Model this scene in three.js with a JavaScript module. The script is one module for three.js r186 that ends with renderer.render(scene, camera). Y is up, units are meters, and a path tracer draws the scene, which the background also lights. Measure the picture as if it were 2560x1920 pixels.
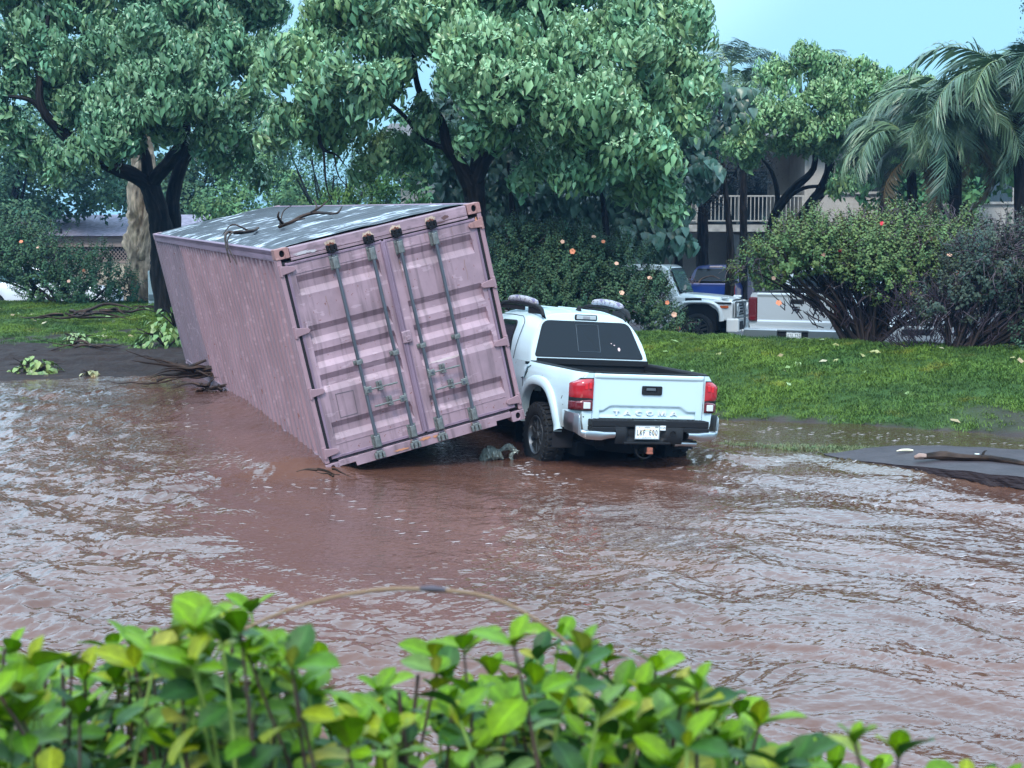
import * as THREE from 'three';
import { RoundedBoxGeometry } from 'three/addons/geometries/RoundedBoxGeometry.js';
import { mergeGeometries } from 'three/addons/utils/BufferGeometryUtils.js';
import { FontLoader } from 'three/addons/loaders/FontLoader.js';
import { TextGeometry } from 'three/addons/geometries/TextGeometry.js';
import { createNoise2D, createNoise3D } from 'simplex-noise';

/* ------------------------------------------------------------------ camera, sky, sun, exposure */
const scene = new THREE.Scene();
const camera = new THREE.PerspectiveCamera(29.5, 4 / 3, 0.05, 2000);
camera.position.set(0, 2.55, 0);
camera.rotation.set(-0.0923, 0, 0);
camera.focus = 18;
camera.userData.fStop = 8;
scene.add(camera);
const renderer = new THREE.WebGLRenderer({ antialias: true });
renderer.setSize(1024, 768);
renderer.toneMapping = THREE.LinearToneMapping;
renderer.toneMappingExposure = 2.1;
renderer.shadowMap.enabled = true;

{ // rain-day sky: pale cyan low down, brighter and whiter overhead
  const w = 512, h = 256, d = new Float32Array(w * h * 4);
  const lowC = [0.155, 0.33, 0.445], highC = [0.74, 1.06, 1.36];
  const ss = (a, b, x) => { x = Math.min(1, Math.max(0, (x - a) / (b - a))); return x * x * (3 - 2 * x); };
  for (let j = 0; j < h; j++) for (let i = 0; i < w; i++) {
    const el = ((j + 0.5) / h - 0.5) * Math.PI, az = ((i + 0.5) / w - 0.5) * 2 * Math.PI, k = (j * w + i) * 4;
    const t = Math.max(0, Math.sin(el));
    const cloud = 0.035 * Math.sin(az * 3 + 4 * t) + 0.025 * Math.sin(az * 7 - 9 * t + 1) + 0.02 * Math.sin(az * 13 + 17 * t);
    const m = ss(0.12, 0.4, t + cloud);
    for (let c = 0; c < 3; c++) d[k + c] = el < 0 ? [0.1, 0.13, 0.14][c] : (lowC[c] * (1 + 0.35 * t) * (1 - m) + highC[c] * m) * (1 + cloud * 0.8);
    d[k + 3] = 1;
  }
  const sky = new THREE.DataTexture(d, w, h, THREE.RGBAFormat, THREE.FloatType);
  sky.mapping = THREE.EquirectangularReflectionMapping; sky.magFilter = THREE.LinearFilter; sky.minFilter = THREE.LinearFilter; sky.needsUpdate = true;
  scene.background = sky; scene.environment = sky; scene.environmentIntensity = 1; scene.backgroundIntensity = 1;
}
const sun = new THREE.DirectionalLight(0xfff6ea, 1.5);
sun.position.set(-9, 40, 12); sun.target.position.set(0, 0, -24);
sun.shadow.radius = 32; sun.castShadow = true;
sun.shadow.mapSize.set(2048, 2048);
Object.assign(sun.shadow.camera, { left: -45, right: 45, top: 45, bottom: -45, near: 1, far: 160 });
scene.add(sun, sun.target);
scene.fog = new THREE.FogExp2(0x7fb4ea, 0.0005);

/* ------------------------------------------------------------------ helpers */
let seed = 7;
const setSeed = (s) => { seed = s >>> 0; };
const rnd = () => { seed = (seed + 0x6d2b79f5) >>> 0; let t = seed; t = Math.imul(t ^ (t >>> 15), t | 1); t ^= t + Math.imul(t ^ (t >>> 7), t | 61); return ((t ^ (t >>> 14)) >>> 0) / 4294967296; };
const rr = (a, b) => a + (b - a) * rnd();
const pick = (a) => a[Math.floor(rnd() * a.length)];
const n2 = createNoise2D(rnd), n3 = createNoise3D(rnd);
const clamp = (x, a = 0, b = 1) => Math.min(b, Math.max(a, x));
const sstep = (a, b, x) => { x = clamp((x - a) / (b - a)); return x * x * (3 - 2 * x); };
const lerp = (a, b, t) => a + (b - a) * t;
const V = (x, y, z) => new THREE.Vector3(x, y, z);
const lin = (r, g, b) => new THREE.Color().setRGB(r, g, b);

const used = {};
function numbered(name) { const n = used[name] = (used[name] ?? -1) + 1; return n ? `${name}_${String(n).padStart(3, '0')}` : name; }
function tag(o, label, category, group, kind) {
  o.userData.label = label; o.userData.category = category;
  if (group) o.userData.group = group;
  if (kind) o.userData.kind = kind;
  return o;
}
function thing(name, label, category, pos = [0, 0, 0], turn = 0, group) {
  const o = new THREE.Group(); o.name = numbered(name); o.position.set(...pos); o.rotation.y = turn; scene.add(o);
  return tag(o, label, category, group);
}
function part(name, geo, mat, parent, label) {
  const m = new THREE.Mesh(Array.isArray(geo) ? M(geo) : geo, mat); m.name = name; parent.add(m);
  if (label) m.userData.label = label;
  return m;
}
function single(name, geo, mat, label, category, pos, group, kind) {
  const m = new THREE.Mesh(Array.isArray(geo) ? M(geo) : geo, mat); m.name = numbered(name); if (pos) m.position.set(...pos); scene.add(m);
  return tag(m, label, category, group, kind);
}
function struct(name, geo, mat, label) {
  const m = new THREE.Mesh(Array.isArray(geo) ? M(geo) : geo, mat); m.name = numbered(name); scene.add(m);
  m.userData.kind = 'structure'; m.userData.label = label; return m;
}
// merge geometries of any make (position, normal, uv, optional color)
function M(list) {
  const anyC = list.some((g) => g.attributes.color);
  const flat = list.map((g) => {
    const q = g.index ? g.toNonIndexed() : g.clone(); const n = q.attributes.position.count;
    if (!q.attributes.normal) q.computeVertexNormals();
    if (!q.attributes.uv) q.setAttribute('uv', new THREE.BufferAttribute(new Float32Array(n * 2), 2));
    if (anyC && !q.attributes.color) q.setAttribute('color', new THREE.BufferAttribute(new Float32Array(n * 3).fill(1), 3));
    for (const k of Object.keys(q.attributes)) if (!['position', 'normal', 'uv', 'color'].includes(k)) q.deleteAttribute(k);
    q.morphAttributes = {}; q.clearGroups(); return q;
  });
  return flat.length === 1 ? flat[0] : mergeGeometries(flat);
}
function box(w, h, d, x = 0, y = 0, z = 0, r = 0) {
  const g = r > 0 ? new RoundedBoxGeometry(w, h, d, 2, Math.min(r, w / 2.01, h / 2.01, d / 2.01)) : new THREE.BoxGeometry(w, h, d);
  return g.translate(x, y, z);
}
function cyl(r0, r1, len, axis, x, y, z, seg = 16) {
  const g = new THREE.CylinderGeometry(r1, r0, len, seg);
  if (axis === 'x') g.rotateZ(-Math.PI / 2); if (axis === 'z') g.rotateX(Math.PI / 2);
  return g.translate(x, y, z);
}
function grid(nu, nv, fn, { flat = false, color = null } = {}) { // fn(u, v) -> [x, y, z, (uvx, uvy)]
  const p = [], uv = [], col = [], idx = [];
  for (let j = 0; j <= nv; j++) for (let i = 0; i <= nu; i++) {
    const q = fn(i / nu, j / nv, i, j); p.push(q[0], q[1], q[2]); uv.push(q[3] ?? i / nu, q[4] ?? j / nv);
    if (color) col.push(...color(i / nu, j / nv, q));
  }
  for (let j = 0; j < nv; j++) for (let i = 0; i < nu; i++) { const a = j * (nu + 1) + i, b = a + 1, c = a + nu + 1, d = c + 1; idx.push(a, b, d, a, d, c); }
  let g = new THREE.BufferGeometry();
  g.setAttribute('position', new THREE.Float32BufferAttribute(p, 3)); g.setAttribute('uv', new THREE.Float32BufferAttribute(uv, 2));
  if (color) g.setAttribute('color', new THREE.Float32BufferAttribute(col, 3));
  g.setIndex(idx); if (flat) g = g.toNonIndexed(); g.computeVertexNormals(); return g;
}
// tapered tube along points; wob = surface lumpiness
function tube(pts, radii, seg = 8, { wob = 0, smooth = 1, cap = true, uvs = 1 } = {}) {
  let P = pts.map((p) => (p.isVector3 ? p : V(...p)));
  let R = typeof radii === 'number' ? P.map(() => radii) : radii;
  if (smooth > 1 && P.length > 2) {
    const cv = new THREE.CatmullRomCurve3(P, false, 'centripetal'), n = (P.length - 1) * smooth, Q = [], S = [];
    for (let i = 0; i <= n; i++) { const t = i / n; Q.push(cv.getPoint(t)); const k = t * (R.length - 1), a = Math.min(R.length - 2, Math.floor(k)); S.push(lerp(R[a], R[a + 1], k - a)); }
    P = Q; R = S;
  }
  const n = P.length, p = [], uv = [], idx = []; let N = V(0.3, 0.1, 1), len = 0; const off = rr(0, 50);
  for (let i = 0; i < n; i++) {
    const T = V(0, 0, 0).subVectors(P[Math.min(n - 1, i + 1)], P[Math.max(0, i - 1)]).normalize();
    N.addScaledVector(T, -N.dot(T)); if (N.lengthSq() < 1e-6) N.set(T.y, -T.x, 0.1); N.normalize();
    const B = V(0, 0, 0).crossVectors(T, N); if (i) len += P[i].distanceTo(P[i - 1]);
    for (let k = 0; k <= seg; k++) {
      const a = (k % seg) / seg * Math.PI * 2; let r = R[i];
      if (wob) r *= 1 + wob * n3(Math.cos(a) * 1.4 + off, Math.sin(a) * 1.4, len * 1.7) + wob * 0.5 * n3(Math.cos(a) * 4 + off, Math.sin(a) * 4, len * 4);
      p.push(P[i].x + (N.x * Math.cos(a) + B.x * Math.sin(a)) * r, P[i].y + (N.y * Math.cos(a) + B.y * Math.sin(a)) * r, P[i].z + (N.z * Math.cos(a) + B.z * Math.sin(a)) * r);
      uv.push(k / seg * Math.max(0.1, Math.round(R[0] * 6.28 * 2) / 2) * uvs, len * uvs);
    }
  }
  for (let i = 0; i < n - 1; i++) for (let k = 0; k < seg; k++) { const a = i * (seg + 1) + k, b = a + 1, c = a + seg + 1, d = c + 1; idx.push(a, b, d, a, d, c); }
  if (cap) for (const e of [0, n - 1]) { const c0 = p.length / 3; p.push(P[e].x, P[e].y, P[e].z); uv.push(0, 0); for (let k = 0; k < seg; k++) { const a = e * (seg + 1) + k; e ? idx.push(a, a + 1, c0) : idx.push(a + 1, a, c0); } }
  const g = new THREE.BufferGeometry(); g.setAttribute('position', new THREE.Float32BufferAttribute(p, 3)); g.setAttribute('uv', new THREE.Float32BufferAttribute(uv, 2)); g.setIndex(idx); g.computeVertexNormals(); return g;
}
// flat polygon (list of [a, b]) lifted to 3-D by fn(a, b), subdivided as a fan of rings
function patch(poly, fn, rings = 4) {
  let ca = 0, cb = 0; for (const [a, b] of poly) { ca += a; cb += b; } ca /= poly.length; cb /= poly.length;
  return grid(poly.length, rings, (u, v, i, j) => { const [a, b] = poly[i % poly.length], t = j / rings; const q = fn(lerp(a, ca, t), lerp(b, cb, t)); return [q[0], q[1], q[2], lerp(a, ca, t), lerp(b, cb, t)]; });
}
function roundPoly(pts, r, n = 5) { // rounds the corners of a polygon
  const out = [];
  for (let i = 0; i < pts.length; i++) {
    const p = pts[i], a = pts[(i + pts.length - 1) % pts.length], b = pts[(i + 1) % pts.length];
    const la = Math.hypot(a[0] - p[0], a[1] - p[1]), lb = Math.hypot(b[0] - p[0], b[1] - p[1]), rk = Array.isArray(r) ? r[i] : r, k = Math.min(rk, la / 2.1, lb / 2.1);
    const s = [p[0] + (a[0] - p[0]) / la * k, p[1] + (a[1] - p[1]) / la * k], e = [p[0] + (b[0] - p[0]) / lb * k, p[1] + (b[1] - p[1]) / lb * k];
    for (let t = 0; t <= n; t++) { const q = t / n; out.push([(1 - q) ** 2 * s[0] + 2 * q * (1 - q) * p[0] + q * q * e[0], (1 - q) ** 2 * s[1] + 2 * q * (1 - q) * p[1] + q * q * e[1]]); }
  }
  const dense = []; // extra points on the long sides
  for (let i = 0; i < out.length; i++) { const a = out[i], b = out[(i + 1) % out.length], l = Math.hypot(b[0] - a[0], b[1] - a[1]), k = Math.max(1, Math.ceil(l / 0.12)); for (let t = 0; t < k; t++) dense.push([lerp(a[0], b[0], t / k), lerp(a[1], b[1], t / k)]); }
  return dense;
}
const shapeOf = (pts) => new THREE.Shape(pts.map((p) => new THREE.Vector2(p[0], p[1])));
function extr(pts, depth, { bevel = 0, holes = [], seg = 1 } = {}) {
  const s = shapeOf(pts); for (const h of holes) s.holes.push(new THREE.Path(h.map((p) => new THREE.Vector2(p[0], p[1]))));
  return new THREE.ExtrudeGeometry(s, { depth, bevelEnabled: bevel > 0, bevelThickness: bevel, bevelSize: bevel, bevelOffset: -bevel, bevelSegments: 2, curveSegments: 8, steps: seg });
}
const ring = (cx, cy, rx, ry, n = 16) => Array.from({ length: n }, (_, i) => [cx + rx * Math.cos(i / n * 6.28319), cy + ry * Math.sin(i / n * 6.28319)]);

/* ------------------------------------------------------------------ procedural textures (tileable) */
const hash = (x, y, s) => { let h = Math.imul(x, 374761393) + Math.imul(y, 668265263) + Math.imul(s, 2147483647 - 61); h = Math.imul(h ^ (h >>> 13), 1274126177); return ((h ^ (h >>> 16)) >>> 0) / 4294967296; };
function tn(x, y, px, py, s = 0) { // value noise, periodic in px, py cells
  const xi = Math.floor(x), yi = Math.floor(y), fx = x - xi, fy = y - yi, u = fx * fx * (3 - 2 * fx), v = fy * fy * (3 - 2 * fy), w = (a, p) => ((a % p) + p) % p;
  const a = hash(w(xi, px), w(yi, py), s), b = hash(w(xi + 1, px), w(yi, py), s), c = hash(w(xi, px), w(yi + 1, py), s), d = hash(w(xi + 1, px), w(yi + 1, py), s);
  return lerp(lerp(a, b, u), lerp(c, d, u), v);
}
function tf(u, v, fx, fy, oct = 4, s = 0) { let a = 0, k = 0.5, n = 0; for (let o = 0; o < oct; o++) { a += k * tn(u * fx, v * fy, fx, fy, s + o); n += k; k *= 0.55; fx *= 2; fy *= 2; } return a / n; }
function tex(w, h, fn, srgb = true, rep) { // fn(u, v) -> [r, g, b] 0..1
  const d = new Uint8Array(w * h * 4);
  for (let j = 0; j < h; j++) for (let i = 0; i < w; i++) { const c = fn((i + 0.5) / w, (j + 0.5) / h), k = (j * w + i) * 4; d[k] = clamp(c[0]) * 255; d[k + 1] = clamp(c[1]) * 255; d[k + 2] = clamp(c[2]) * 255; d[k + 3] = 255; }
  const t = new THREE.DataTexture(d, w, h); t.wrapS = t.wrapT = THREE.RepeatWrapping; t.magFilter = THREE.LinearFilter; t.minFilter = THREE.LinearMipmapLinearFilter; t.generateMipmaps = true;
  if (srgb) t.colorSpace = THREE.SRGBColorSpace; if (rep) t.repeat.set(...rep); t.needsUpdate = true; return t;
}
const gray = (x) => [x, x, x];
function canvasTex(w, h, draw) { const c = document.createElement('canvas'); c.width = w; c.height = h; const g = c.getContext('2d'); draw(g, w, h); const t = new THREE.CanvasTexture(c); t.colorSpace = THREE.SRGBColorSpace; return t; }
const mirrorX = (g) => { const q = g.index ? g.toNonIndexed() : g; q.scale(-1, 1, 1); for (const k of Object.keys(q.attributes)) { const a = q.attributes[k], n = a.itemSize; for (let i = 0; i < a.count; i += 3) for (let c = 0; c < n; c++) { const p = (i + 1) * n + c, r = (i + 2) * n + c, t = a.array[p]; a.array[p] = a.array[r]; a.array[r] = t; } } return q; };
const std = (o) => new THREE.MeshStandardMaterial({ side: THREE.DoubleSide, ...o });
const phys = (o) => new THREE.MeshPhysicalMaterial({ side: THREE.DoubleSide, ...o });

const dull = (o) => phys({ specularIntensity: 0.3, ...o });

const mottle = tex(256, 256, (u, v) => gray(0.62 + 0.38 * tf(u, v, 4, 4, 5, 3)));
const fineBump = tex(256, 256, (u, v) => gray(tf(u, v, 16, 16, 4, 9)), false);
const barkTex = tex(256, 256, (u, v) => { const r = tf(u, v, 14, 3, 4, 21), s = tf(u, v, 5, 5, 3, 25), k = clamp(0.25 + 0.9 * (r - 0.25)) * (0.7 + 0.5 * s); return [k, k * 0.97, k * 0.95]; });
const barkBump = tex(256, 256, (u, v) => gray(tf(u, v, 14, 3, 4, 21)), false);
const MAT = {
  bark: dull({ map: barkTex, bumpMap: barkBump, bumpScale: 0.03, color: lin(0.06, 0.054, 0.056), roughness: 0.85 }),
  barkPale: dull({ map: tex(256, 256, (u, v) => { const r = tf(u, v, 12, 4, 4, 31), s = tf(u, v, 6, 6, 3, 35), k = clamp(0.42 + 0.75 * (r - 0.3)) + 0.25 * s; return [k, k * 0.95, k * 0.9]; }), bumpMap: barkBump, bumpScale: 0.05, color: lin(0.95, 0.74, 0.6), roughness: 0.9 }),
  stem: dull({ map: barkTex, color: lin(0.13, 0.1, 0.1), roughness: 0.85 }),
  stemPale: dull({ map: barkTex, color: lin(0.34, 0.27, 0.25), roughness: 0.85 }),
  twig: dull({ color: lin(0.115, 0.09, 0.105), roughness: 0.8 }),
  debris: dull({ map: barkTex, bumpMap: barkBump, bumpScale: 0.012, color: lin(0.17, 0.11, 0.085), roughness: 0.6 }),
  tire: dull({ color: lin(0.022, 0.023, 0.026), roughness: 0.8, bumpMap: fineBump, bumpScale: 0.003 }),
  black: dull({ color: lin(0.016, 0.017, 0.02), roughness: 0.55 }),
  blackMatte: dull({ color: lin(0.012, 0.013, 0.016), roughness: 0.95 }),
  rubber: dull({ color: lin(0.02, 0.02, 0.024), roughness: 0.7 }),
  glassDark: phys({ color: lin(0.005, 0.008, 0.013), roughness: 0.05, specularIntensity: 0.6 }),
  chrome: std({ color: lin(0.72, 0.74, 0.76), metalness: 1, roughness: 0.16 }),
  chromeDull: std({ color: lin(0.5, 0.52, 0.54), metalness: 1, roughness: 0.32 }),
  redLens: phys({ color: lin(0.42, 0.012, 0.02), roughness: 0.12, clearcoat: 1 }),
  darkRedLens: phys({ color: lin(0.12, 0.006, 0.012), roughness: 0.12, clearcoat: 1 }),
  clearLens: phys({ color: lin(0.62, 0.66, 0.68), roughness: 0.1, clearcoat: 1 }),
  amberLens: phys({ color: lin(0.55, 0.1, 0.02), roughness: 0.15, clearcoat: 1 }),
};
const paint = (r, g, b, rough = 0.32, coat = 0.7) => phys({ color: lin(r, g, b), roughness: rough, clearcoat: coat, clearcoatRoughness: 0.06 });
/* ------------------------------------------------------------------ ground, water, road */
const table = (T) => (x) => { if (x <= T[0][0]) return T[0][1]; for (let i = 1; i < T.length; i++) if (x <= T[i][0]) { const t = (x - T[i - 1][0]) / (T[i][0] - T[i - 1][0]); return lerp(T[i - 1][1], T[i][1], t); } return T[T.length - 1][1]; };
const shoreD = table([[-40, 28], [-13, 26.2], [-9, 25.6], [-5.8, 25.8], [-2, 24.6], [1, 23], [3.06, 21.8], [7, 19.8], [12, 17.4], [18, 14.5], [40, 6]]);
const crestD = table([[-40, 41], [-14.7, 42.2], [-10.9, 41.8], [-6, 38], [-3, 35], [1, 31], [2.5, 29], [6.7, 26.2], [8.4, 24.8], [14, 21.5], [40, 14]]);
const levelAt = (x, D) => 0.25 * sstep(15.6, 22, D) * sstep(1.5, -2.5, x);
const bankT = (x, D) => (D - shoreD(x) - 0.22 * n2(x * 0.55, 3.1) - 0.1 * n2(x * 1.7, 8)) / (crestD(x) - shoreD(x));
function groundY(x, D) {
  if (D < 5.4) return lerp(0.95, -0.45, sstep(2.9, 5.2, D)) + 0.03 * n2(x * 2, D * 2);
  const W = shoreD(x), C = crestD(x), wl = levelAt(x, W), t = bankT(x, D), left = sstep(0.5, -4, x);
  // added rise of the ground that keeps the gap under the container dark
  const xl = ((x + 2.087) * 0.94 + 0.339 * (D - 16.37)) / 0.973, sl = (0.918 * (D - 16.37) - 0.325 * (x + 2.087)) / 0.973;
  const heap = sstep(0.1, 0.6, xl) * sstep(4.6, 3.6, xl) * sstep(2.4, 4.0, sl) * sstep(13, 12, sl), under = 0.2275 * Math.min(xl, 2.5) + 0.0246 * sl - 0.07;
  if (t < 0) return lerp(wl - 0.5 * sstep(0, 2.6, -t * (C - W)) - 0.02, under, heap);
  const zc = lerp(0.85, 1.02, left) - wl;
  const pr = 1 - Math.pow(1 - clamp(t), 1.45), pl = t < 0.4 ? 0.3 * t / 0.4 : lerp(0.3, 1, sstep(0, 1, (t - 0.4) / 0.6) * 0.5 + 0.5 * (t - 0.4) / 0.6);
  let y = wl + zc * lerp(pr, Math.min(pl, 1), left) + 0.035 * n2(x * 0.8, D * 0.8) * clamp(t * 4) + 0.012 * n2(x * 3, D * 3) * clamp(t * 4) + left * 0.05 * sstep(0.02, 0.1, t) * sstep(0.45, 0.3, t) * (n2(x * 0.9, D * 2.2) + 0.5 * n2(x * 2.6, D * 5));
  const past = sstep(0.25, 3, D - C); // behind the crest the ground drops to the car park
  return D > C ? lerp(y, 0.2, past) : y;
}
function mudAt(x, D) { // 0 = grass, 1 = bare mud
  const t = bankT(x, D), left = sstep(-1, -4, x), n = 0.1 * n2(x * 0.9, D * 0.9) + 0.06 * n2(x * 3.1, D * 3.1);
  let m = left * sstep(0.5, 0.4, t + n);
  const cut = D - (31.6 - 0.55 * (x + 15) + (x + 15) * 0.95 + 0.5 * Math.sin(x * 1.1)); // washed-out line up the left bank
  if (x < -8.6 && x > -15.5) m = Math.max(m, sstep(0.55, 0.15, Math.abs(cut) + 0.5 * n2(x * 1.5, D * 1.5)) * 0.9);
  m = Math.max(m, (1 - left) * sstep(0.07, 0.0, t + n * 0.4));
  m = Math.max(m, sstep(5.6, 7.5, x) * sstep(0.3, 0.14, t + n) * 0.85);
  return t < 0 || D > crestD(x) + 1.2 ? 1 : m;
}
const axis = (parts) => { const a = []; for (const [p, q, s] of parts) for (let v = p; v < q - 1e-6; v += s) a.push(v); a.push(parts[parts.length - 1][1]); return a; };
{
  const xs = axis([[-400, -60, 40], [-60, -24, 4], [-24, -16, 0.5], [-16, 13, 0.14], [13, 22, 0.5], [22, 60, 4], [60, 400, 40]]);
  const ds = axis([[-200, -10, 30], [-10, 0, 2], [0, 6, 0.4], [6, 17, 0.6], [17, 45, 0.14], [45, 60, 1], [60, 120, 10], [120, 700, 80]]);
  const g = grid(xs.length - 1, ds.length - 1, (u, v, i, j) => [xs[i], groundY(xs[i], ds[j]), -ds[j], xs[i], ds[j]], {
    color: (u, v, q) => {
      const x = q[0], D = -q[2], m = mudAt(x, D), n = 0.75 + 0.5 * (0.5 + 0.5 * n2(x * 1.3, D * 1.3)) * (0.8 + 0.2 * n2(x * 5, D * 5));
      const G = [0.04, 0.085, 0.022], B = sstep(-3, -6, x) > 0.5 ? [0.034, 0.024, 0.022] : [0.05, 0.039, 0.035];
      return [0, 1, 2].map((c) => lerp(G[c], B[c], m) * n);
    },
  });
  const bumpT = tex(512, 512, (u, v) => gray(tf(u, v, 24, 24, 5, 41)), false, [0.5, 0.5]);
  struct('ground', g, phys({ vertexColors: true, roughness: 0.75, specularIntensity: 0.25, bumpMap: bumpT, bumpScale: 0.03 }), 'grass bank and bare mud along the flooded stream');
}
{ // car park behind the bank
  const asph = tex(256, 256, (u, v) => { const k = 0.30 + 0.12 * tf(u, v, 6, 6, 4, 51) + 0.08 * tn(u * 128, v * 128, 128, 128, 7); return [k * 0.97, k * 0.98, k * 1.02]; });
  asph.repeat.set(0.3, 0.3);
  const g = grid(40, 12, (u, v) => { const x = lerp(-45, 45, u), D = lerp(crestD(x) + 3.2, 62, v); return [x, 0.235, -D, x, D]; });
  struct('parking_lot', g, std({ map: asph, roughness: 0.45, color: lin(0.8, 0.8, 0.85) }), 'wet asphalt car park behind the grass bank');
}
/* water: muddy and opaque, waves as real relief */
const U = (x, z) => x * 0.79 + z * 0.61, A = (x, z) => -x * 0.61 + z * 0.79;
function chopAt(x, D) { // how rough the water runs; calm behind the container and the truck
  const lee = Math.exp(-(((x + 1.0 + 0.05 * (16 - D)) / 1.5) ** 2)) * sstep(9.5, 12.5, D) * sstep(24, 19, D);
  const truckLee = sstep(-0.6, 0.4, x) * sstep(2.6, 1.4, x) * sstep(10.5, 13.5, D) * 0.72;
  const behind = sstep(-2.2, -3.4, x) * 0 + Math.exp(-(((x + 3.1 + (D - 16.5) * 0.36) / 1.0) ** 2)) * sstep(15, 17.5, D);
  const backwater = sstep(17.9, 18.6, D) * sstep(2.2, 3.2, x) * 0.85, nearMud = sstep(23.2, 24.6, D) * sstep(-2, -4, x) * 0.8;
  let c = 1 - 0.93 * Math.min(1, Math.max(lee, truckLee, 0.9 * behind, backwater, nearMud));
  return c * (0.8 + 0.35 * n2(x * 0.25, D * 0.22)) + 0.02;
}
function waterY(x, D) {
  const z = -D, wx = x + 0.25 * n2(x * 0.5, z * 0.5 + 9), wz = z + 0.25 * n2(x * 0.5 + 4, z * 0.5), u = U(wx, wz), a = A(wx, wz), c = chopAt(x, D);
  const ridge = (q) => 1 - 2 * Math.abs(q), right = sstep(0.2, 3.2, x - 0.12 * (D - 12)), lf = 1 - right;
  let h = 0.02 * n2(u * 0.3, a * 0.5) + c * 0.045 * n2(u * 0.5, a * 1.1 + 3);
  // right: long streaks drawn out along the current
  if (right > 0) h += right * (c * 0.021 * ridge(n2(u * 0.5, a * 2.7)) * (0.6 + 0.4 * n2(x * 0.7, z * 0.7)) + c * 0.0115 * n2(u * 1.1 + 5, a * 7) + (0.15 + 0.85 * c) * 0.0075 * ridge(n2(u * 2.3, a * 13)) + (0.2 + 0.8 * c) * 0.0045 * n2(u * 6.5, a * 23) + (0.2 + 0.8 * c) * 0.0035 * n2(wx * 5, wz * 9));
  // left and middle: short broken chop
  if (lf > 0) h += lf * (c * 0.025 * ridge(n2(u * 1.5, a * 2.3)) * (0.6 + 0.4 * n2(x * 0.9, z * 0.9)) + c * 0.018 * ridge(n2(wx * 1.6 + 5, wz * 4.2 + wx * 0.2)) + (0.15 + 0.85 * c) * 0.0125 * n2(wx * 4.3, wz * 8.5 + 7) + (0.12 + 0.88 * c) * 0.0065 * ridge(n2(u * 6, a * 13)) + (0.2 + 0.8 * c) * 0.003 * n2(wx * 13, wz * 24));
  // water heaped against the container's upstream wall
  const xl = ((x + 2.087) * 0.94 + 0.339 * (D - 16.37)) / 0.973, sl = (0.918 * (D - 16.37) - 0.325 * (x + 2.087)) / 0.973;
  h += lerp(0.15, 0.06, sstep(0, 6, sl)) * sstep(-0.3, 0.3, sl) * sstep(9, 6, sl) * Math.exp(-((Math.min(0, xl) / 1.1) ** 2)) * sstep(0.5, 0.1, xl);
  return levelAt(x, D) + h;
}
{
  const xs = axis([[-60, -13, 1.5], [-13, 10.5, 0.032], [10.5, 60, 1.5]]), ds = [];
  for (let D = 3.2; D < 27.6; D += D < 6 ? 0.08 : clamp(D * D / 3700 * 1.25, 0.028, 0.16)) ds.push(D);
  for (const D of [28, 30]) ds.push(D);
  const g = grid(xs.length - 1, ds.length - 1, (u, v, i, j) => [xs[i], waterY(xs[i], ds[j]), -ds[j], xs[i] / 2, ds[j] / 2], {
    color: (u, v, q) => {
      const x = q[0], D = -q[2], k = 0.5 + 0.5 * n2(U(x, -D) * 0.22, A(x, -D) * 0.6), olive = sstep(2.0, 4.5, x) * sstep(15, 18, D);
      const s = 0.82 + 0.3 * k; return [lerp(0.12, 0.08, olive) * s, lerp(0.055, 0.058, olive) * s, lerp(0.038, 0.031, olive) * s];
    },
  });
  const rip = tex(512, 512, (u, v) => gray(0.6 * tf(u, v, 18, 34, 3, 61) + 0.4 * (1 - Math.abs(2 * tf(u, v, 26, 46, 2, 66) - 1))), false);
  struct('flood_water', g, phys({ vertexColors: true, roughness: 0.055, ior: 1.5, specularIntensity: 1, bumpMap: rip, bumpScale: 0.009 }), 'fast muddy brown flood water');
}
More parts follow.
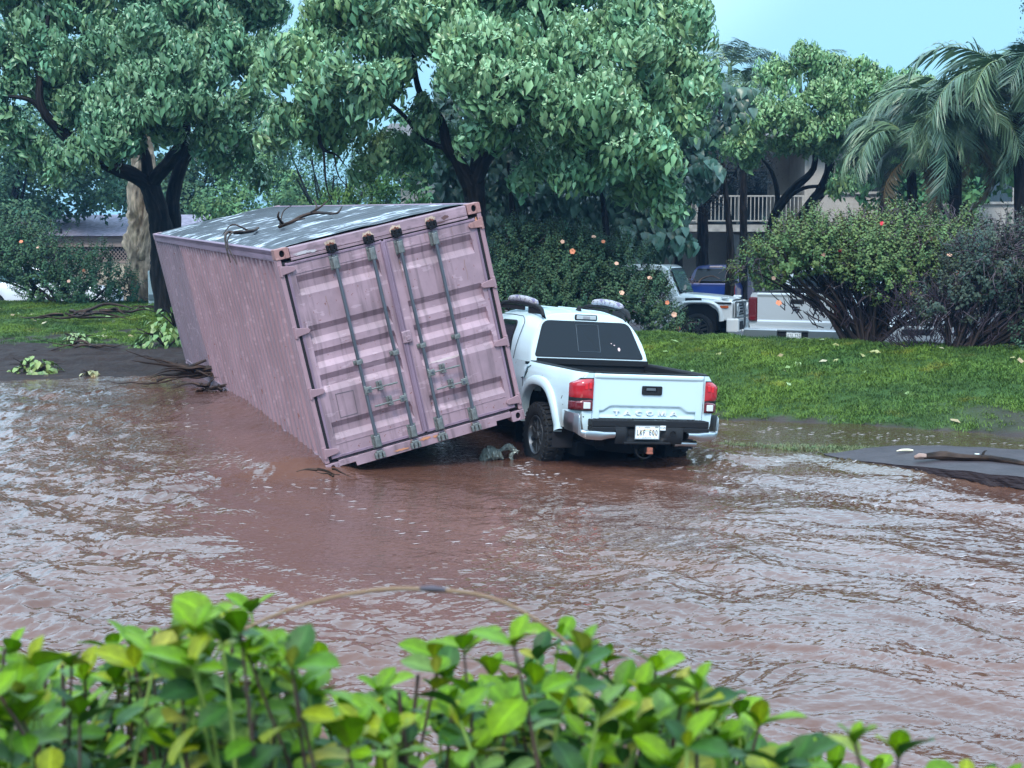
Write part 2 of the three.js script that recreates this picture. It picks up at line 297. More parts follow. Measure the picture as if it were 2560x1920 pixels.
{ // foam flecks riding the water: thin torn patches, one object
  const list = [];
  setSeed(404);
  const lines = [[[-2.15, 16.1], [-1.7, 14.6], [-0.7, 13.1], [0.6, 11.9]], [[-5.4, 23.2], [-4.7, 20.6], [-3.7, 18.3], [-3.0, 16.2], [-1.9, 14.0], [-0.6, 12.4]], [[0.1, 17.1], [0.2, 16.5], [0.6, 15.6]], [[1.9, 17.0], [2.6, 15.6], [3.6, 14.1]], [[3.0, 20.7], [4.4, 20.0], [5.8, 19.2], [7.4, 18.3]], [[2.4, 21.4], [4.0, 20.6], [6.2, 19.6]], [[3.9, 17.5], [4.7, 16.6], [5.6, 15.5], [6.4, 14.9]]];
  for (let k = 0; k < 560; k++) {
    let x = rr(-9, 6), D = rr(9, 24); const ln = k >= 160 ? lines[k % lines.length] : null;
    if (ln) { const q = rnd() * (ln.length - 1), i = Math.floor(q), f = q - i, j = 0.16 * (rnd() + rnd() - 1) + 0.1 * n2(k, q * 2); x = lerp(ln[i][0], ln[i + 1][0], f) + j; D = lerp(ln[i][1], ln[i + 1][1], f) + j; }
    if (ln ? rnd() < 0.25 : rnd() > chopAt(x, D) * 0.8 + 0.25) continue; if (groundY(x, D) > levelAt(x, D) - 0.03) continue;
    const n = 7, L = rr(0.015, 0.07), W = L * rr(0.12, 0.35), dx = rr(0.8, 1), dz = -rr(-0.1, 0.6), y = waterY(x, D);
    const p = [], idx = []; p.push(x, waterY(x, D) + 0.007, -D);
    for (let i = 0; i < n; i++) { const a = i / n * 6.283, q = L * Math.cos(a) * rr(0.6, 1), w = W * Math.sin(a) * rr(0.5, 1), X = x + q * dx - w * dz, Z = -D + q * dz + w * dx; p.push(X, waterY(X, -Z) + 0.004, Z); }
    for (let i = 0; i < n; i++) idx.push(0, 1 + i, 1 + (i + 1) % n);
    const g = new THREE.BufferGeometry(); g.setAttribute('position', new THREE.Float32BufferAttribute(p, 3)); g.setIndex(idx); g.computeVertexNormals(); list.push(g);
  }
  tag(struct('foam', list, std({ color: lin(0.36, 0.31, 0.31), roughness: 0.6 }), 'pale foam flecks on the brown water'), 'pale foam flecks scattered on the brown flood water', 'foam', null, 'stuff');
}
/* grass */
const blade = (h, w, lean, a, ox, oz) => {
  const c = Math.cos(a), s = Math.sin(a), p = [], lx = lean * c, lz = lean * s, wx = -s * w, wz = c * w;
  const pt = (t, k) => [ox + lx * t * t + wx * k, h * t * (1 - 0.25 * lean / h * t), oz + lz * t * t + wz * k];
  const q = [pt(0, -1), pt(0, 1), pt(0.6, -0.7), pt(0.6, 0.7), pt(1, 0)];
  for (const i of [0, 1, 3, 0, 3, 2, 2, 3, 4]) p.push(...q[i]);
  const g = new THREE.BufferGeometry(); g.setAttribute('position', new THREE.Float32BufferAttribute(p, 3)); g.computeVertexNormals(); return g;
};
function instanced(name, geo, mat, items, parent) { // items: {p, q, s, c}
  const m = new THREE.InstancedMesh(geo, mat, items.length); m.name = name; const mx = new THREE.Matrix4();
  items.forEach((it, i) => { m.setMatrixAt(i, mx.compose(it.p, it.q, typeof it.s === 'number' ? V(it.s, it.s, it.s) : it.s)); if (it.c) m.setColorAt(i, it.c); });
  (parent || scene).add(m); return m;
}
const quatTo = (dir, spin) => { const q = new THREE.Quaternion().setFromUnitVectors(V(0, 1, 0), dir.clone().normalize()); return q.multiply(new THREE.Quaternion().setFromAxisAngle(V(0, 1, 0), spin)); };
{
  setSeed(91);
  const bl = []; for (let i = 0; i < 11; i++) bl.push(blade(rr(0.03, 0.068), rr(0.003, 0.005), rr(0.02, 0.09), rr(0, 6.28), rr(-0.06, 0.06), rr(-0.06, 0.06)));
  const tuft = M(bl), items = [];
  for (let k = 0; k < 260000 && items.length < 95000; k++) {
    const x = rr(-17, 12.5), D = rr(18, 44), t = bankT(x, D); if (t < 0.01 || D > crestD(x) + 1.6) continue;
    if (Math.abs(x) > D * 0.37 + 1) continue;
    const m = mudAt(x, D); if (rnd() < m * 1.15) continue; if (x < 1 && x > -7.5 && D < 33 && x < 1 - (D - 17) * 0.36 + 0.2 && x > -2.4 - (D - 17) * 0.36) continue;
    if (n2(x * 2.1 + 9, D * 2.1) > 0.62 && rnd() < 0.75) continue;
    const n = n2(x * 0.6, D * 0.6), y = 0.5 + 0.5 * n2(x * 0.35 + 20, D * 0.35), dry = sstep(0.55, 0.95, n2(x * 0.9 + 50, D * 0.9));
    const k2 = rr(0.7, 1.25) * (1 + 0.25 * n), c = lin((lerp(0.052, 0.13, y) + dry * 0.06) * k2, (lerp(0.115, 0.205, y) + dry * 0.01) * k2, lerp(0.03, 0.026, y) * k2);
    items.push({ p: V(x, groundY(x, D) - 0.008, -D), q: quatTo(V(rr(-0.25, 0.25), 1, rr(-0.25, 0.25)), rr(0, 6.28)), s: rr(0.75, 1.5) * (1 + 0.25 * n), c });
  }
  tag(instanced('grass', tuft, dull({ color: 0xffffff, roughness: 0.6 }), items), 'short green lawn grass covering the sloping bank', 'grass', null, 'stuff');
  // thin grass standing in the shallow water by the slab
  const it2 = [];
  for (let k = 0; k < 900; k++) { const t = rnd(), x = lerp(2.7, 4.75, t) + rr(-0.1, 0.1), D = lerp(18.9, 18.3, t) + rr(-0.28, 0.28) * (0.3 + t); it2.push({ p: V(x, levelAt(x, D) - 0.02, -D), q: quatTo(V(rr(-0.4, 0.4), 1, rr(-0.4, 0.4)), rr(0, 6.28)), s: rr(0.5, 1.1), c: lin(rr(0.08, 0.15), rr(0.11, 0.17), 0.05) }); }
  tag(instanced('grass', tuft, std({ color: 0xffffff, roughness: 0.6 }), it2), 'strip of muddy grass poking out of water beside the asphalt slab', 'grass', null, 'stuff');
}
/* broken road slab, log and scraps on the right */
{
  setSeed(55);
  const near = [], far = [];
  for (let k = 0; k <= 44; k++) {
    const t = k / 44, x = lerp(3.85, 10.5, t);
    near.push([x, lerp(17.75, 15.3, Math.min(1, (x - 3.85) / 1.7) ** 0.9) - Math.max(0, x - 5.5) * 0.55 + 0.06 * n2(x * 3, 1) + 0.04 * n2(x * 9, 1)]);
    far.push([x, Math.min(18.35, 17.85 + (x - 3.85) * 0.8) - Math.max(0, x - 5) * 0.42 + 0.04 * n2(x * 2, 9)]);
  }
  const asph = tex(256, 256, (u, v) => { const k = 0.3 + 0.14 * tf(u, v, 5, 5, 4, 71) + 0.1 * tn(u * 128, v * 128, 128, 128, 3); return [k, k * 0.93, k * 0.93]; });
  const topY = (x, D) => 0.03 + 0.09 * sstep(3.8, 5.6, x) + 0.008 * n2(x * 1.4, D * 1.4);
  const t = thing('road_slab', 'broken dark asphalt road edge rising out of the flood on the right', 'road slab', [0, 0, 0]);
  t.userData.kind = 'structure';
  part('asphalt_surface', grid(44, 14, (u, v, i, j) => { const a = near[i], b = far[i], D = lerp(a[1], b[1], j / 14); return [a[0], topY(a[0], D) - (j === 14 ? 0.09 : 0), -D, a[0], D]; }), dull({ map: asph, roughness: 0.5, color: lin(0.36, 0.34, 0.38), bumpMap: fineBump, bumpScale: 0.006 }), t);
  part('broken_edge', grid(120, 6, (u, v) => {
    const k = u * 44, i = Math.min(43, Math.floor(k)), a = near[i], b = near[i + 1], f = k - i, x = lerp(a[0], b[0], f), D = lerp(a[1], b[1], f), jag = 0.1 * n2(x * 4, v * 3) + 0.05 * n2(x * 11, v * 5) * (v > 0.05 ? 1 : 0);
    return [x, topY(x, D) - v * 0.24, -(D - (v > 0.05 ? 0.03 * Math.sin(v * 3) : 0) + jag * v), x, v];
  }, { flat: true }), dull({ color: lin(0.03, 0.02, 0.022), roughness: 0.6, bumpMap: fineBump, bumpScale: 0.02 }), t);
  const lg = thing('drift_log', 'dark wet driftwood branch lying along the road slab', 'branch', [4.79, 0.13, -16.85]);
  part('trunk', tube([[0, 0.01, 0], [0.2, 0.02, 0.02], [0.45, 0.015, 0.12], [0.7, 0.03, 0.22], [0.85, 0.02, 0.4], [1.1, 0.005, 0.72]], [0.035, 0.05, 0.045, 0.04, 0.035, 0.012], 9, { wob: 0.25, smooth: 4 }), MAT.debris, lg);
  part('twig', tube([[0.62, 0.03, 0.2], [0.66, 0.09, 0.16], [0.7, 0.1, 0.12]], [0.02, 0.012, 0.006], 6, { smooth: 3 }), MAT.debris, lg);
  part('twig', tube([[1.0, 0.01, 0.58], [1.06, 0.05, 0.6], [1.07, 0.08, 0.6]], [0.012, 0.009, 0.004], 6, { smooth: 3 }), MAT.debris, lg);
  part('broken_end', tube([[-0.1, 0.0, 0], [-0.04, 0.015, 0], [0.03, 0.01, 0]], [0.02, 0.04, 0.036], 7, { wob: 0.4 }), std({ color: lin(0.3, 0.2, 0.17), roughness: 0.8 }), lg);
  single('seed_pod', tube([[-0.1, 0, 0], [-0.04, 0.012, 0.005], [0.05, 0.012, 0.002], [0.1, 0.008, 0]], [0.006, 0.016, 0.018, 0.012], 8, { smooth: 3 }), std({ color: lin(0.75, 0.68, 0.5), roughness: 0.6 }), 'cream white strip of debris lying on the asphalt slab', 'debris', [4.78, 0.1, -17.6]);
  single('bottle_cap', [cyl(0.028, 0.024, 0.016, 'y', 0, 0, 0, 20), new THREE.TorusGeometry(0.026, 0.004, 6, 20).rotateX(Math.PI / 2).translate(0, 0.006, 0)], std({ color: lin(0.7, 0.75, 0.7), roughness: 0.5 }), 'small round white cap on the asphalt slab beyond the branch', 'litter', [5.5, 0.13, -17.1]);
}
/* fallen leaves over the lawn */
const simpleLeaf = (L, W, fold = 0.25, droop = 0.2) => {
  const q = [[0, 0, 0], [-W, -droop * 0.2 * L, L * 0.4], [W, -droop * 0.2 * L, L * 0.4], [0, -fold * W - droop * 0.15 * L, L * 0.42], [0, -droop * L, L]], p = [];
  for (const i of [0, 3, 1, 0, 2, 3, 1, 3, 4, 3, 2, 4]) p.push(...q[i]);
  const g = new THREE.BufferGeometry(); g.setAttribute('position', new THREE.Float32BufferAttribute(p, 3)); g.computeVertexNormals(); return g;
};
{
  setSeed(12); const items = [];
  for (let k = 0; k < 1200 && items.length < 115; k++) {
    const x = rr(-15, 9), D = rr(19, 41), t = bankT(x, D); if (t < 0.02 || t > 1.02 || (x > -6.5 && x < 1.6) || mudAt(x, D) > 0.35) continue;
    const c = pick([[0.34, 0.34, 0.14], [0.32, 0.24, 0.13], [0.24, 0.34, 0.15], [0.4, 0.36, 0.24], [0.2, 0.3, 0.1]]);
    items.push({ p: V(x, groundY(x, D) + 0.05, -D), q: quatTo(V(rr(-0.6, 0.6), 1, rr(-0.3, 0.9)), rr(0, 6.28)), s: rr(0.6, 1.25), c: lin(...c) });
  }
  tag(instanced('fallen_leaves', simpleLeaf(0.17, 0.05), std({ color: 0xffffff, roughness: 0.6 }), items), 'scattered yellow and pale fallen leaves on the lawn', 'fallen leaves', null, 'stuff');
}
/* ------------------------------------------------------------------ shipping container */
{
  setSeed(31);
  const W = 2.438, H = 2.591, L = 12.19;
  const box40 = thing('shipping_container', 'long faded pink steel shipping container tilted in the flood against the white pickup', 'shipping container', [-2.087, 0.007, -16.37]);
  box40.quaternion.setFromRotationMatrix(new THREE.Matrix4().makeBasis(V(0.918, 0.2275, -0.325).normalize(), V(-0.2059, 0.9735, 0.0997).normalize(), V(0.3391, -0.0246, 0.9404).normalize()));
  // weathered paint: patchy fading, dirt runs, rust specks
  const worn = (r, g, b, s, dirt, amp = 0.34) => tex(512, 512, (u, v) => {
    const f = tf(u, v, 5, 4, 5, s), run = tf(u, v, 40, 3, 3, s + 7), sp = tn(u * 90, v * 90, 90, 90, s + 3), bl = tn(u * 23, v * 23, 23, 23, s + 5);
    let k = 0.97 - amp / 2 + amp * f - dirt * 0.3 * clamp((run - 0.5) * 2.4); const rust = sp > 0.93 && bl > 0.6 ? 1 : 0, scuff = tf(u, v, 9, 30, 3, s + 11) > 0.72 ? 0.06 : 0;
    return [lerp(r * k, 0.42, rust * 0.6) + scuff, lerp(g * k, 0.2, rust * 0.6) + scuff, lerp(b * k, 0.16, rust * 0.6) + scuff];
  });
  const pinkTex = worn(0.63, 0.525, 0.57, 101, 0.75, 0.42), sideTex = worn(0.6, 0.48, 0.515, 121, 0.12, 0.16), grayTex = worn(0.5, 0.43, 0.475, 141, 0.12, 0.16);
  sideTex.repeat.set(0.4, 0.4); grayTex.repeat.set(0.4, 0.4); pinkTex.repeat.set(0.6, 0.6);
  const P = std({ map: pinkTex, roughness: 0.5 }), PS = std({ map: sideTex, roughness: 0.55 }), PG = std({ map: grayTex, roughness: 0.6 });
  const PD = std({ map: pinkTex, roughness: 0.55, color: lin(0.74, 0.74, 0.86) });
  const rusty = std({ map: worn(0.63, 0.47, 0.46, 161, 1), roughness: 0.75 });
  const steel = std({ map: mottle, color: lin(0.13, 0.15, 0.185), metalness: 0.3, roughness: 0.5 }), galv = std({ map: mottle, color: lin(0.26, 0.28, 0.28), metalness: 0.35, roughness: 0.55 });
  const cream = std({ map: worn(0.78, 0.69, 0.62, 181, 1), roughness: 0.7 }), dark = MAT.rubber, hole = MAT.blackMatte;
  const streakM = std({ color: lin(0.27, 0.16, 0.13), roughness: 0.8 });
  const rustBlob = std({ map: worn(0.45, 0.26, 0.2, 171, 1), roughness: 0.85 });

  // corner castings with their oval openings
  const cast = (x, y, z, sx, sy, sz) => { // corner at x, y, z ; body extends towards -s
    const w = 0.162, h = 0.118, d = 0.178, face = extr(roundPoly([[0, 0], [w, 0], [w, h], [0, h]], 0.012, 3), 0.028, { holes: [ring(w / 2, h / 2, 0.03, 0.04, 18)], bevel: 0.003 });
    const g = M([face.translate(0, 0, -0.028), box(w, h, d - 0.05, w / 2, h / 2, -0.05 - (d - 0.05) / 2, 0.008), box(w, 0.022, 0.03, w / 2, 0.011, -0.04), box(w, 0.022, 0.03, w / 2, h - 0.011, -0.04), box(0.03, h, 0.03, 0.015, h / 2, -0.041), box(0.03, h, 0.03, w - 0.015, h / 2, -0.041)]);
    g.translate(sx > 0 ? -w : 0, sy > 0 ? -h : 0, 0); if (sz < 0) g.rotateY(Math.PI).translate(sx > 0 ? -w : w, 0, 0); g.translate(x, y, z); return g;
  };
  for (const [sx, x] of [[-1, -0.004], [1, W + 0.004]]) for (const [sy, y] of [[-1, -0.012], [1, H + 0.006]]) {
    const c = part('corner_casting', cast(x, y, 0.006, sx, sy, 1), sy > 0 ? rusty : P, box40, sy > 0 && sx < 0 ? 'rusty upper corner casting' : undefined);
    part('opening', cyl(0.036, 0.036, 0.01, 'z', x - sx * 0.081, y - sy * 0.059, -0.03, 20).scale(1, 1, 1), hole, c);
    part('corner_casting', cast(x, y, -L - 0.006, sx, sy, -1), P, box40);
  }
  // posts and rails
  for (const x of [0, W]) {
    const s = x ? -1 : 1;
    part('corner_post', [box(0.052, H - 0.23, 0.13, x + s * 0.026, H / 2, -0.066, 0.006), box(0.05, H - 0.23, 0.03, x + s * 0.022, H / 2, -0.145, 0.006)], PS, box40);
    part('corner_post', box(0.1, H - 0.23, 0.1, x + s * 0.05, H / 2, -L + 0.05, 0.006), PG, box40);
    part('top_rail', [box(0.06, 0.06, L - 0.34, x + s * 0.03, H - 0.034, -L / 2, 0.004), box(0.008, 0.115, L - 0.34, x + s * 0.004, H - 0.07, -L / 2)], PD, box40);
    part('bottom_rail', [box(0.05, 0.158, L - 0.34, x + s * 0.03, 0.08, -L / 2, 0.004), box(0.02, 0.02, L - 0.34, x + s * 0.01, 0.148, -L / 2)], PG, box40);
  }
  part('door_header', [box(W - 0.33, 0.112, 0.07, W / 2, H - 0.06, -0.036, 0.006), box(W - 0.33, 0.03, 0.03, W / 2, H - 0.135, -0.02, 0.004), box(W - 0.33, 0.02, 0.2, W / 2, H - 0.012, -0.12)], P, box40);
  part('door_sill', [extr([[0.16, 0.05], [0.35, 0.05], [0.355, 0.0], [W - 0.355, 0.0], [W - 0.35, 0.05], [W - 0.16, 0.05], [W - 0.16, 0.118], [0.16, 0.118]], 0.06, { bevel: 0.004 }).translate(0, 0, -0.07), box(W - 0.3, 0.02, 0.12, W / 2, 0.128, -0.12)], P, box40);
  part('gasket', [box(W - 0.12, 0.018, 0.02, W / 2, 0.15, -0.02), box(W - 0.12, 0.018, 0.02, W / 2, H - 0.158, -0.024), box(0.03, H - 0.3, 0.03, 0.068, H / 2, -0.03), box(0.03, H - 0.3, 0.03, W - 0.068, H / 2, -0.03)], dark, box40);
  // corrugated side walls: trapezoid waves, in welded sheets
  const pitch = 0.278, wave = (s) => { const p = ((s % pitch) + pitch) % pitch / pitch; return p < 0.4 ? 0 : p < 0.51 ? (p - 0.4) / 0.11 : p < 0.89 ? 1 : 1 - (p - 0.89) / 0.11; };
  const knots = [0, 0.4, 0.51, 0.89];
  const sheet = (x, dir, z0, z1) => {
    const zs = [z0]; for (let k = Math.floor(z0 / pitch) - 1; k <= z1 / pitch + 1; k++) for (const q of knots) { const z = (k + q) * pitch; if (z > z0 + 1e-4 && z < z1 - 1e-4) zs.push(z); } zs.push(z1); zs.sort((a, b) => a - b);
    return grid(zs.length - 1, 10, (u, v, i) => { const z = zs[i], y = lerp(0.155, H - 0.115, v), dent = 0.012 * n2(z * 0.6, y * 0.9 + x) + 0.006 * n2(z * 2, y * 1.7); return [x + dir * (0.012 + wave(z) * 0.05 + dent), y, -z, z, y]; }, { flat: true });
  };
  const cuts = [0.14, 1.65, 3.05, 4.45, 5.85, 7.25, 8.65, 10.35, L - 0.06];
  for (let k = 0; k + 1 < cuts.length; k++) {
    part('side_panel', sheet(0, 1, cuts[k], cuts[k + 1]), k >= 6 ? PG : PS, box40, k >= 6 ? 'greyer wall sheet near the far end' : undefined);
    part('side_panel', sheet(W, -1, cuts[k], cuts[k + 1]), PS, box40);
  }
  part('end_wall', grid(36, 2, (u, v) => { const x = lerp(0.1, W - 0.1, u), y = lerp(0.15, H - 0.1, v); return [x, y, -L + 0.05 + 0.03 * wave(x * 1.3), x, y]; }, { flat: true }), PG, box40);
  part('floor', box(W - 0.12, 0.05, L - 0.3, W / 2, 0.15, -L / 2), MAT.blackMatte, box40);
  part('cross_member', Array.from({ length: 30 }, (_, i) => box(W - 0.12, 0.11, 0.045, W / 2, 0.07, -0.4 - i * 0.395)), PG, box40).userData.kind = 'stuff';
  // roof with cross corrugations and flaking silver coating
  const roofTex = tex(2048, 512, (u, v) => { // u along the length, v across
    const st = tf(u, v, 200, 7, 4, 201), st2 = tf(u, v, 420, 18, 3, 205), big = tf(u, v, 22, 4, 4, 209);
    const bare = sstep(0.66, 0.74, v + 0.1 * (st - 0.5)) * sstep(0.42, 0.5, (u * 1) % 1 + 0.1 * (st2 - 0.5)) * sstep(0.99, 0.93, u), litter = tn(u * 300, v * 120, 300, 120, 8) > 0.9 ? 0.5 : 1;
    const w = clamp((0.6 * st + 0.4 * st2 - 0.53 + (big - 0.5) * 0.4) * 8) * (1 - bare) * litter, g = 0.08 + 0.1 * st2;
    return [lerp(g, 0.46 + 0.36 * st2, w), lerp(g * 1.05, 0.5 + 0.35 * st2, w), lerp(g * 1.3, 0.54 + 0.34 * st2, w)];
  });
  const rk = []; for (let z = 0.12; z < L - 0.1; z += 0.07) rk.push(z);
  const roofY = (x, z) => { const s = (z % 0.28) / 0.28, inx = sstep(0.06, 0.16, x) * sstep(0.06, 0.16, W - x); return H - 0.012 + 0.02 * inx * (s > 0.3 && s < 0.8 ? 1 : 0) + 0.012 * inx * n2(x * 1.5, z * 0.5) + 0.02 * sstep(0, 0.5, x) * sstep(0, 0.5, W - x); };
  part('roof_sheet', grid(rk.length - 1, 14, (u, v, i) => { const z = rk[i], x = lerp(0.03, W - 0.03, v); return [x, roofY(x, z), -z, z / 12.19, v]; }, { flat: true }), std({ map: roofTex, roughness: 0.4 }), box40);

  // doors
  const grooves = [[0.33, 0.555], [0.905, 1.115], [1.19, 1.395], [1.47, 1.68], [2.03, 2.235]];
  const doorPanel = (x0, x1, ga, gb) => {
    const ys = [[0.165, 0], [0.19, 0]]; // measured down from the top
    for (const [a, b] of grooves) { const t = (b - a) / 3.1; ys.push([a, 0], [a + t, 1], [b - t, 1], [b, 0]); }
    ys.push([2.4, 0], [2.44, 0]);
    const xs = [x0, ga, ga + 0.012, (ga + gb) / 2, gb - 0.012, gb, x1];
    return grid(xs.length - 1, ys.length - 1, (u, v, i, j) => { const x = xs[i], [yd, k] = ys[j], d = k * (i > 1 && i < 5 ? 1 : i === 1 || i === 5 ? 0 : 0); return [x, H - yd, -0.012 - 0.042 * d + 0.003 * n2(x * 2, yd * 2), x, H - yd]; }, { flat: true });
  };
  const barGeo = (x) => cyl(0.0195, 0.0195, 2.2, 'y', x, H - 1.29, 0.042, 14);
  const doors = [[0.088, 1.212, 0.175, 1.135, [0.633, 1.068], 0.074, 1], [1.238, 2.35, 1.36, 2.27, [1.4, 1.822], 2.366, -1]];
  doors.forEach(([x0, x1, ga, gb, bars, hx, side], di) => {
    const d = part('door', [doorPanel(x0, x1, ga, gb)], P, box40);
    part('door_edge', [box(0.03, 2.28, 0.03, x0 + 0.012, H - 1.3, -0.02, 0.006), box(0.03, 2.28, 0.03, x1 - 0.012, H - 1.3, -0.02, 0.006), box(x1 - x0, 0.024, 0.02, (x0 + x1) / 2, H - 0.18, -0.012, 0.004), box(x1 - x0, 0.03, 0.02, (x0 + x1) / 2, H - 2.425, -0.012, 0.004)], PD, d);
    for (const y of [0.3, 2.285]) part('panel_trim', box(gb - ga, 0.007, 0.006, (ga + gb) / 2, H - y, -0.009), P, d);
    for (const y of [0.235, 0.94, 1.645, 2.35]) { // hinges: tapered leaf over a knuckle
      const s = side, hg = extr(roundPoly([[0, 0], [0.15, 0.018], [0.172, 0.045], [0.15, 0.075], [0, 0.1]], 0.01, 2), 0.018, { bevel: 0.004 });
      const hm = s < 0 ? mirrorX(hg) : hg; hm.translate(hx - s * 0.055, H - y - 0.05, 0.0);
      part('hinge', [hm, cyl(0.016, 0.016, 0.13, 'y', hx - s * 0.052, H - y, 0.006, 12), box(0.045, 0.14, 0.03, hx - s * 0.055, H - y, -0.014, 0.004)], y < 0.3 && di === 1 ? rusty : PS, d);
    }
    bars.forEach((bx, bi) => {
      part('locking_bar', barGeo(bx), steel, d);
      part('bar_guide', [box(0.11, 0.05, 0.02, bx, H - 1.435, 0.0, 0.004), box(0.06, 0.055, 0.03, bx, H - 1.435, 0.05, 0.008), cyl(0.007, 0.007, 0.02, 'z', bx - 0.043, H - 1.435, 0.012, 8), cyl(0.007, 0.007, 0.02, 'z', bx + 0.043, H - 1.435, 0.012, 8)], galv, d);
      for (const [ys, dir] of [[0.28, 1], [2.37, -1]]) {
        part('bar_bracket', [box(0.105, 0.16, 0.02, bx, H - ys, -0.002, 0.004), box(0.06, 0.14, 0.045, bx, H - ys, 0.04, 0.012), ...[-0.04, 0.04].flatMap((a) => [-0.055, 0.055].map((b) => cyl(0.008, 0.008, 0.02, 'z', bx + a, H - ys + b, 0.012, 8)))], galv, d);
        part('cam_keeper', [box(0.08, 0.035, 0.05, bx, H - ys + dir * 0.13, 0.022, 0.008), box(0.03, 0.07, 0.06, bx - 0.045, H - ys + dir * 0.17, 0.02, 0.01), box(0.03, 0.07, 0.06, bx + 0.045, H - ys + dir * 0.17, 0.02, 0.01), cyl(0.024, 0.024, 0.06, 'y', bx, H - ys + dir * 0.17, 0.03, 10)], dir > 0 ? hole : galv, d);
        if (dir > 0) part('paint_patch', patch(Array.from({ length: 18 }, (_, k) => { const a = k / 18 * 6.283, q = 1 + 0.25 * n2(Math.cos(a) * 2 + bx * 9, Math.sin(a) * 2); return [bx + 0.062 * q * Math.sign(Math.cos(a)) * Math.abs(Math.cos(a)) ** 0.5, H - 0.078 + 0.048 * q * Math.sign(Math.sin(a)) * Math.abs(Math.sin(a)) ** 0.5]; }), (a, b) => [a, b, 0.0035], 2), cream, d, 'flaking cream paint patch');
        if (dir > 0) part('rust_spot', [new THREE.IcosahedronGeometry(0.02, 1).scale(1.2, 1, 0.5).translate(bx - 0.03, H - 0.08, 0.01), new THREE.IcosahedronGeometry(0.017, 1).scale(1, 1.2, 0.5).translate(bx + 0.025, H - 0.075, 0.012), new THREE.IcosahedronGeometry(0.013, 1).scale(1, 1, 0.6).translate(bx, H - 0.06, 0.01)], rustBlob, d);
      }
      // handle: hub on the bar, rod, catch
      const y = H - (bi === (di ? 1 : 1) ? 1.965 : 1.765), s = bi === 0 ? 1 : -1, hy = y, hb = bx + s * 0.05;
      const h = part('door_handle', [box(0.085, 0.075, 0.02, hb - s * 0.02, hy, 0.062, 0.01), box(0.03, 0.11, 0.03, hb - s * 0.05, hy, 0.05, 0.008), cyl(0.009, 0.009, 0.3, 'x', hb + s * 0.17, hy, 0.068, 10), box(0.12, 0.02, 0.012, hb + s * 0.27, hy - 0.004, 0.068, 0.004)], galv, d);
      part('hub_bolt', cyl(0.014, 0.014, 0.012, 'z', hb - s * 0.01, hy, 0.077, 10), steel, d);
      part('handle_catch', [box(0.07, 0.1, 0.014, hb + s * 0.13, hy + 0.012, 0.0, 0.004), box(0.03, 0.085, 0.055, hb + s * 0.13, hy + 0.02, 0.05, 0.008), cyl(0.018, 0.018, 0.02, 'z', hb + s * 0.13, hy + 0.05, 0.08, 12), box(0.06, 0.014, 0.03, hb + s * 0.13, hy - 0.03, 0.06, 0.004)], galv, d);
    });
  });
  part('centre_flange', [box(0.045, 2.25, 0.03, 1.228, H - 1.3, -0.004, 0.008), box(0.012, 2.25, 0.012, 1.2, H - 1.3, 0.012), box(0.012, 2.25, 0.01, 1.262, H - 1.3, -0.002)], PD, box40);
  part('centre_latch', [box(0.11, 0.14, 0.035, 1.25, H - 1.294, 0.014, 0.012), box(0.05, 0.05, 0.012, 1.262, H - 1.31, 0.034, 0.004)], P, box40);
  // outline of a removed placard
  part('placard_outline', [[0.3, 1.727, 0.505, 1.735], [0.295, 2.003, 0.497, 2.003], [0.3, 1.727, 0.295, 2.003], [0.505, 1.735, 0.498, 2.003]].map(([a, b, c, e]) => { const l = Math.hypot(c - a, e - b), g = new THREE.BoxGeometry(l + 0.006, 0.005, 0.003); g.rotateZ(-Math.atan2(e - b, c - a)); return g.translate((a + c) / 2, H - (b + e) / 2, -0.0105); }), std({ color: lin(0.09, 0.075, 0.09), roughness: 0.8 }), box40);
  // bare and rusty marks on the door frame
  const blob = (x, yd, rx, ry, z, k) => patch(Array.from({ length: 20 }, (_, i) => { const a = i / 20 * 6.283, q = 1 + 0.45 * n2(Math.cos(a) * 1.7 + k, Math.sin(a) * 1.7 + k); return [x + rx * q * Math.cos(a), H - yd + ry * q * Math.sin(a)]; }), (a, b) => [a, b, z], 2);
  part('rust_spot', [blob(1.2, 2.5, 0.07, 0.018, 0.0012, 1), blob(1.33, 2.51, 0.04, 0.014, 0.0012, 3), blob(0.9, 2.55, 0.09, 0.012, 0.0012, 5), blob(2.36, 0.2, 0.012, 0.05, 0.004, 9)], std({ color: lin(0.5, 0.22, 0.12), roughness: 0.8 }), box40);
  part('rust_spot', [blob(2.0, 0.075, 0.04, 0.022, 0.0012, 7), blob(1.95, 0.12, 0.06, 0.006, 0.0012, 8)], std({ color: lin(0.12, 0.06, 0.06), roughness: 0.8 }), box40);
  part('paint_patch', [blob(0.3, 0.09, 0.1, 0.016, 0.0012, 11), blob(0.42, 0.1, 0.05, 0.012, 0.0012, 12), blob(0.62, 0.11, 0.05, 0.01, 0.0012, 17)], std({ color: lin(0.45, 0.42, 0.45), roughness: 0.8 }), box40);
  for (const [x, a, b, w] of [[0.66, 0.42, 0.72, 0.008], [1.1, 0.4, 0.9, 0.006], [1.37, 0.42, 0.66, 0.007], [1.85, 0.42, 0.88, 0.008], [2.05, 0.2, 0.32, 0.005], [1.72, 0.2, 0.3, 0.006], [0.45, 0.62, 0.86, 0.005], [2.12, 0.6, 0.84, 0.006], [1.03, 2.46, 2.56, 0.01], [1.45, 2.44, 2.57, 0.012], [1.78, 2.46, 2.56, 0.008]]) part('rust_streak', grid(2, 8, (u, v) => [x + (u - 0.5) * w * (1 - 0.6 * v) + 0.004 * Math.sin(v * 9 + x * 7), H - lerp(a, b, v), -0.0085 + (a > 2.4 || a < 0.25 ? 0.0105 : 0)]), streakM, box40);
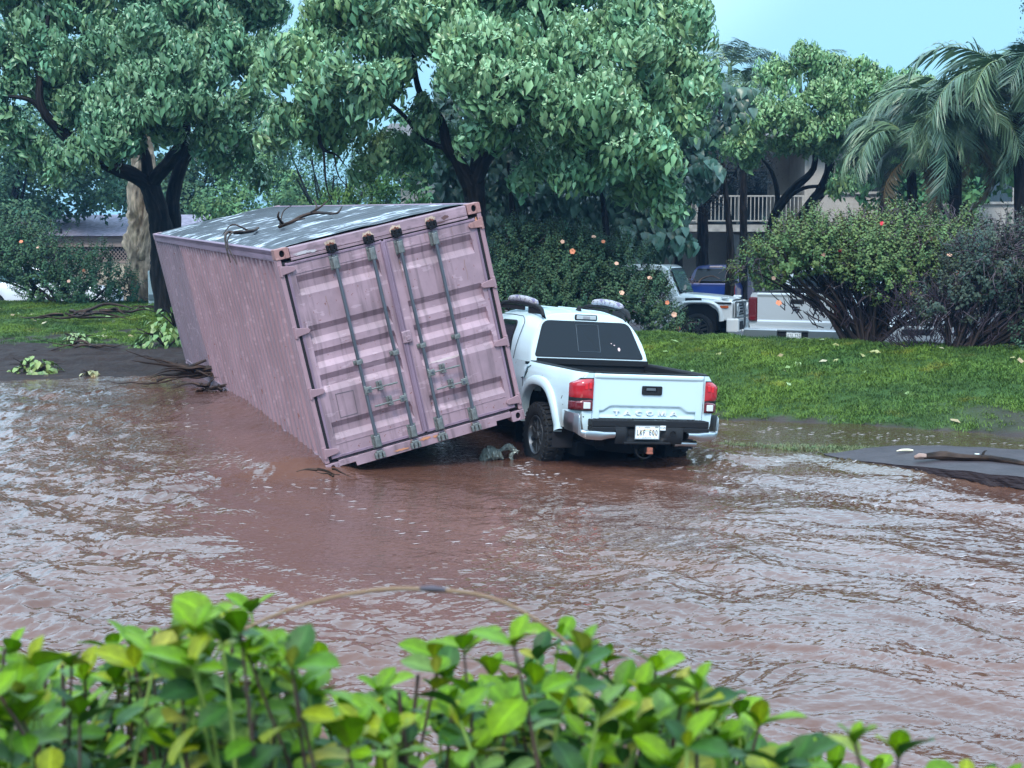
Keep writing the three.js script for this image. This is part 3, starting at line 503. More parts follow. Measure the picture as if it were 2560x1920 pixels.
  part('scuff_mark', [blob(1.62, 1.665, 0.16, 0.012, -0.0085, 13), blob(1.8, 1.66, 0.07, 0.01, -0.0085, 14)], std({ color: lin(0.62, 0.5, 0.5), roughness: 0.7 }), box40);

  // dead branch lying on the roof (its own thing, set out on the roof's slope)
  const br = thing('fallen_branch', 'forked dead branch lying on the roof of the tilted container', 'branch', [0, 0, 0]);
  br.position.copy(box40.position); br.quaternion.copy(box40.quaternion);
  const RY = (x, z, h = 0) => [x, roofY(x, -z) + 0.03 + h, z];
  const off = box40.localToWorld.bind(box40); void off;
  part('limb', tube([RY(0.78, -3.6, 0.02), RY(1.0, -3.72, 0.04), RY(1.16, -3.8, 0.06), RY(1.3, -3.75, 0.07), RY(1.42, -3.4, 0.06), RY(1.47, -3.0, 0.03), RY(1.62, -3.3, 0.09)], [0.024, 0.027, 0.026, 0.023, 0.02, 0.015, 0.008], 8, { wob: 0.2, smooth: 4 }), MAT.debris, br);
  part('limb', tube([RY(1.3, -3.75, 0.07), RY(1.45, -4.1, 0.12), RY(1.5, -4.4, 0.22)], [0.022, 0.015, 0.006], 6, { smooth: 4 }), MAT.debris, br);
  part('limb', tube([RY(1.28, -3.75, 0.08), RY(1.42, -3.7, 0.15), RY(1.58, -3.8, 0.2)], [0.02, 0.014, 0.006], 6, { smooth: 4 }), MAT.debris, br);
  part('limb', tube([RY(0.85, -3.6, 0.03), RY(0.78, -3.5, 0.14), RY(0.8, -3.45, 0.2)], [0.022, 0.018, 0.01], 6, { smooth: 3 }), MAT.debris, br);
  part('limb', tube([RY(0.72, -3.3, 0.02), RY(0.9, -3.2, 0.05), RY(1.08, -3.25, 0.04)], [0.012, 0.016, 0.008], 6, { smooth: 4 }), MAT.debris, br);
  part('twig', tube([RY(0.8, -3.6, 0.05), RY(0.95, -3.9, 0.2), RY(1.1, -4.05, 0.22)], [0.012, 0.009, 0.004], 5, { smooth: 4 }), MAT.debris, br);
  const br2 = thing('fallen_branch', 'thin dead branch hanging over the left roof edge of the container', 'branch', [0, 0, 0]);
  br2.position.copy(box40.position); br2.quaternion.copy(box40.quaternion);
  part('limb', tube([RY(0.62, -4.3, 0.0), RY(0.5, -3.9, 0.03), RY(0.38, -3.55, 0.03), RY(0.2, -3.5, 0.05), RY(0.08, -3.5, 0.12), [-0.06, H - 0.02, -3.0], [-0.09, H - 0.2, -2.75]], [0.018, 0.022, 0.022, 0.02, 0.018, 0.014, 0.008], 7, { wob: 0.2, smooth: 4 }), MAT.debris, br2);
  part('limb', tube([RY(0.3, -3.5, 0.04), RY(0.12, -3.3, 0.1), [-0.05, H + 0.03, -2.9], [-0.07, H - 0.22, -2.4]], [0.016, 0.013, 0.01, 0.005], 6, { smooth: 4 }), MAT.debris, br2);
  part('limb', tube([RY(0.35, -3.55, 0.05), RY(0.2, -3.75, 0.16), [0.02, H + 0.12, -3.6]], [0.013, 0.01, 0.004], 6, { smooth: 4 }), MAT.debris, br2);
}
/* ------------------------------------------------------------------ vehicles */
const font = await new FontLoader().loadAsync('fonts/droid/droid_sans_bold.typeface.json');
function lettering(str, w, h, depth, gap) { // letters centred on x, standing on y = 0, w wide and h high
  const out = []; let x = 0;
  for (const ch of str) { const g = new TextGeometry(ch, { font, size: 1, depth: 1, curveSegments: 5, bevelEnabled: false }); g.computeBoundingBox(); const b = g.boundingBox; g.translate(-b.min.x + x, -b.min.y, 0); if (ch === 'C' || ch === 'O') g.scale(1, 0.97, 1); x += b.max.x - b.min.x + gap; out.push(g); }
  const m = M(out); m.computeBoundingBox(); const b = m.boundingBox;
  return m.scale(w / (b.max.x - b.min.x), h / (b.max.y - b.min.y), depth / (b.max.z - b.min.z)).translate(-w / 2, 0, 0);
}
function plateTex(text, sub, rainbow) {
  return canvasTex(384, 192, (g, w, h) => {
    g.fillStyle = '#e9eef0'; g.fillRect(0, 0, w, h);
    if (rainbow) { const cols = ['#e6c2b4', '#ead0b0', '#e8e2bc', '#cbe0cc', '#c2d6ea', '#d4cae0']; cols.forEach((c, i) => { g.strokeStyle = c; g.lineWidth = 7; g.beginPath(); g.arc(w / 2, h * 1.02, 150 - i * 7, Math.PI * 1.1, Math.PI * 1.9); g.stroke(); }); }
    g.strokeStyle = '#8a979c'; g.lineWidth = 3; g.strokeRect(5, 5, w - 10, h - 10);
    g.fillStyle = '#1c2126'; g.textAlign = 'center'; g.textBaseline = 'middle';
    g.font = 'bold 24px sans-serif'; g.fillText('HAWAII', w / 2, 27);
    g.font = '80px sans-serif'; g.lineWidth = 4; g.strokeStyle = '#1c2126'; [...text].forEach((ch, i) => { g.save(); g.translate(w / 2 + (i - 3) * 50, h * 0.54); g.scale(0.82, 1.32); g.fillText(ch, 0, 0); g.strokeText(ch, 0, 0); g.restore(); });
    g.font = 'bold 20px serif'; g.fillText(sub, w / 2, h - 20);
    for (const x of [64, w - 64]) { g.beginPath(); g.arc(x, h - 18, 5, 0, 7); g.fill(); g.beginPath(); g.arc(x, 24, 5, 0, 7); g.fill(); }
    g.fillStyle = '#43505a'; g.fillRect(w - 66, 12, 50, 20); g.fillStyle = '#dfe6ea'; g.font = 'bold 16px sans-serif'; g.fillText('HI 25', w - 41, 23);
  });
}
function licensePlate(parent, tx, x, y, z, ry = 0, w = 0.305, h = 0.152) {
  const g = grid(4, 4, (u, v) => [x + (u - 0.5) * w * Math.cos(ry), y + (v - 0.5) * h, z - (u - 0.5) * w * Math.sin(ry), u, v]);
  const p = part('license_plate', g, std({ map: tx, roughness: 0.35 }), parent);
  part('plate_frame', [box(w + 0.012, 0.008, 0.008, x, y + h / 2 + 0.002, z), box(w + 0.012, 0.008, 0.008, x, y - h / 2 - 0.002, z), box(0.008, h + 0.01, 0.008, x - w / 2 - 0.003, y, z), box(0.008, h + 0.01, 0.008, x + w / 2 + 0.003, y, z)].map((q) => q.translate(-x, 0, -z).rotateY(ry).translate(x, 0, z)), MAT.chromeDull, p);
  return p;
}
// wheel with its outer face towards +x, centred on the origin; side = -1 turns it over
function addWheel(parent, x, y, z, side, { r = 0.4, w = 0.27, rim = 0.225, spokes = 6, rimMat, knobs = true, steer = 0 } = {}) {
  const o = new THREE.Group(); o.name = 'wheel'; o.position.set(x, y, z); o.rotation.y = (side < 0 ? Math.PI : 0) + steer; parent.add(o);
  const hw = w / 2, prof = [[rim - 0.005, -hw * 0.8], [rim + 0.03, -hw * 0.95], [r * 0.82, -hw], [r * 0.95, -hw * 0.92], [r - 0.006, -hw * 0.72], [r - 0.006, hw * 0.72], [r * 0.95, hw * 0.92], [r * 0.82, hw], [rim + 0.03, hw * 0.95], [rim + 0.004, hw * 0.8], [rim - 0.012, hw * 0.7]];
  const tyre = [new THREE.LatheGeometry(prof.map((p) => new THREE.Vector2(p[0], p[1])), 48).rotateZ(-Math.PI / 2)];
  if (knobs) for (let i = 0; i < 32; i++) for (const s of [-1, 1]) { const a = (i + (s > 0 ? 0.5 : 0)) / 32 * 6.28319; const b = new THREE.BoxGeometry(hw * 0.62, 0.02, r * 0.115); b.rotateY(s * 0.25).translate(s * hw * 0.5, r + 0.002, 0); tyre.push(b.rotateX(a)); const c = new THREE.BoxGeometry(0.016, r * 0.15, r * 0.1); c.translate(s * hw * 0.95, r * 0.9, 0); tyre.push(c.rotateX(a)); }
  part('tyre', tyre, MAT.tire, o);
  const lip = new THREE.LatheGeometry([[rim - 0.012, hw * 0.5], [rim + 0.006, hw * 0.86], [rim, hw * 0.92], [rim - 0.018, hw * 0.86], [rim - 0.03, hw * 0.4], [rim - 0.045, -hw * 0.6]].map((p) => new THREE.Vector2(...p)), 40).rotateZ(-Math.PI / 2);
  part('rim', [lip], rimMat || MAT.chromeDull, o);
  const sp = []; for (let i = 0; i < spokes; i++) { const a = i / spokes * 6.28319, b = new RoundedBoxGeometry(0.03, rim - 0.05, 0.05, 2, 0.01).translate(hw * 0.55, (rim + 0.02) / 2, 0); const c = b.clone().translate(0, 0, 0.045), d = b.clone().translate(0, 0, -0.045); sp.push(c.rotateX(a), d.rotateX(a)); }
  sp.push(cyl(0.055, 0.045, 0.05, 'x', hw * 0.58, 0, 0, 20)); for (let i = 0; i < 6; i++) { const a = i / 6 * 6.28; sp.push(cyl(0.009, 0.009, 0.03, 'x', hw * 0.6, 0.06 * Math.cos(a), 0.06 * Math.sin(a), 8)); }
  part('spokes', sp, rimMat || MAT.chromeDull, o);
  part('brake_disc', [cyl(rim - 0.06, rim - 0.06, 0.02, 'x', 0, 0, 0, 30), cyl(rim - 0.02, rim - 0.02, 0.01, 'x', -hw * 0.5, 0, 0, 30)], MAT.blackMatte, o);
  return o;
}
const lerpTable = (T, x) => { if (x <= T[0][0]) return T[0][1]; for (let i = 1; i < T.length; i++) if (x <= T[i][0]) return lerp(T[i - 1][1], T[i][1], (x - T[i - 1][0]) / (T[i][0] - T[i - 1][0])); return T[T.length - 1][1]; };
const archPt = (a, b, zc, yc, t, e = 2.5) => { const c = Math.cos(t), s = Math.sin(t); return [zc + a * Math.sign(c) * Math.abs(c) ** (2 / e), yc + b * Math.abs(s) ** (2 / e)]; };

/* A pickup seen from behind. z = 0 at the rear, cab towards -z. */
function pickupBody(t, o) {
  const { P, hwT, bedL, railY, baseY, cabH, wheelZ, wheelY, archA, archB, frontL, tailIn = 0.03 } = o;
  const side = (y, z) => lerpTable(hwT, y) - tailIn * sstep(-0.35, -0.05, z) ** 1.5;
  o.side = side;
  const archY = (z) => { const q = Math.abs((z - wheelZ) / archA); return q >= 1 ? -9 : wheelY + archB * (1 - q ** 2.5) ** (1 / 2.5); };
  const zs = []; for (let z = -0.06; z > -bedL - 0.02; z -= 0.045) zs.push(z); zs.push(-bedL - 0.02);
  for (const s of [-1, 1]) {
    const zz = [...zs, wheelZ - archA, wheelZ + archA, wheelZ + archA * 0.97, wheelZ - archA * 0.97].sort((a, b) => b - a);
    part('bed_side', grid(zz.length - 1, 16, (u, v, i) => { const z = zz[i], y0 = Math.max(baseY, archY(z)), y = lerp(y0, railY, v), bul = 0.018 * Math.exp(-(((Math.hypot((z - wheelZ) / archA, (y - wheelY) / archB) - 1.15) / 0.35) ** 2)); return [s * (side(y, z) + bul), y, z, z, y]; }), o.PM || P, t);
    part('rear_corner', [grid(8, 14, (u, v) => { const y = lerp(baseY, railY, v), x1 = side(y, -0.06); return [s * lerp(0.62, x1, u), y, -0.06 - 0.035 * (1 - u) ** 2 * 0]; })], P, t);
    part('bed_rail', grid(zs.length - 1, 3, (u, v, i) => [s * (side(railY, zs[i]) - [0.0, 0.004, 0.085, 0.09][Math.round(v * 3)]), railY + [0.001, 0.013, 0.013, -0.02][Math.round(v * 3)], zs[i]]), MAT.black, t);
    part('bed_wall', [grid(10, 1, (u, v) => [s * 0.71, lerp(railY - 0.005, railY - 0.42, v), lerp(-0.1, -bedL, u)]), box(0.03, 0.05, bedL - 0.3, s * 0.695, railY - 0.1, -bedL / 2 - 0.05, 0.008), box(0.22, 0.2, 0.75, s * 0.6, railY - 0.34, wheelZ, 0.05)], MAT.black, t);
    part('wheel_well', [box(0.02, 0.7, archA * 2.1, s * 0.5, wheelY + 0.35, wheelZ), box(0.4, 0.02, archA * 2, s * 0.68, wheelY + archB + 0.02, wheelZ), box(0.36, 0.5, 0.02, s * 0.68, wheelY + 0.4, wheelZ - archA - 0.02), box(0.36, 0.5, 0.02, s * 0.68, wheelY + 0.4, wheelZ + archA + 0.02)], MAT.blackMatte, t);
    if (o.flare) part('fender_flare', grid(40, 6, (u, v) => {
      const tt = lerp(-0.02, Math.PI + 0.02, u), [z0, y0] = archPt(archA, archB, wheelZ, wheelY, clamp(tt, 0.0001, Math.PI - 0.0001)), [z1, y1] = archPt(archA + 0.115, archB + 0.115, wheelZ, wheelY, clamp(tt, 0.0001, Math.PI - 0.0001));
      const k = [0, 0, 0.12, 0.5, 0.85, 1, 1][Math.round(v * 6)], off = [-0.05, 0.045, 0.062, 0.066, 0.05, 0.03, -0.01][Math.round(v * 6)];
      const z = lerp(z0, z1, k), y = Math.max(lerp(y0, y1, k), baseY - 0.03 - 0.05 * (1 - k)); return [s * (side(Math.max(y, baseY), z) + off), y, z];
    }), o.flareMat || P, t);
  }
  part('bed_floor', [box(1.42, 0.02, bedL - 0.1, 0, railY - 0.42, -bedL / 2 - 0.05), ...Array.from({ length: 9 }, (_, i) => box(0.07, 0.016, bedL - 0.15, -0.56 + i * 0.14, railY - 0.405, -bedL / 2 - 0.05))], MAT.black, t);
  part('bed_front', [box(1.46, 0.43, 0.03, 0, railY - 0.21, -bedL + 0.005, 0.005), box(1.52, 0.075, 0.07, 0, railY + 0.012, -bedL + 0.01, 0.008)], MAT.black, t);
  // cab shell: profile over the roof, swept forward; the back and the windscreen lean
  const { rearP, fullP, z0, rearLean, cabL, screenLean, belt } = o;
  const prof = (T, k) => { const n = T.length - 1, q = Math.abs(k) * n, i = Math.min(n - 1, Math.floor(q)); const f = q - i; return [Math.sign(k) * lerp(T[n - i][0], T[n - i - 1][0], f), lerp(T[n - i][1], T[n - i - 1][1], f)]; };
  const at = (k, s) => { // k -1..1 across, s metres forward of the cab's back
    const a = prof(rearP, k), b = prof(fullP, k), m = sstep(-0.02, 0.4, s), f = sstep(cabL - 0.5, cabL, s);
    const x = lerp(a[0], b[0], m) * (1 - 0.06 * f), y = lerp(a[1], b[1], m) - 0.02 * f; const lean = lerp(rearLean, -screenLean, sstep(0.15, cabL - 0.25, s));
    return [x, y, z0 - s - lean * (y - belt)];
  };
  const ss = [0, 0.015, 0.04, 0.08, 0.14, 0.22, 0.32, 0.45, 0.65, 0.9, 1.2, 1.5, 1.75, cabL - 0.25, cabL - 0.12, cabL - 0.04, cabL];
  const rnd0 = (s) => (s < 0.05 ? 0.985 + 0.015 * Math.sqrt(s / 0.05) : 1);
  part('cab', grid(56, ss.length - 1, (u, v, i, j) => { const q = at(u * 2 - 1, ss[j]); const c = rnd0(ss[j]); return [q[0] * c, belt + (q[1] - belt) * c, q[2]]; }), P, t);
  const backZ = (x, y) => z0 - rearLean * (y - belt) - 0.045 * (x / 0.7) ** 2;
  const rearEdge = Array.from({ length: 57 }, (_, i) => { const q = at(i / 28 - 1, 0); return [q[0] * 0.985, belt + (q[1] - belt) * 0.985]; });
  part('cab_back', [patch([...rearEdge, [0.8, belt - 0.35], [-0.8, belt - 0.35]], (a, b) => { const e = 0; return [a, b, backZ(a * 0, b) - e]; }, 5)], P, t);
  const sideX = (y, s) => { let lo = 0, hi = 1; for (let i = 0; i < 24; i++) { const m = (lo + hi) / 2; at(m, s)[1] > y ? lo = m : hi = m; } return at((lo + hi) / 2, s); };
  o.sideX = sideX; o.backZ = backZ; o.at = at;
  // lower cab and nose
  const bodyTop = belt + 0.01;
  for (const s of [-1, 1]) part('door', grid(20, 12, (u, v) => { const z = lerp(z0 + 0.0, z0 - cabL, u), y = lerp(baseY - 0.02, bodyTop, v); return [s * (lerpTable(hwT, Math.min(y, railY - 0.1)) - lerp(0, lerpTable(hwT, railY - 0.1) - fullP[0][0], sstep(railY - 0.1, bodyTop, y))), y, z, z, y]; }), o.PM || P, t);
  part('hood', grid(24, 20, (u, v) => { const k = u * 2 - 1, z = lerp(z0 - cabL + 0.06, z0 - cabL - frontL, v), y = belt + 0.02 - 0.1 * v - 0.14 * v ** 6 - 0.06 * k * k - 0.18 * Math.abs(k) ** 8; return [k * (0.9 - 0.06 * v), y, z]; }), P, t);
  for (const s of [-1, 1]) part('front_fender', grid(16, 8, (u, v) => { const z = lerp(z0 - cabL, z0 - cabL - frontL, u); return [s * (0.9 - 0.06 * u), lerp(0.55, belt - 0.2, v) - 0.12 * u * v, z]; }), P, t);
  part('nose', box(1.7, 0.5, 0.1, 0, 0.72, z0 - cabL - frontL, 0.04), P, t);
  part('underbody', [box(1.3, 0.2, bedL + cabL, 0, 0.42, -(bedL + cabL) / 2 - 0.3), box(0.5, 0.18, 0.6, 0.3, 0.36, -0.75, 0.05), cyl(0.05, 0.05, 1.4, 'x', 0, wheelY, wheelZ, 12), box(0.24, 0.24, 0.24, 0, wheelY, wheelZ, 0.08)], MAT.blackMatte, t);
}
function windowPane(t, name, poly, fn, frame = true) {
  const w = part(name, patch(poly, fn, 5), MAT.glassDark, t); return w;
}

/* ---- white pickup caught in the flood */
const whiteTruck = thing('pickup_truck', 'white pickup truck with an empty black bed standing in the flood against the container', 'pickup truck', [1.56, -0.03, -16.78]);
whiteTruck.rotation.set(0.006, 0.358, -0.058, 'YXZ');
{
  setSeed(77);
  const t = whiteTruck, P = paint(0.56, 0.7, 0.76, 0.32, 0.4);
  const mud = tex(512, 512, (u, v) => { const y = v * 1.3, f = tf(u, v, 10, 10, 4, 501), film = sstep(0.78, 0.44, y + 0.3 * (f - 0.5)) * 0.5, sp = tn(u * 110, v * 75, 110, 75, 7) > 0.9 && tf(u, v, 7, 7, 2, 9) > 0.3 + y * 0.35 ? 0.5 : 0, a = clamp(Math.max(film * (0.5 + f), sp)); return [lerp(0.775, 0.5, a), lerp(0.855, 0.42, a), lerp(0.885, 0.37, a)]; });
  mud.repeat.set(0.5, 1 / 1.3);
  const o = {
    PM: phys({ map: mud, roughness: 0.34, clearcoat: 0.4, clearcoatRoughness: 0.08 }), P, hwT: [[0.44, 0.865], [0.55, 0.89], [0.72, 0.908], [0.93, 0.912], [1.03, 0.895], [1.09, 0.868], [1.13, 0.835]], bedL: 1.72, railY: 1.13, baseY: 0.46, wheelZ: -1.19, wheelY: 0.27, archA: 0.54, archB: 0.61, frontL: 1.25, flare: true, tailIn: 0.07,
    rearP: [[0.82, 1.12], [0.805, 1.25], [0.77, 1.38], [0.715, 1.5], [0.655, 1.59], [0.595, 1.655], [0.52, 1.7], [0.42, 1.728], [0.28, 1.743], [0.14, 1.75], [0, 1.752]],
    fullP: [[0.885, 1.12], [0.875, 1.25], [0.84, 1.38], [0.785, 1.5], [0.725, 1.6], [0.665, 1.67], [0.58, 1.72], [0.45, 1.755], [0.3, 1.772], [0.15, 1.78], [0, 1.783]],
    z0: -1.79, rearLean: 0.42, cabL: 2.2, screenLean: 1.1, belt: 1.12,
  };
  pickupBody(t, o);
  const seam = std({ color: lin(0.03, 0.035, 0.045), roughness: 0.9 });
  // tailgate with its stepped lower half
  const step = (x, y) => { const yl = lerp(0.767, 0.708, sstep(0.43, 0.56, Math.abs(x + 0.03))); return sstep(yl, yl - 0.035, y); };
  part('tailgate', [grid(90, 60, (u, v) => { const x = lerp(-0.703, 0.703, u), y = lerp(0.615, 1.128, v), e = 0.012 * (1 - sstep(0, 0.02, 0.703 - Math.abs(x))); return [x, y, -0.062 + 0.016 * sstep(1.06, 1.085, y) - 0.02 * sstep(1.112, 1.13, y) - 0.022 * step(x, y) + 0.01 * sstep(0.66, 0.62, y) - e, x, y]; }), box(1.4, 0.48, 0.05, 0, 0.87, -0.115)], P, t);
  const tg = t.children[t.children.length - 1];
  part('lettering', lettering('TACOMA', 0.82, 0.05, 0.03, 0.6).translate(-0.02, 0.652, -0.094), paint(0.7, 0.73, 0.75), tg);
  part('tailgate_cap', box(1.4, 0.018, 0.06, 0, 1.134, -0.09, 0.006), MAT.black, tg);
  const hd = part('tailgate_handle', [extr(roundPoly([[-0.128, -0.052], [0.128, -0.052], [0.128, 0.052], [-0.128, 0.052]], 0.016, 3), 0.014, { bevel: 0.003, holes: [roundPoly([[-0.085, -0.03], [0.06, -0.03], [0.06, 0.034], [-0.085, 0.034]], 0.01, 3)] }).translate(0.035, 0.945, -0.062), box(0.17, 0.075, 0.004, 0.025, 0.946, -0.061)], MAT.black, tg);
  part('lever', box(0.12, 0.03, 0.01, 0.02, 0.958, -0.052, 0.004), std({ color: lin(0.1, 0.12, 0.14), roughness: 0.3 }), hd);
  for (const x of [-0.708, 0.708]) part('panel_gap', box(0.008, 0.52, 0.03, x, 0.87, -0.075), seam, t);
  // tail lights wrap round the corners
  for (const s of [-1, 1]) {
    const path = [[0.716, -0.035], [0.79, -0.038], [0.855, -0.055], [0.9, -0.1], [0.922, -0.18], [0.926, -0.26]];
    const lamp = (y0, y1, off, n = 14) => grid(n, 8, (u, v) => { const q = u * 5, i = Math.min(4, Math.floor(q)), f = q - i, y = lerp(y0, y1, v), w = 1 - 0.12 * (v > 0.8 ? (v - 0.8) * 5 : 0) * u; const ed = off * Math.min(1, 6 * Math.min(u, 1 - u), 6 * Math.min(v, 1 - v)); return [s * (lerp(path[i][0], path[i + 1][0], f) * w + ed * 0.5), y - 0.018 * u * u * (y > 0.9 ? 1 : 0.4), lerp(path[i][1], path[i + 1][1], f) + ed]; });
    const tl = part('tail_light', [lamp(0.695, 1.075, 0.004)], MAT.black, t);
    part('red_lens', lamp(0.835, 1.065, 0.02), MAT.redLens, tl);
    part('dark_lens', lamp(0.705, 0.828, 0.014), MAT.darkRedLens, tl);
    part('reverse_lens', box(0.085, 0.075, 0.02, s * 0.79, 0.757, -0.028, 0.008), MAT.clearLens, tl);
    part('inner_lamp', [box(0.035, 0.07, 0.01, s * 0.762, 0.985, -0.014, 0.006), box(0.035, 0.07, 0.01, s * 0.81, 0.975, -0.02, 0.006)], phys({ color: lin(0.62, 0.02, 0.03), roughness: 0.2 }), tl);
  }
  // bumper: chrome corners, black middle with the plate
  const plan = (s) => { const T = [[-0.915, -0.36], [-0.93, -0.2], [-0.925, -0.07], [-0.89, 0.02], [-0.82, 0.065], [-0.6, 0.09], [0, 0.1]]; const q = clamp(s) * 6, i = Math.min(5, Math.floor(q)), f = q - i; return [lerp(T[i][0], T[i + 1][0], f), lerp(T[i][1], T[i + 1][1], f)]; };
  const bp = part('bumper', [grid(40, 10, (u, v) => { const x = lerp(-0.46, 0.4, u), y = lerp(0.335, 0.53, v) - 0.0; return [x, y, 0.06 + 0.03 * Math.sin(v * 3.1) - 0.05 * sstep(0.2, 0.14, Math.abs(x + 0.07) - 0.06) * sstep(0.37, 0.4, y)]; }), box(1.5, 0.08, 0.16, 0, 0.565, -0.02, 0.012), box(0.34, 0.05, 0.14, -0.58, 0.5, 0.0, 0.01), box(0.38, 0.05, 0.14, 0.56, 0.5, 0.0, 0.01), box(0.6, 0.03, 0.1, -0.05, 0.345, 0.035, 0.012)], MAT.black, t);
  part('step_pad', [...Array.from({ length: 10 }, (_, i) => box(0.035, 0.008, 0.1, -0.68 + i * 0.048, 0.607, 0.0, 0.003).rotateY(0)), ...Array.from({ length: 10 }, (_, i) => box(0.035, 0.008, 0.1, 0.25 + i * 0.048, 0.607, 0.0, 0.003))], MAT.rubber, bp);
  for (const s of [-1, 1]) {
    const top = (q) => lerp(0.665, 0.488, sstep(0.58, 0.64, q)) - 0.012 * sstep(0.85, 1, q), bot = (q) => lerp(0.452, 0.375, sstep(0.35, 0.9, q)) + 0.03 * sstep(0.93, 1, q);
    part('bumper_corner', grid(46, 10, (u, v) => { const q = u, [x, z] = plan(q * 0.87), y = lerp(bot(q), top(q), v), b = 0.028 * Math.sin(Math.PI * clamp(v * 1.0)) * 0.6; return [s * (x - (1 - u) * b), y, z + b * u - 0.012 * (1 - v) * u - 0.03 * sstep(0.965, 1, v)]; }), MAT.chromeDull, bp);
  }
  part('bumper_bolt', cyl(0.008, 0.008, 0.01, 'z', -0.86, 0.635, 0.05, 8), MAT.black, bp);
  licensePlate(t, plateTex('LKF 600', 'ALOHA STATE', true), -0.07, 0.475, 0.1);
  part('sticker', grid(2, 2, (u, v) => [lerp(0.092, 0.165, u), lerp(0.5, 0.555, v), 0.098]), std({ map: canvasTex(128, 96, (g, w, h) => { g.fillStyle = '#e6ecee'; g.fillRect(0, 0, w, h); g.fillStyle = '#20262b'; g.font = 'bold 50px sans-serif'; g.textAlign = 'center'; g.textBaseline = 'middle'; g.fillText('11·25', w / 2, h / 2, 118); }), roughness: 0.5 }), bp);
  part('tow_socket', [new THREE.TorusGeometry(0.03, 0.01, 8, 20).translate(0.27, 0.46, 0.085), cyl(0.022, 0.022, 0.02, 'z', 0.27, 0.46, 0.08, 16)], MAT.blackMatte, bp);
  const hitch = part('hitch', [box(0.07, 0.07, 0.2, -0.02, 0.265, -0.02, 0.006), new THREE.TorusGeometry(0.11, 0.012, 8, 24, Math.PI).rotateZ(Math.PI).translate(-0.05, 0.27, 0.02), box(0.3, 0.05, 0.05, -0.02, 0.3, -0.06)], MAT.blackMatte, t);
  part('hitch_cover', [box(0.066, 0.07, 0.03, -0.018, 0.262, 0.09, 0.006), box(0.075, 0.018, 0.035, -0.02, 0.232, 0.092, 0.003)], std({ map: mottle, color: lin(0.5, 0.16, 0.1), roughness: 0.6 }), hitch);
  part('exhaust_tip', [cyl(0.032, 0.034, 0.26, 'x', 0.5, 0.335, -0.02, 18), cyl(0.03, 0.03, 0.05, 'x', 0.37, 0.33, -0.02, 14)], MAT.chromeDull, t);
  // glass
  const bz = (x, y) => o.backZ(0, y) + 0.006;
  const rw = windowPane(t, 'rear_window', roundPoly([[-0.745, 1.2], [0.745, 1.2], [0.585, 1.632], [-0.585, 1.632]], [0.05, 0.05, 0.09, 0.09], 5), (a, b) => [a, b, bz(a, b)]);
  part('window_seal', (() => { const q = roundPoly([[-0.76, 1.185], [0.76, 1.185], [0.597, 1.645], [-0.597, 1.645]], [0.05, 0.05, 0.1, 0.1], 5); return patch(q, (a, b) => [a, b, bz(a, b) - 0.003], 2); })(), MAT.rubber, t);
  part('sliding_pane', [box(0.006, 0.36, 0.006, 0.155, 1.44, bz(0, 1.44) + 0.002).translate(0, 0, 0), box(0.006, 0.36, 0.006, -0.15, 1.44, bz(0, 1.44) + 0.002)].map((g) => { g.translate(0, -1.44, -bz(0, 1.44)).rotateX(-Math.atan(o.rearLean)).translate(0, 1.44, bz(0, 1.44)); return g; }).concat([box(0.31, 0.008, 0.006, 0, 1.268, bz(0, 1.268) + 0.003), box(0.31, 0.006, 0.006, 0, 1.605, bz(0, 1.605) + 0.003)]), std({ color: lin(0.06, 0.08, 0.1), roughness: 0.3 }), rw);
  part('sticker', [patch(ring(0.42, 1.31, 0.018, 0.024, 10), (a, b) => [a, b, bz(a, b) + 0.002], 2), patch(ring(0.36, 1.36, 0.012, 0.006, 8), (a, b) => [a, b, bz(a, b) + 0.002], 2), patch(ring(0.32, 1.38, 0.009, 0.006, 8), (a, b) => [a, b, bz(a, b) + 0.002], 2)], std({ color: lin(0.7, 0.5, 0.5), roughness: 0.5 }), rw);
  for (const s of [-1, 1]) {
    const onSide = (off) => (z, y) => { const q = o.sideX(y, -(z) - 1.79 + 0.35); return [s * (Math.abs(q[0]) + off), y, z]; };
    part('window_seal', patch(roundPoly([[-2.33, 1.2], [-3.06, 1.17], [-3.06, 1.6], [-2.5, 1.61]], [0.08, 0.02, 0.02, 0.12], 5), onSide(0.004), 4), MAT.rubber, t);
    windowPane(t, 'side_window', roundPoly([[-2.36, 1.215], [-3.04, 1.185], [-3.04, 1.588], [-2.52, 1.592]], [0.08, 0.02, 0.02, 0.12], 5), onSide(0.007));
    windowPane(t, 'side_window', roundPoly([[-3.14, 1.185], [-3.95, 1.17], [-3.62, 1.5], [-3.45, 1.588], [-3.14, 1.59]], 0.04, 4), onSide(0.007));
    const sp = (z, y) => { const p = y > 1.12 ? onSide(0.003)(z, y) : [s * (lerpTable(o.hwT, y) + 0.002), y, z]; return p; };
    part('door_seam', [tube([[-2.5, 1.665], [-2.3, 1.6], [-2.235, 1.5], [-2.2, 1.3], [-2.22, 1.13]].map((q) => sp(...q)), 0.0045, 5, { smooth: 3 }), tube([[-2.5, 1.665], [-2.9, 1.67], [-3.3, 1.66]].map((q) => sp(...q)), 0.0045, 5, { smooth: 3 })], seam, t);
    part('door_handle', box(0.03, 0.03, 0.16, s * 0.905, 1.02, -2.38, 0.01), P, t);
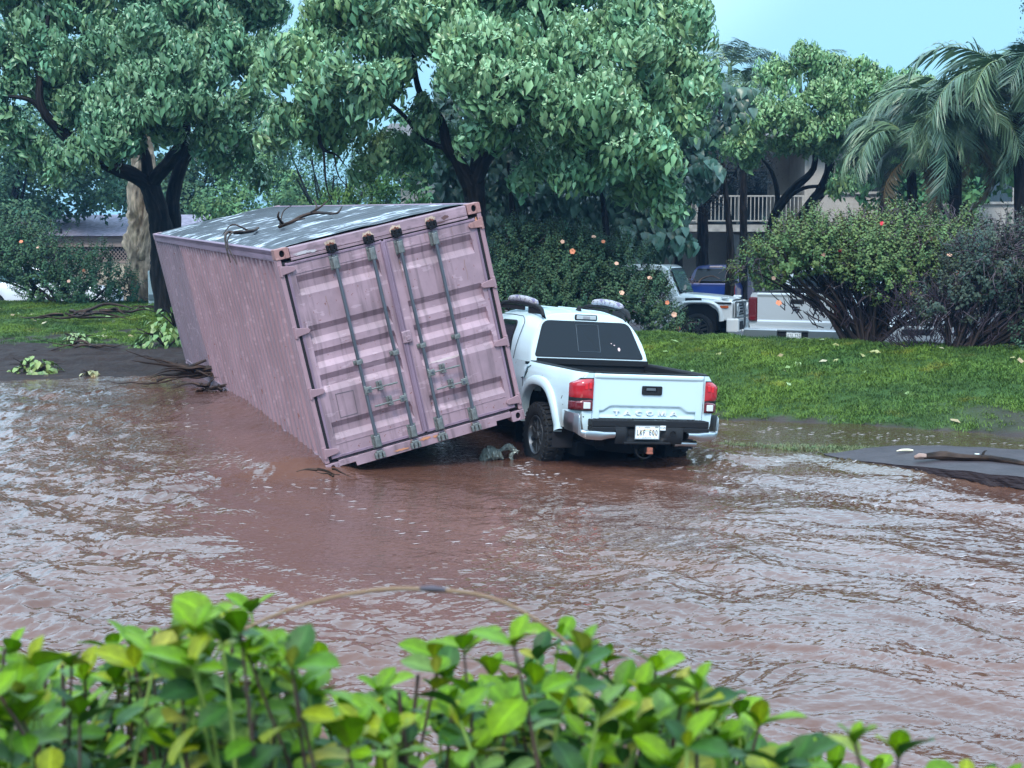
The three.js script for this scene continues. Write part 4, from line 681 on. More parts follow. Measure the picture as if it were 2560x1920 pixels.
    // roof rail with foot and the padded bar on top
    const rail = part('roof_rail', [tube([[s * 0.6, 1.69, -1.98], [s * 0.605, 1.775, -2.08], [s * 0.61, 1.81, -2.25], [s * 0.615, 1.825, -2.8], [s * 0.615, 1.81, -3.4], [s * 0.61, 1.74, -3.65]], [0.022, 0.034, 0.028, 0.024, 0.024, 0.02], 10, { smooth: 4 }), box(0.026, 0.08, 0.42, s * 0.6, 1.75, -2.3, 0.01), box(0.026, 0.06, 0.9, s * 0.605, 1.765, -3.1, 0.01)], MAT.black, t);
    const padTex = tex(128, 128, (u, v) => { const a = tf(u, v, 9, 9, 3, 301), b = tf(u, v, 16, 16, 2, 305); return a > 0.6 ? [0.45, 0.43, 0.54] : b > 0.6 ? [0.5, 0.49, 0.5] : [0.66, 0.66, 0.7]; });
    padTex.repeat.set(9, 1.8);
    part('rack_pad', tube([[s * 0.6, 1.842, -2.22], [s * 0.6, 1.855, -2.3], [s * 0.605, 1.878, -2.6], [s * 0.61, 1.885, -2.9], [s * 0.61, 1.87, -3.15], [s * 0.61, 1.855, -3.22]], [0.02, 0.04, 0.045, 0.045, 0.04, 0.02], 12, { smooth: 4 }), std({ map: padTex, roughness: 0.9 }), rail);
    part('roof_strip', tube([[s * 0.555, 1.655, -2.02], [s * 0.565, 1.7, -2.06], [s * 0.6, 1.73, -2.2]], 0.012, 6, { smooth: 3 }), MAT.black, t);
  }
  for (const x of [-0.42, -0.14, 0.14, 0.42]) part('roof_bead', tube([[x, 1.757 - x * x * 0.14, -2.2], [x, 1.783 - x * x * 0.14, -2.5], [x, 1.784 - x * x * 0.14, -3.3]], 0.012, 6, { smooth: 3 }), P, t);
  const bl = part('brake_light', [box(0.31, 0.075, 0.03, 0, 1.694, o.backZ(0, 1.694) + 0.012, 0.014)], MAT.black, t);
  part('lens', [box(0.27, 0.05, 0.015, 0, 1.695, o.backZ(0, 1.694) + 0.025, 0.006)], std({ color: lin(0.45, 0.5, 0.52), roughness: 0.15 }), bl);
  part('lens', [box(0.1, 0.04, 0.012, 0, 1.695, o.backZ(0, 1.694) + 0.03, 0.006)], std({ color: lin(0.3, 0.3, 0.32), roughness: 0.2 }), bl);
  part('antenna_fin', extr([[-0.07, 0], [0.07, 0], [0.05, 0.06], [0.03, 0.075], [-0.04, 0.02]], 0.03, { bevel: 0.006 }).rotateY(-Math.PI / 2).translate(0.02, 1.76, -2.3), MAT.black, t);
  // fuel door sprung open, dents and scrapes
  part('fuel_door', [patch(roundPoly([[-1.62, 0.93], [-1.82, 0.93], [-1.82, 1.09], [-1.66, 1.09]], 0.03, 4), (z, y) => [-(o.side(y, z) + 0.014 + 0.05 * sstep(-1.7, -1.6, z)), y, z], 3)], P, t);
  part('fuel_door_gap', [tube([[-1.6, 1.09], [-1.655, 1.06], [-1.65, 1.0], [-1.7, 0.945], [-1.8, 0.92]].map(([z, y]) => [-(o.side(y, z) + 0.016), y, z]), 0.006, 5, { smooth: 3 })], seam, t);
  part('scrape', [[-0.5, 0.79, -0.47, 0.83], [-0.44, 0.72, -0.45, 0.73], [-1.3, 1.02, -1.31, 1.04]].map(([za, ya, zb, yb]) => tube([[-(o.side(ya, za) + 0.004), ya, za], [-(o.side(yb, zb) + 0.004), yb, zb]], [0.006, 0.003], 5)), MAT.black, t);
  part('corner_dent', grid(12, 10, (u, v) => { const z = lerp(-0.16, -0.5, u), y = lerp(0.48, 0.68, v), e = Math.min(1, 5 * Math.min(u, 1 - u), 5 * Math.min(v, 1 - v)); return [-(o.side(y, z) + 0.003 + 0.016 * e * (1 - 0.5 * u)), y, z]; }), P, t);
  const rimM = std({ color: lin(0.11, 0.12, 0.135), metalness: 0.7, roughness: 0.35 });
  for (const [s, z, y] of [[-1, -1.19, 0.27], [1, -1.19, 0.27], [-1, -4.43, 0.27], [1, -4.43, 0.27]]) addWheel(t, s * 0.82, y, z, s, { r: 0.395, w: 0.27, rim: 0.235, rimMat: rimM });
  for (const s of [-1, 1]) part('mud_flap', box(0.26, 0.3, 0.012, s * 0.8, 0.34, -0.66), MAT.rubber, t);
  part('tyre_rails_dark_plates', [cyl(0.36, 0.36, 0.24, 'y', 0, 0.3, -0.62, 30), box(0.12, 0.2, 1.7, -0.5, 0.36, -1.1), box(0.12, 0.2, 1.7, 0.5, 0.36, -1.1), box(1.5, 0.34, 0.06, 0, 0.18, -1.7), box(1.4, 0.4, 0.06, 0, 0.14, -2.5), box(0.1, 0.16, 1.2, -0.58, 0.18, -1.2), box(0.1, 0.16, 1.2, 0.58, 0.18, -1.2), box(1.2, 0.16, 0.16, 0, 0.2, -1.19)], MAT.blackMatte, t);  // spare tyre and frame rails, with plates added to darken the view underneath
}
/* ---- silver pickup parked behind the bank */
{
  const t = thing('pickup_truck', 'silver pickup truck parked with its tailgate towards the grass beside the hibiscus', 'pickup truck', [5.72, 0.24, -29.55], -0.5);
  const P = phys({ color: lin(0.5, 0.54, 0.58), metalness: 0.35, roughness: 0.35, clearcoat: 0.7 });
  const o = {
    P, hwT: [[0.5, 0.93], [0.75, 0.99], [1.15, 1.0], [1.36, 0.97], [1.42, 0.93]], bedL: 1.98, railY: 1.42, baseY: 0.58, wheelZ: -1.35, wheelY: 0.4, archA: 0.5, archB: 0.5, frontL: 1.3, flare: false, tailIn: 0.02,
    rearP: [[0.9, 1.4], [0.88, 1.55], [0.83, 1.7], [0.77, 1.82], [0.7, 1.88], [0.55, 1.91], [0.3, 1.93], [0, 1.935]], fullP: [[0.95, 1.4], [0.93, 1.55], [0.87, 1.72], [0.8, 1.84], [0.72, 1.9], [0.55, 1.94], [0.3, 1.955], [0, 1.96]],
    z0: -2.04, rearLean: 0.12, cabL: 2.3, screenLean: 1.0, belt: 1.4,
  };
  pickupBody(t, o);
  part('tailgate', [grid(50, 40, (u, v) => { const x = lerp(-0.79, 0.79, u), y = lerp(0.74, 1.42, v); return [x, y, -0.02 + 0.018 * sstep(1.34, 1.37, y) - 0.02 * sstep(1.405, 1.42, y) + 0.012 * sstep(0.86, 0.84, y) - 0.015 * sstep(0.76, 0.74, y), x, y]; }), box(1.56, 0.6, 0.05, 0, 1.05, -0.08), box(1.62, 0.1, 0.06, 0, 0.7, -0.05)], P, t);
  const tg = t.children[t.children.length - 1];
  part('tailgate_handle', [box(0.29, 0.095, 0.02, 0.05, 1.25, -0.015, 0.03), box(0.2, 0.03, 0.03, 0.05, 1.262, -0.008, 0.01)], MAT.black, tg);
  // ram's-head shield: dark shield with a pale horned head
  part('emblem', [extr(roundPoly([[-0.055, 0.06], [0.055, 0.06], [0.058, -0.02], [0, -0.07], [-0.058, -0.02]], 0.01, 3), 0.012, { bevel: 0.003 }).translate(0.05, 1.09, -0.014)], MAT.black, tg);
  part('emblem_head', [extr([[-0.014, 0.03], [0.014, 0.03], [0.02, 0.0], [0.01, -0.045], [-0.01, -0.045], [-0.02, 0.0]], 0.006).translate(0.05, 1.09, 0), new THREE.TorusGeometry(0.02, 0.007, 6, 14, 4.4).rotateZ(-0.6).translate(0.018, 1.1, 0.004), mirrorX(new THREE.TorusGeometry(0.02, 0.007, 6, 14, 4.4)).rotateZ(0.6).translate(0.082, 1.1, 0.004)], MAT.chrome, tg);
  for (const s of [-1, 1]) { const l = part('tail_light', [box(0.17, 0.5, 0.1, s * 0.885, 1.08, -0.06, 0.03), box(0.06, 0.46, 0.2, s * 0.965, 1.08, -0.14, 0.02)], phys({ color: lin(0.1, 0.01, 0.015), roughness: 0.15, clearcoat: 0.6 }), t); part('reverse_lens', box(0.12, 0.09, 0.02, s * 0.885, 0.9, -0.005, 0.01), MAT.darkRedLens, l); }
  const b = part('bumper', [box(0.72, 0.24, 0.12, -0.68, 0.56, 0.05, 0.02), box(0.72, 0.24, 0.12, 0.68, 0.56, 0.05, 0.02), box(2.02, 0.06, 0.16, 0, 0.45, 0.05, 0.02), box(2.02, 0.05, 0.2, 0, 0.665, 0.0, 0.015)], MAT.chromeDull, t);
  part('bumper_middle', [box(0.76, 0.18, 0.08, 0, 0.565, 0.02, 0.01)], MAT.black, b);
  licensePlate(t, plateTex('073 TSG', 'ALOHA STATE', false), 0.02, 0.57, 0.075);
  windowPane(t, 'rear_window', roundPoly([[-0.76, 1.5], [0.76, 1.5], [0.68, 1.83], [-0.68, 1.83]], 0.06, 4), (a, c) => [a, c, o.backZ(0, c) + 0.008]);
  for (const [s, z] of [[-1, -1.35], [1, -1.35], [-1, -5.0], [1, -5.0]]) addWheel(t, s * 0.87, 0.4, z, s, { r: 0.4, w: 0.26, rim: 0.22, knobs: false });
}
/* ---- blue pickup under the building */
{
  const t = thing('pickup_truck', 'blue pickup truck with a dead branch in its bed parked before the building', 'pickup truck', [6.2, 0.2, -46.6], -0.29);
  const P = paint(0.006, 0.03, 0.19, 0.3, 0.8);
  const o = {
    P, hwT: [[0.5, 0.88], [0.75, 0.93], [1.05, 0.94], [1.2, 0.9], [1.26, 0.86]], bedL: 1.75, railY: 1.26, baseY: 0.52, wheelZ: -1.2, wheelY: 0.37, archA: 0.46, archB: 0.48, frontL: 1.3, flare: false, tailIn: 0.02,
    rearP: [[0.83, 1.24], [0.82, 1.4], [0.77, 1.56], [0.71, 1.68], [0.62, 1.76], [0.5, 1.79], [0.3, 1.81], [0, 1.815]], fullP: [[0.89, 1.24], [0.87, 1.4], [0.81, 1.58], [0.74, 1.7], [0.65, 1.78], [0.5, 1.81], [0.3, 1.83], [0, 1.835]],
    z0: -1.8, rearLean: 0.3, cabL: 2.2, screenLean: 1.0, belt: 1.24,
  };
  pickupBody(t, o);
  part('tailgate', [grid(30, 20, (u, v) => { const x = lerp(-0.72, 0.72, u), y = lerp(0.68, 1.26, v); return [x, y, -0.03 + 0.02 * sstep(1.18, 1.21, y) - 0.02 * sstep(1.24, 1.26, y)]; }), box(1.42, 0.5, 0.05, 0, 0.95, -0.08)], P, t);
  for (const s of [-1, 1]) part('tail_light', [box(0.14, 0.42, 0.08, s * 0.8, 0.99, -0.05, 0.02), box(0.05, 0.4, 0.16, s * 0.88, 0.99, -0.11, 0.02)], MAT.redLens, t);
  part('bumper', [box(1.76, 0.2, 0.14, 0, 0.56, 0.02, 0.03)], MAT.chromeDull, t);
  windowPane(t, 'rear_window', roundPoly([[-0.72, 1.32], [0.72, 1.32], [0.62, 1.7], [-0.62, 1.7]], 0.06, 4), (a, c) => [a, c, o.backZ(0, c) + 0.008]);
  part('brake_light', box(0.42, 0.055, 0.03, 0, 1.765, o.backZ(0, 1.765) + 0.02, 0.012), std({ color: lin(0.75, 0.62, 0.68), roughness: 0.3 }), t);
  for (const s of [-1, 1]) {
    const onSide = (off) => (z, y) => { const q = o.sideX(y, -z - 1.8 + 0.3); return [s * (Math.abs(q[0]) + off), y, z]; };
    windowPane(t, 'side_window', roundPoly([[-2.2, 1.29], [-3.7, 1.29], [-3.2, 1.68], [-2.35, 1.68]], 0.06, 4), onSide(0.006));
    part('mirror', [box(0.2, 0.16, 0.1, s * 1.05, 1.36, -3.6, 0.03), box(0.12, 0.03, 0.04, s * 0.93, 1.3, -3.6, 0.01)], MAT.black, t);
  }
  for (const [s, z] of [[-1, -1.2], [1, -1.2], [-1, -4.6], [1, -4.6]]) addWheel(t, s * 0.82, 0.37, z, s, { r: 0.37, w: 0.24, rim: 0.2, knobs: false });
  const b = thing('fallen_branch', 'pale dead branch with bare twigs sticking out of the blue truck bed', 'branch', [5.92, 1.4, -46.9]);
  part('limb', tube([[-0.1, -0.3, 0], [0.05, 0.05, 0], [0.2, 0.2, -0.1], [0.5, 0.28, -0.1], [0.75, 0.2, 0]], [0.045, 0.04, 0.03, 0.025, 0.012], 7, { smooth: 4, wob: 0.2 }), MAT.stemPale, b);
  setSeed(5); for (let i = 0; i < 14; i++) part('twig', tube([[0, 0, 0], [rr(-0.6, 0.2), rr(0, 0.25), rr(-0.3, 0.3)], [rr(-1.1, 0.3), rr(0.0, 0.4), rr(-0.4, 0.4)]], [0.014, 0.01, 0.004], 5, { smooth: 3 }), MAT.twig, b);
}
/* ---- boxy white off-roader */
{
  const t = thing('off_road_car', 'boxy white off-road car with a brush guard and upright windscreen beside the hedge', 'car', [5.62, 0.24, -35.35], -1.92);
  const P = paint(0.74, 0.76, 0.77), hw = 0.88; // z = 0 at the front bumper, body towards +z (nose points to -z)
  part('lower_body', [extr(roundPoly([[0.12, 0.62], [0.1, 1.06], [1.42, 1.18], [4.4, 1.2], [4.4, 0.55], [4.1, 0.55], [4.0, 0.85], [3.75, 1.0], [3.35, 1.0], [3.1, 0.85], [3.0, 0.52], [1.5, 0.52], [1.38, 0.85], [1.15, 1.0], [0.72, 1.0], [0.48, 0.85], [0.4, 0.62]], 0.05, 3), hw * 2 - 0.1, { bevel: 0.03 }).rotateY(-Math.PI / 2).translate(hw - 0.05, 0, 0)], P, t);
  part('hood', grid(16, 12, (u, v) => { const k = u * 2 - 1, z = lerp(0.16, 1.5, v); return [k * 0.78, 1.09 + 0.095 * v + 0.075 * (1 - Math.abs(k) ** 6) - 0.06 * (1 - v) ** 6, z]; }), P, t);
  part('cabin', [extr(roundPoly([[1.42, 1.18], [1.72, 1.86], [1.86, 1.93], [4.3, 1.95], [4.4, 1.86], [4.42, 1.18]], 0.07, 3), 1.5, { bevel: 0.04 }).rotateY(-Math.PI / 2).translate(0.75, 0, 0)], P, t);
  const ws = (a, b) => [a, b, 1.42 + (b - 1.18) * 0.3 / 0.68 - 0.018];
  part('window_seal', patch(roundPoly([[-0.7, 1.24], [0.7, 1.24], [0.66, 1.85], [-0.66, 1.85]], 0.06, 4), (a, b) => { const q = ws(a, b); q[2] -= 0.03; return q; }, 2), MAT.rubber, t);
  part('windscreen', patch(roundPoly([[-0.665, 1.265], [0.665, 1.265], [0.628, 1.825], [-0.628, 1.825]], 0.05, 4), (a, b) => { const q = ws(a, b); q[2] -= 0.034; return q; }, 3), phys({ color: lin(0.1, 0.15, 0.15), roughness: 0.04, clearcoat: 1 }), t);
  for (const x of [-0.3, 0.25]) part('wiper', tube([[x, 1.24, 1.37], [x + 0.12, 1.27, 1.36], [x + 0.42, 1.33, 1.4]], 0.012, 5), MAT.black, t);
  for (const s of [-1, 1]) {
    for (const q of [[[1.62, 1.28], [2.55, 1.28], [2.55, 1.8], [1.83, 1.8]], [[2.65, 1.28], [3.45, 1.28], [3.45, 1.8], [2.65, 1.8]]]) part('side_window', patch(roundPoly(q, 0.05, 4), (z, y) => [s * 0.795, y, z], 2), MAT.glassDark, t);
    part('fender_flare', grid(24, 4, (u, v) => { const [z, y] = archPt(0.5 + 0.13 * v, 0.45 + 0.1 * v, 0.94, 0.55, lerp(0.12, Math.PI - 0.02, u), 3.4); return [s * (hw + [-0.06, 0.06, 0.075, 0.06, -0.03][Math.round(v * 4)]), y, z]; }), P, t);
    part('fender_flare', grid(24, 4, (u, v) => { const [z, y] = archPt(0.48 + 0.13 * v, 0.45 + 0.1 * v, 3.55, 0.55, lerp(0.02, Math.PI - 0.02, u), 3.4); return [s * (hw + [-0.06, 0.06, 0.075, 0.06, -0.03][Math.round(v * 4)]), y, z]; }), P, t);
    part('wheel_well', [box(0.5, 0.62, 0.9, s * 0.6, 0.68, 0.94)], MAT.blackMatte, t);
    part('side_trim', box(0.025, 0.04, 1.3, s * (hw + 0.002), 1.03, 0.78, 0.008), MAT.black, t);
    part('side_vent', box(0.02, 0.09, 0.4, s * hw, 1.1, 1.05, 0.01), MAT.black, t);
    part('marker_light', box(0.02, 0.06, 0.2, s * (hw + 0.004), 0.94, 0.3, 0.01), MAT.amberLens, t);
    part('turn_signal', [box(0.13, 0.06, 0.2, s * 0.72, 1.15, 0.3, 0.03)], MAT.clearLens, t);
    const hl = part('headlight', [box(0.42, 0.36, 0.04, s * 0.62, 0.88, 0.055, 0.04)], P, t);
    part('lamp', [cyl(0.105, 0.105, 0.03, 'z', s * 0.62, 0.89, 0.03, 24), new THREE.TorusGeometry(0.105, 0.012, 8, 28).translate(s * 0.62, 0.89, 0.02)], MAT.clearLens, hl);
    part('side_mirror', [box(0.2, 0.2, 0.1, s * 1.02, 1.36, 1.62, 0.04), box(0.1, 0.03, 0.04, s * 0.9, 1.32, 1.62)], P, t);
    part('bumper_vent', [box(0.36, 0.2, 0.03, s * 0.6, 0.5, -0.055, 0.03)], MAT.black, t);
  }
  const gr = part('grille', [box(0.82, 0.3, 0.03, 0, 0.88, 0.045, 0.01)], MAT.black, t);
  part('grille_bar', [0.78, 0.85, 0.92, 0.99].map((y) => box(0.8, 0.018, 0.02, 0, y, 0.025, 0.004)), MAT.chromeDull, gr);
  const spike = (a) => { const s = extr([[-0.018, 0], [0.018, 0], [0, 0.105]], 0.014, { bevel: 0.003 }); return s.rotateZ(a); };
  part('emblem', [new THREE.TorusGeometry(0.115, 0.012, 8, 36), spike(0), spike(2.094), spike(-2.094)].map((g) => g.translate(0, 0.89, 0.0)), MAT.chrome, gr);
  part('bumper', [box(hw * 2 + 0.06, 0.34, 0.3, 0, 0.5, 0.1, 0.05), box(1.1, 0.06, 0.1, 0, 0.37, -0.05, 0.02)], P, t);
  part('license_plate', box(0.3, 0.15, 0.012, 0.05, 0.52, -0.085), std({ map: mottle, color: lin(0.62, 0.66, 0.66), roughness: 0.5 }), t);
  part('brush_guard', [-0.38, 0.38].map((x) => tube([[x, 0.36, -0.02], [x, 0.5, -0.09], [x, 0.9, -0.08], [x, 1.08, -0.03]], 0.026, 10, { smooth: 3 })).concat([0.7, 1.06].map((y) => tube([[-0.84, y, 0.03], [-0.78, y, -0.05], [0, y, -0.075], [0.78, y, -0.05], [0.84, y, 0.03]], 0.02, 10, { smooth: 3 })), [-0.84, 0.84].map((x) => tube([[x, 0.7, 0.03], [x, 1.06, 0.03]], 0.02, 10))), std({ color: lin(0.1, 0.11, 0.12), metalness: 0.6, roughness: 0.35 }), t);
  for (const [s, z] of [[-1, 0.94], [1, 0.94], [-1, 3.55], [1, 3.55]]) addWheel(t, s * 0.8, 0.39, z, s, { r: 0.39, w: 0.28, rim: 0.265, knobs: false, rimMat: std({ color: lin(0.04, 0.04, 0.045), roughness: 0.5, metalness: 0.4 }), spokes: 5 });
}
/* ---- plain road cars mostly hidden by shrubs */
function sedan(label, pos, turn, P, opts = {}) {
  const t = thing('parked_car', label, 'car', pos, turn);
  const belt = 0.95;
  const top = (z) => lerpTable([[0, 0.68], [0.12, 0.82], [1.15, 0.93], [1.35, 0.98], [3.8, 1.0], [4.45, 0.98], [4.55, 0.7]], z), w = (z) => 0.9 - 0.12 * sstep(0.5, 0, z) - 0.08 * sstep(4.1, 4.55, z);
  for (const s of [-1, 1]) part('body_side', grid(60, 8, (u, v) => { const z = 4.55 * u; let y0 = 0.3; for (const c of [0.9, 3.6]) { const q = Math.abs(z - c) / 0.38; if (q < 1) y0 = Math.max(y0, 0.32 + 0.38 * Math.sqrt(1 - q * q)); } const y = lerp(y0, top(z), v); return [s * (w(z) - 0.05 * v ** 4 + 0.02 * Math.sin(v * 3)), y, z]; }), P, t);
  part('hood', grid(12, 14, (u, v) => { const k = u * 2 - 1, z = lerp(0.02, 1.4, v); return [k * (w(z) - 0.05), top(z) + 0.03 * (1 - k * k), z]; }), P, t);
  part('trunk', grid(12, 8, (u, v) => { const k = u * 2 - 1, z = lerp(3.7, 4.54, v); return [k * (w(z) - 0.05), top(z) + 0.03 * (1 - k * k), z]; }), P, t);
  part('cabin', extr(roundPoly([[1.2, belt], [1.95, 1.4], [2.6, 1.48], [3.4, 1.43], [4.1, 0.98]], 0.15, 4), 1.2, { bevel: 0.06 }).rotateY(-Math.PI / 2).translate(0.6, 0, 0), P, t);
  for (const s of [-1, 1]) part('side_window', patch(roundPoly([[1.45, 1.0], [2.05, 1.36], [2.65, 1.42], [3.3, 1.37], [3.75, 1.02]], 0.06, 4), (z, y) => [s * 0.668, y, z], 2), phys({ color: lin(0.1, 0.2, 0.22), roughness: 0.05, clearcoat: 1 }), t);
  part('windscreen', patch(roundPoly([[-0.55, 1.0], [0.55, 1.0], [0.5, 1.36], [-0.5, 1.36]], 0.05, 4), (a, b) => [a, b, 1.2 + (b - belt) * 1.67 - 0.075], 2), MAT.glassDark, t);
  part('front_end', grid(20, 10, (u, v) => { const k = u * 2 - 1; return [k * 0.78, lerp(0.28, 0.68, v), -0.06 * (1 - k * k) - 0.03 * Math.sin(v * 3)]; }), P, t);
  part('rear_end', grid(20, 10, (u, v) => { const k = u * 2 - 1; return [k * 0.82, lerp(0.3, 0.98, v), 4.55 + 0.06 * (1 - k * k)]; }), P, t);
  part('grille', box(0.7, 0.13, 0.04, 0, 0.55, -0.08, 0.02), MAT.black, t);
  for (const s of [-1, 1]) { const h = part('headlight', box(0.3, 0.15, 0.06, s * 0.6, 0.62, -0.02, 0.05), MAT.clearLens, t); part('lamp', cyl(0.06, 0.06, 0.04, 'z', s * 0.6, 0.62, -0.04, 16), MAT.chrome, h); part('tail_light', box(0.3, 0.16, 0.05, s * 0.62, 0.82, 4.57, 0.03), MAT.redLens, t); }
  part('underbody', box(1.5, 0.25, 4.2, 0, 0.4, 2.27), MAT.blackMatte, t);
  for (const [s, z] of [[-1, 0.9], [1, 0.9], [-1, 3.6], [1, 3.6]]) addWheel(t, s * 0.78, 0.32, z, s, { r: 0.32, w: 0.21, rim: 0.21, knobs: false, spokes: 5 });
  return t;
}
sedan('white car hidden behind the left hibiscus bush with one wheel showing', [-12.6, 0.5, -46.5], Math.PI / 2 * -1, paint(0.72, 0.76, 0.82));
sedan('pale car facing out through the stems of the right hibiscus', [8.3, 0.3, -29.9], Math.PI + 0.1, paint(0.24, 0.27, 0.3));
/* ---- white service truck body at the left */
{
  const t = thing('service_truck', 'white service truck body with round red lamp showing beside the pale trunk', 'truck', [-9.95, 0.3, -40.9], 0.15);
  const P = paint(0.7, 0.74, 0.76);
  part('body', [box(0.46, 1.25, 2.6, 0, 1.02, -1.3, 0.02), box(0.04, 1.2, 0.05, 0.235, 1.02, -0.01, 0.01)], P, t);
  part('body', [box(0.46, 1.25, 2.6, 1.5, 1.02, -1.3, 0.02), box(1.1, 0.6, 0.06, 0.75, 0.8, -0.1), box(1.96, 1.5, 1.6, 0.75, 1.2, -3.5, 0.1)], P, t);
  for (const x of [0, 1.5]) {
    part('tail_light', [cyl(0.062, 0.058, 0.03, 'z', x - 0.02, 1.4, 0.012, 22), box(0.1, 0.022, 0.02, x - 0.02, 1.5, 0.008)], MAT.redLens, t);
    const l = part('reverse_light', [cyl(0.055, 0.05, 0.03, 'z', x - 0.02, 1.24, 0.012, 22)], MAT.clearLens, t); part('ring', new THREE.TorusGeometry(0.06, 0.012, 8, 24).translate(x - 0.02, 1.24, 0.016), MAT.black, l);
  }
  part('step_plate', [box(0.3, 0.17, 0.03, -0.07, 0.9, 0.012, 0.01), box(0.24, 0.11, 0.02, -0.07, 0.9, 0.028, 0.006)], std({ color: lin(0.2, 0.23, 0.25), roughness: 0.5 }), t);
  part('bumper', box(2.0, 0.16, 0.12, 0.75, 0.42, 0.03, 0.02), MAT.black, t);
  for (const [x, s] of [[-0.05, -1], [1.55, 1]]) addWheel(t, x, 0.36, -1.4, s, { r: 0.36, w: 0.24, rim: 0.2, knobs: false });
  const bag = thing('tool_bag', 'heap of black bags lying on top of the white service truck', 'bag', [-9.95, 1.95, -41.2]);
  setSeed(3); for (let i = 0; i < 5; i++) part('bag', new THREE.IcosahedronGeometry(0.17, 2).scale(1.1, rr(0.6, 0.9), 1).translate(rr(-0.16, 0.18), 0.1 + rr(0, 0.22), rr(-0.4, 0.1)), MAT.black, bag);
}
/* ------------------------------------------------------------------ buildings */
{
  const stucco = tex(256, 256, (u, v) => { const k = 0.57 + 0.12 * tf(u, v, 5, 5, 5, 401) + 0.04 * tn(u * 128, v * 128, 128, 128, 2); return [k, k * 0.965, k * 0.93]; }); stucco.repeat.set(0.4, 0.4);
  const wall = std({ map: stucco, roughness: 0.9, bumpMap: fineBump, bumpScale: 0.01 }), trim = std({ map: mottle, color: lin(0.55, 0.53, 0.5), roughness: 0.7 }), shadow = std({ color: lin(0.06, 0.06, 0.07), roughness: 0.9 });  // shadow is only the plain dark grey of the wall joint
  const t = thing('apartment_building', 'two storey beige apartment building with a railed balcony behind the trees', 'building', [0, 0, -55]);
  const bx = (w, h, d, x, y, z) => { const g = new THREE.BoxGeometry(w, h, d), p = g.attributes.position, uv = g.attributes.uv; for (let i = 0; i < p.count; i++) uv.setXY(i, p.getX(i) + p.getZ(i) + x, p.getY(i) + y); return g.translate(x, y, z); };
  // right wing walls stand forward; the balcony bay on the left is set back
  part('wall', [bx(8.9, 6.4, 0.25, 15.5, 3.5, 0), bx(0.25, 6.4, 3.2, 11.05, 3.5, -1.5)], wall, t);
  part('wall', [bx(8.2, 3.1, 0.2, 6.9, 5.1, -3.1), bx(8.2, 3.1, 0.2, 6.9, 1.7, -3.1)], wall, t);
  part('wall', [bx(7, 6.4, 0.25, -0.6, 3.5, -1)], wall, t);
  part('side_wall', [bx(0.25, 6.4, 9, 20, 3.5, -4.6), bx(0.25, 6.4, 9, -4.1, 3.5, -5.4)], wall, t);
  part('back_wall', bx(24.2, 6.4, 0.25, 7.95, 3.5, -9.2), wall, t);
  part('balcony_floor', [bx(8.1, 0.26, 3.1, 6.95, 3.33, -1.5)], trim, t);
  part('ceiling', bx(8.1, 0.12, 3.1, 6.95, 6.5, -1.5), trim, t);
  const rl = part('railing', [box(8.0, 0.06, 0.06, 6.95, 4.52, 0.0, 0.01), box(8.0, 0.05, 0.05, 6.95, 3.6, 0.0, 0.01)], trim, t);
  for (let i = 0; i < 54; i++) { const x = 3.02 + i * 0.148; part('baluster', box(0.03, 0.9, 0.03, x, 4.06, 0.0), trim, rl); }
  for (const x of [3.0, 6.95, 10.9]) part('railing_post', box(0.1, 1.0, 0.1, x, 4.02, -0.002, 0.01), trim, rl);
  for (const x of [5.15, 10.86, 3.0]) part('column', bx(0.24, 3.0, 0.24, x, 1.7, -0.2), trim, t);
  part('panel', [bx(0.95, 2.9, 0.12, 8.95, 1.66, -2.2)], std({ color: lin(0.5, 0.52, 0.53), roughness: 0.6 }), t);
  part('panel', [bx(0.8, 2.9, 0.12, 10.2, 1.66, -2.2)], std({ color: lin(0.5, 0.52, 0.53), roughness: 0.6 }), t);
  // sliding doors on the balcony and windows: frame, glass
  const win = (x, y, z, w, h, n = 2, name = 'window') => {
    const f = part(name, [bx(w + 0.12, 0.07, 0.1, x, y + h / 2 + 0.03, z + 0.03), bx(w + 0.12, 0.09, 0.14, x, y - h / 2 - 0.04, z + 0.04), ...Array.from({ length: n + 1 }, (_, i) => bx(0.07, h, 0.09, x - w / 2 + i * w / n, y, z + 0.03))], trim, t);
    for (let i = 0; i < n; i++) part('pane', grid(1, 1, (u, v) => [x - w / 2 + (i + u) * w / n, y + (v - 0.5) * h, z + 0.012]), phys({ color: lin(0.025, 0.03, 0.035), roughness: 0.06, clearcoat: 1 }), f);
  };
  win(5.6, 4.55, -3.0, 2.4, 2.1, 2, 'sliding_door'); win(8.9, 4.55, -3.0, 2.4, 2.1, 2, 'sliding_door');
  win(13.2, 5.25, 0.125, 1.9, 1.15); win(17.6, 5.0, 0.125, 2.2, 1.4); win(13.3, 1.9, 0.125, 1.9, 1.2); win(17.4, 1.9, 0.125, 1.9, 1.2); win(-0.6, 5.0, -0.875, 2.0, 1.3); win(-0.6, 1.9, -0.875, 2.0, 1.3);
  part('wall_joint', [bx(8.9, 0.03, 0.02, 15.5, 3.42, 0.135)], shadow, t);
  part('downpipe', cyl(0.05, 0.05, 6.2, 'y', 15.05, 3.4, 0.2, 10), trim, t);
  const roofM = std({ map: mottle, color: lin(0.16, 0.14, 0.14), roughness: 0.85 });
  part('roof', [grid(30, 6, (u, v) => [lerp(-4.9, 20.8, u), 6.65 + 0.95 * v, lerp(1.0, -4.6, v), u * 25, v * 6]), grid(30, 6, (u, v) => [lerp(-4.9, 20.8, u), 6.65 + 0.95 * v, lerp(-10.2, -4.6, v), u * 25, v * 6]), bx(25.7, 0.2, 0.06, 7.95, 6.58, 1.0), bx(25.7, 0.08, 1.0, 7.95, 6.62, 0.5)], roofM, t);
}
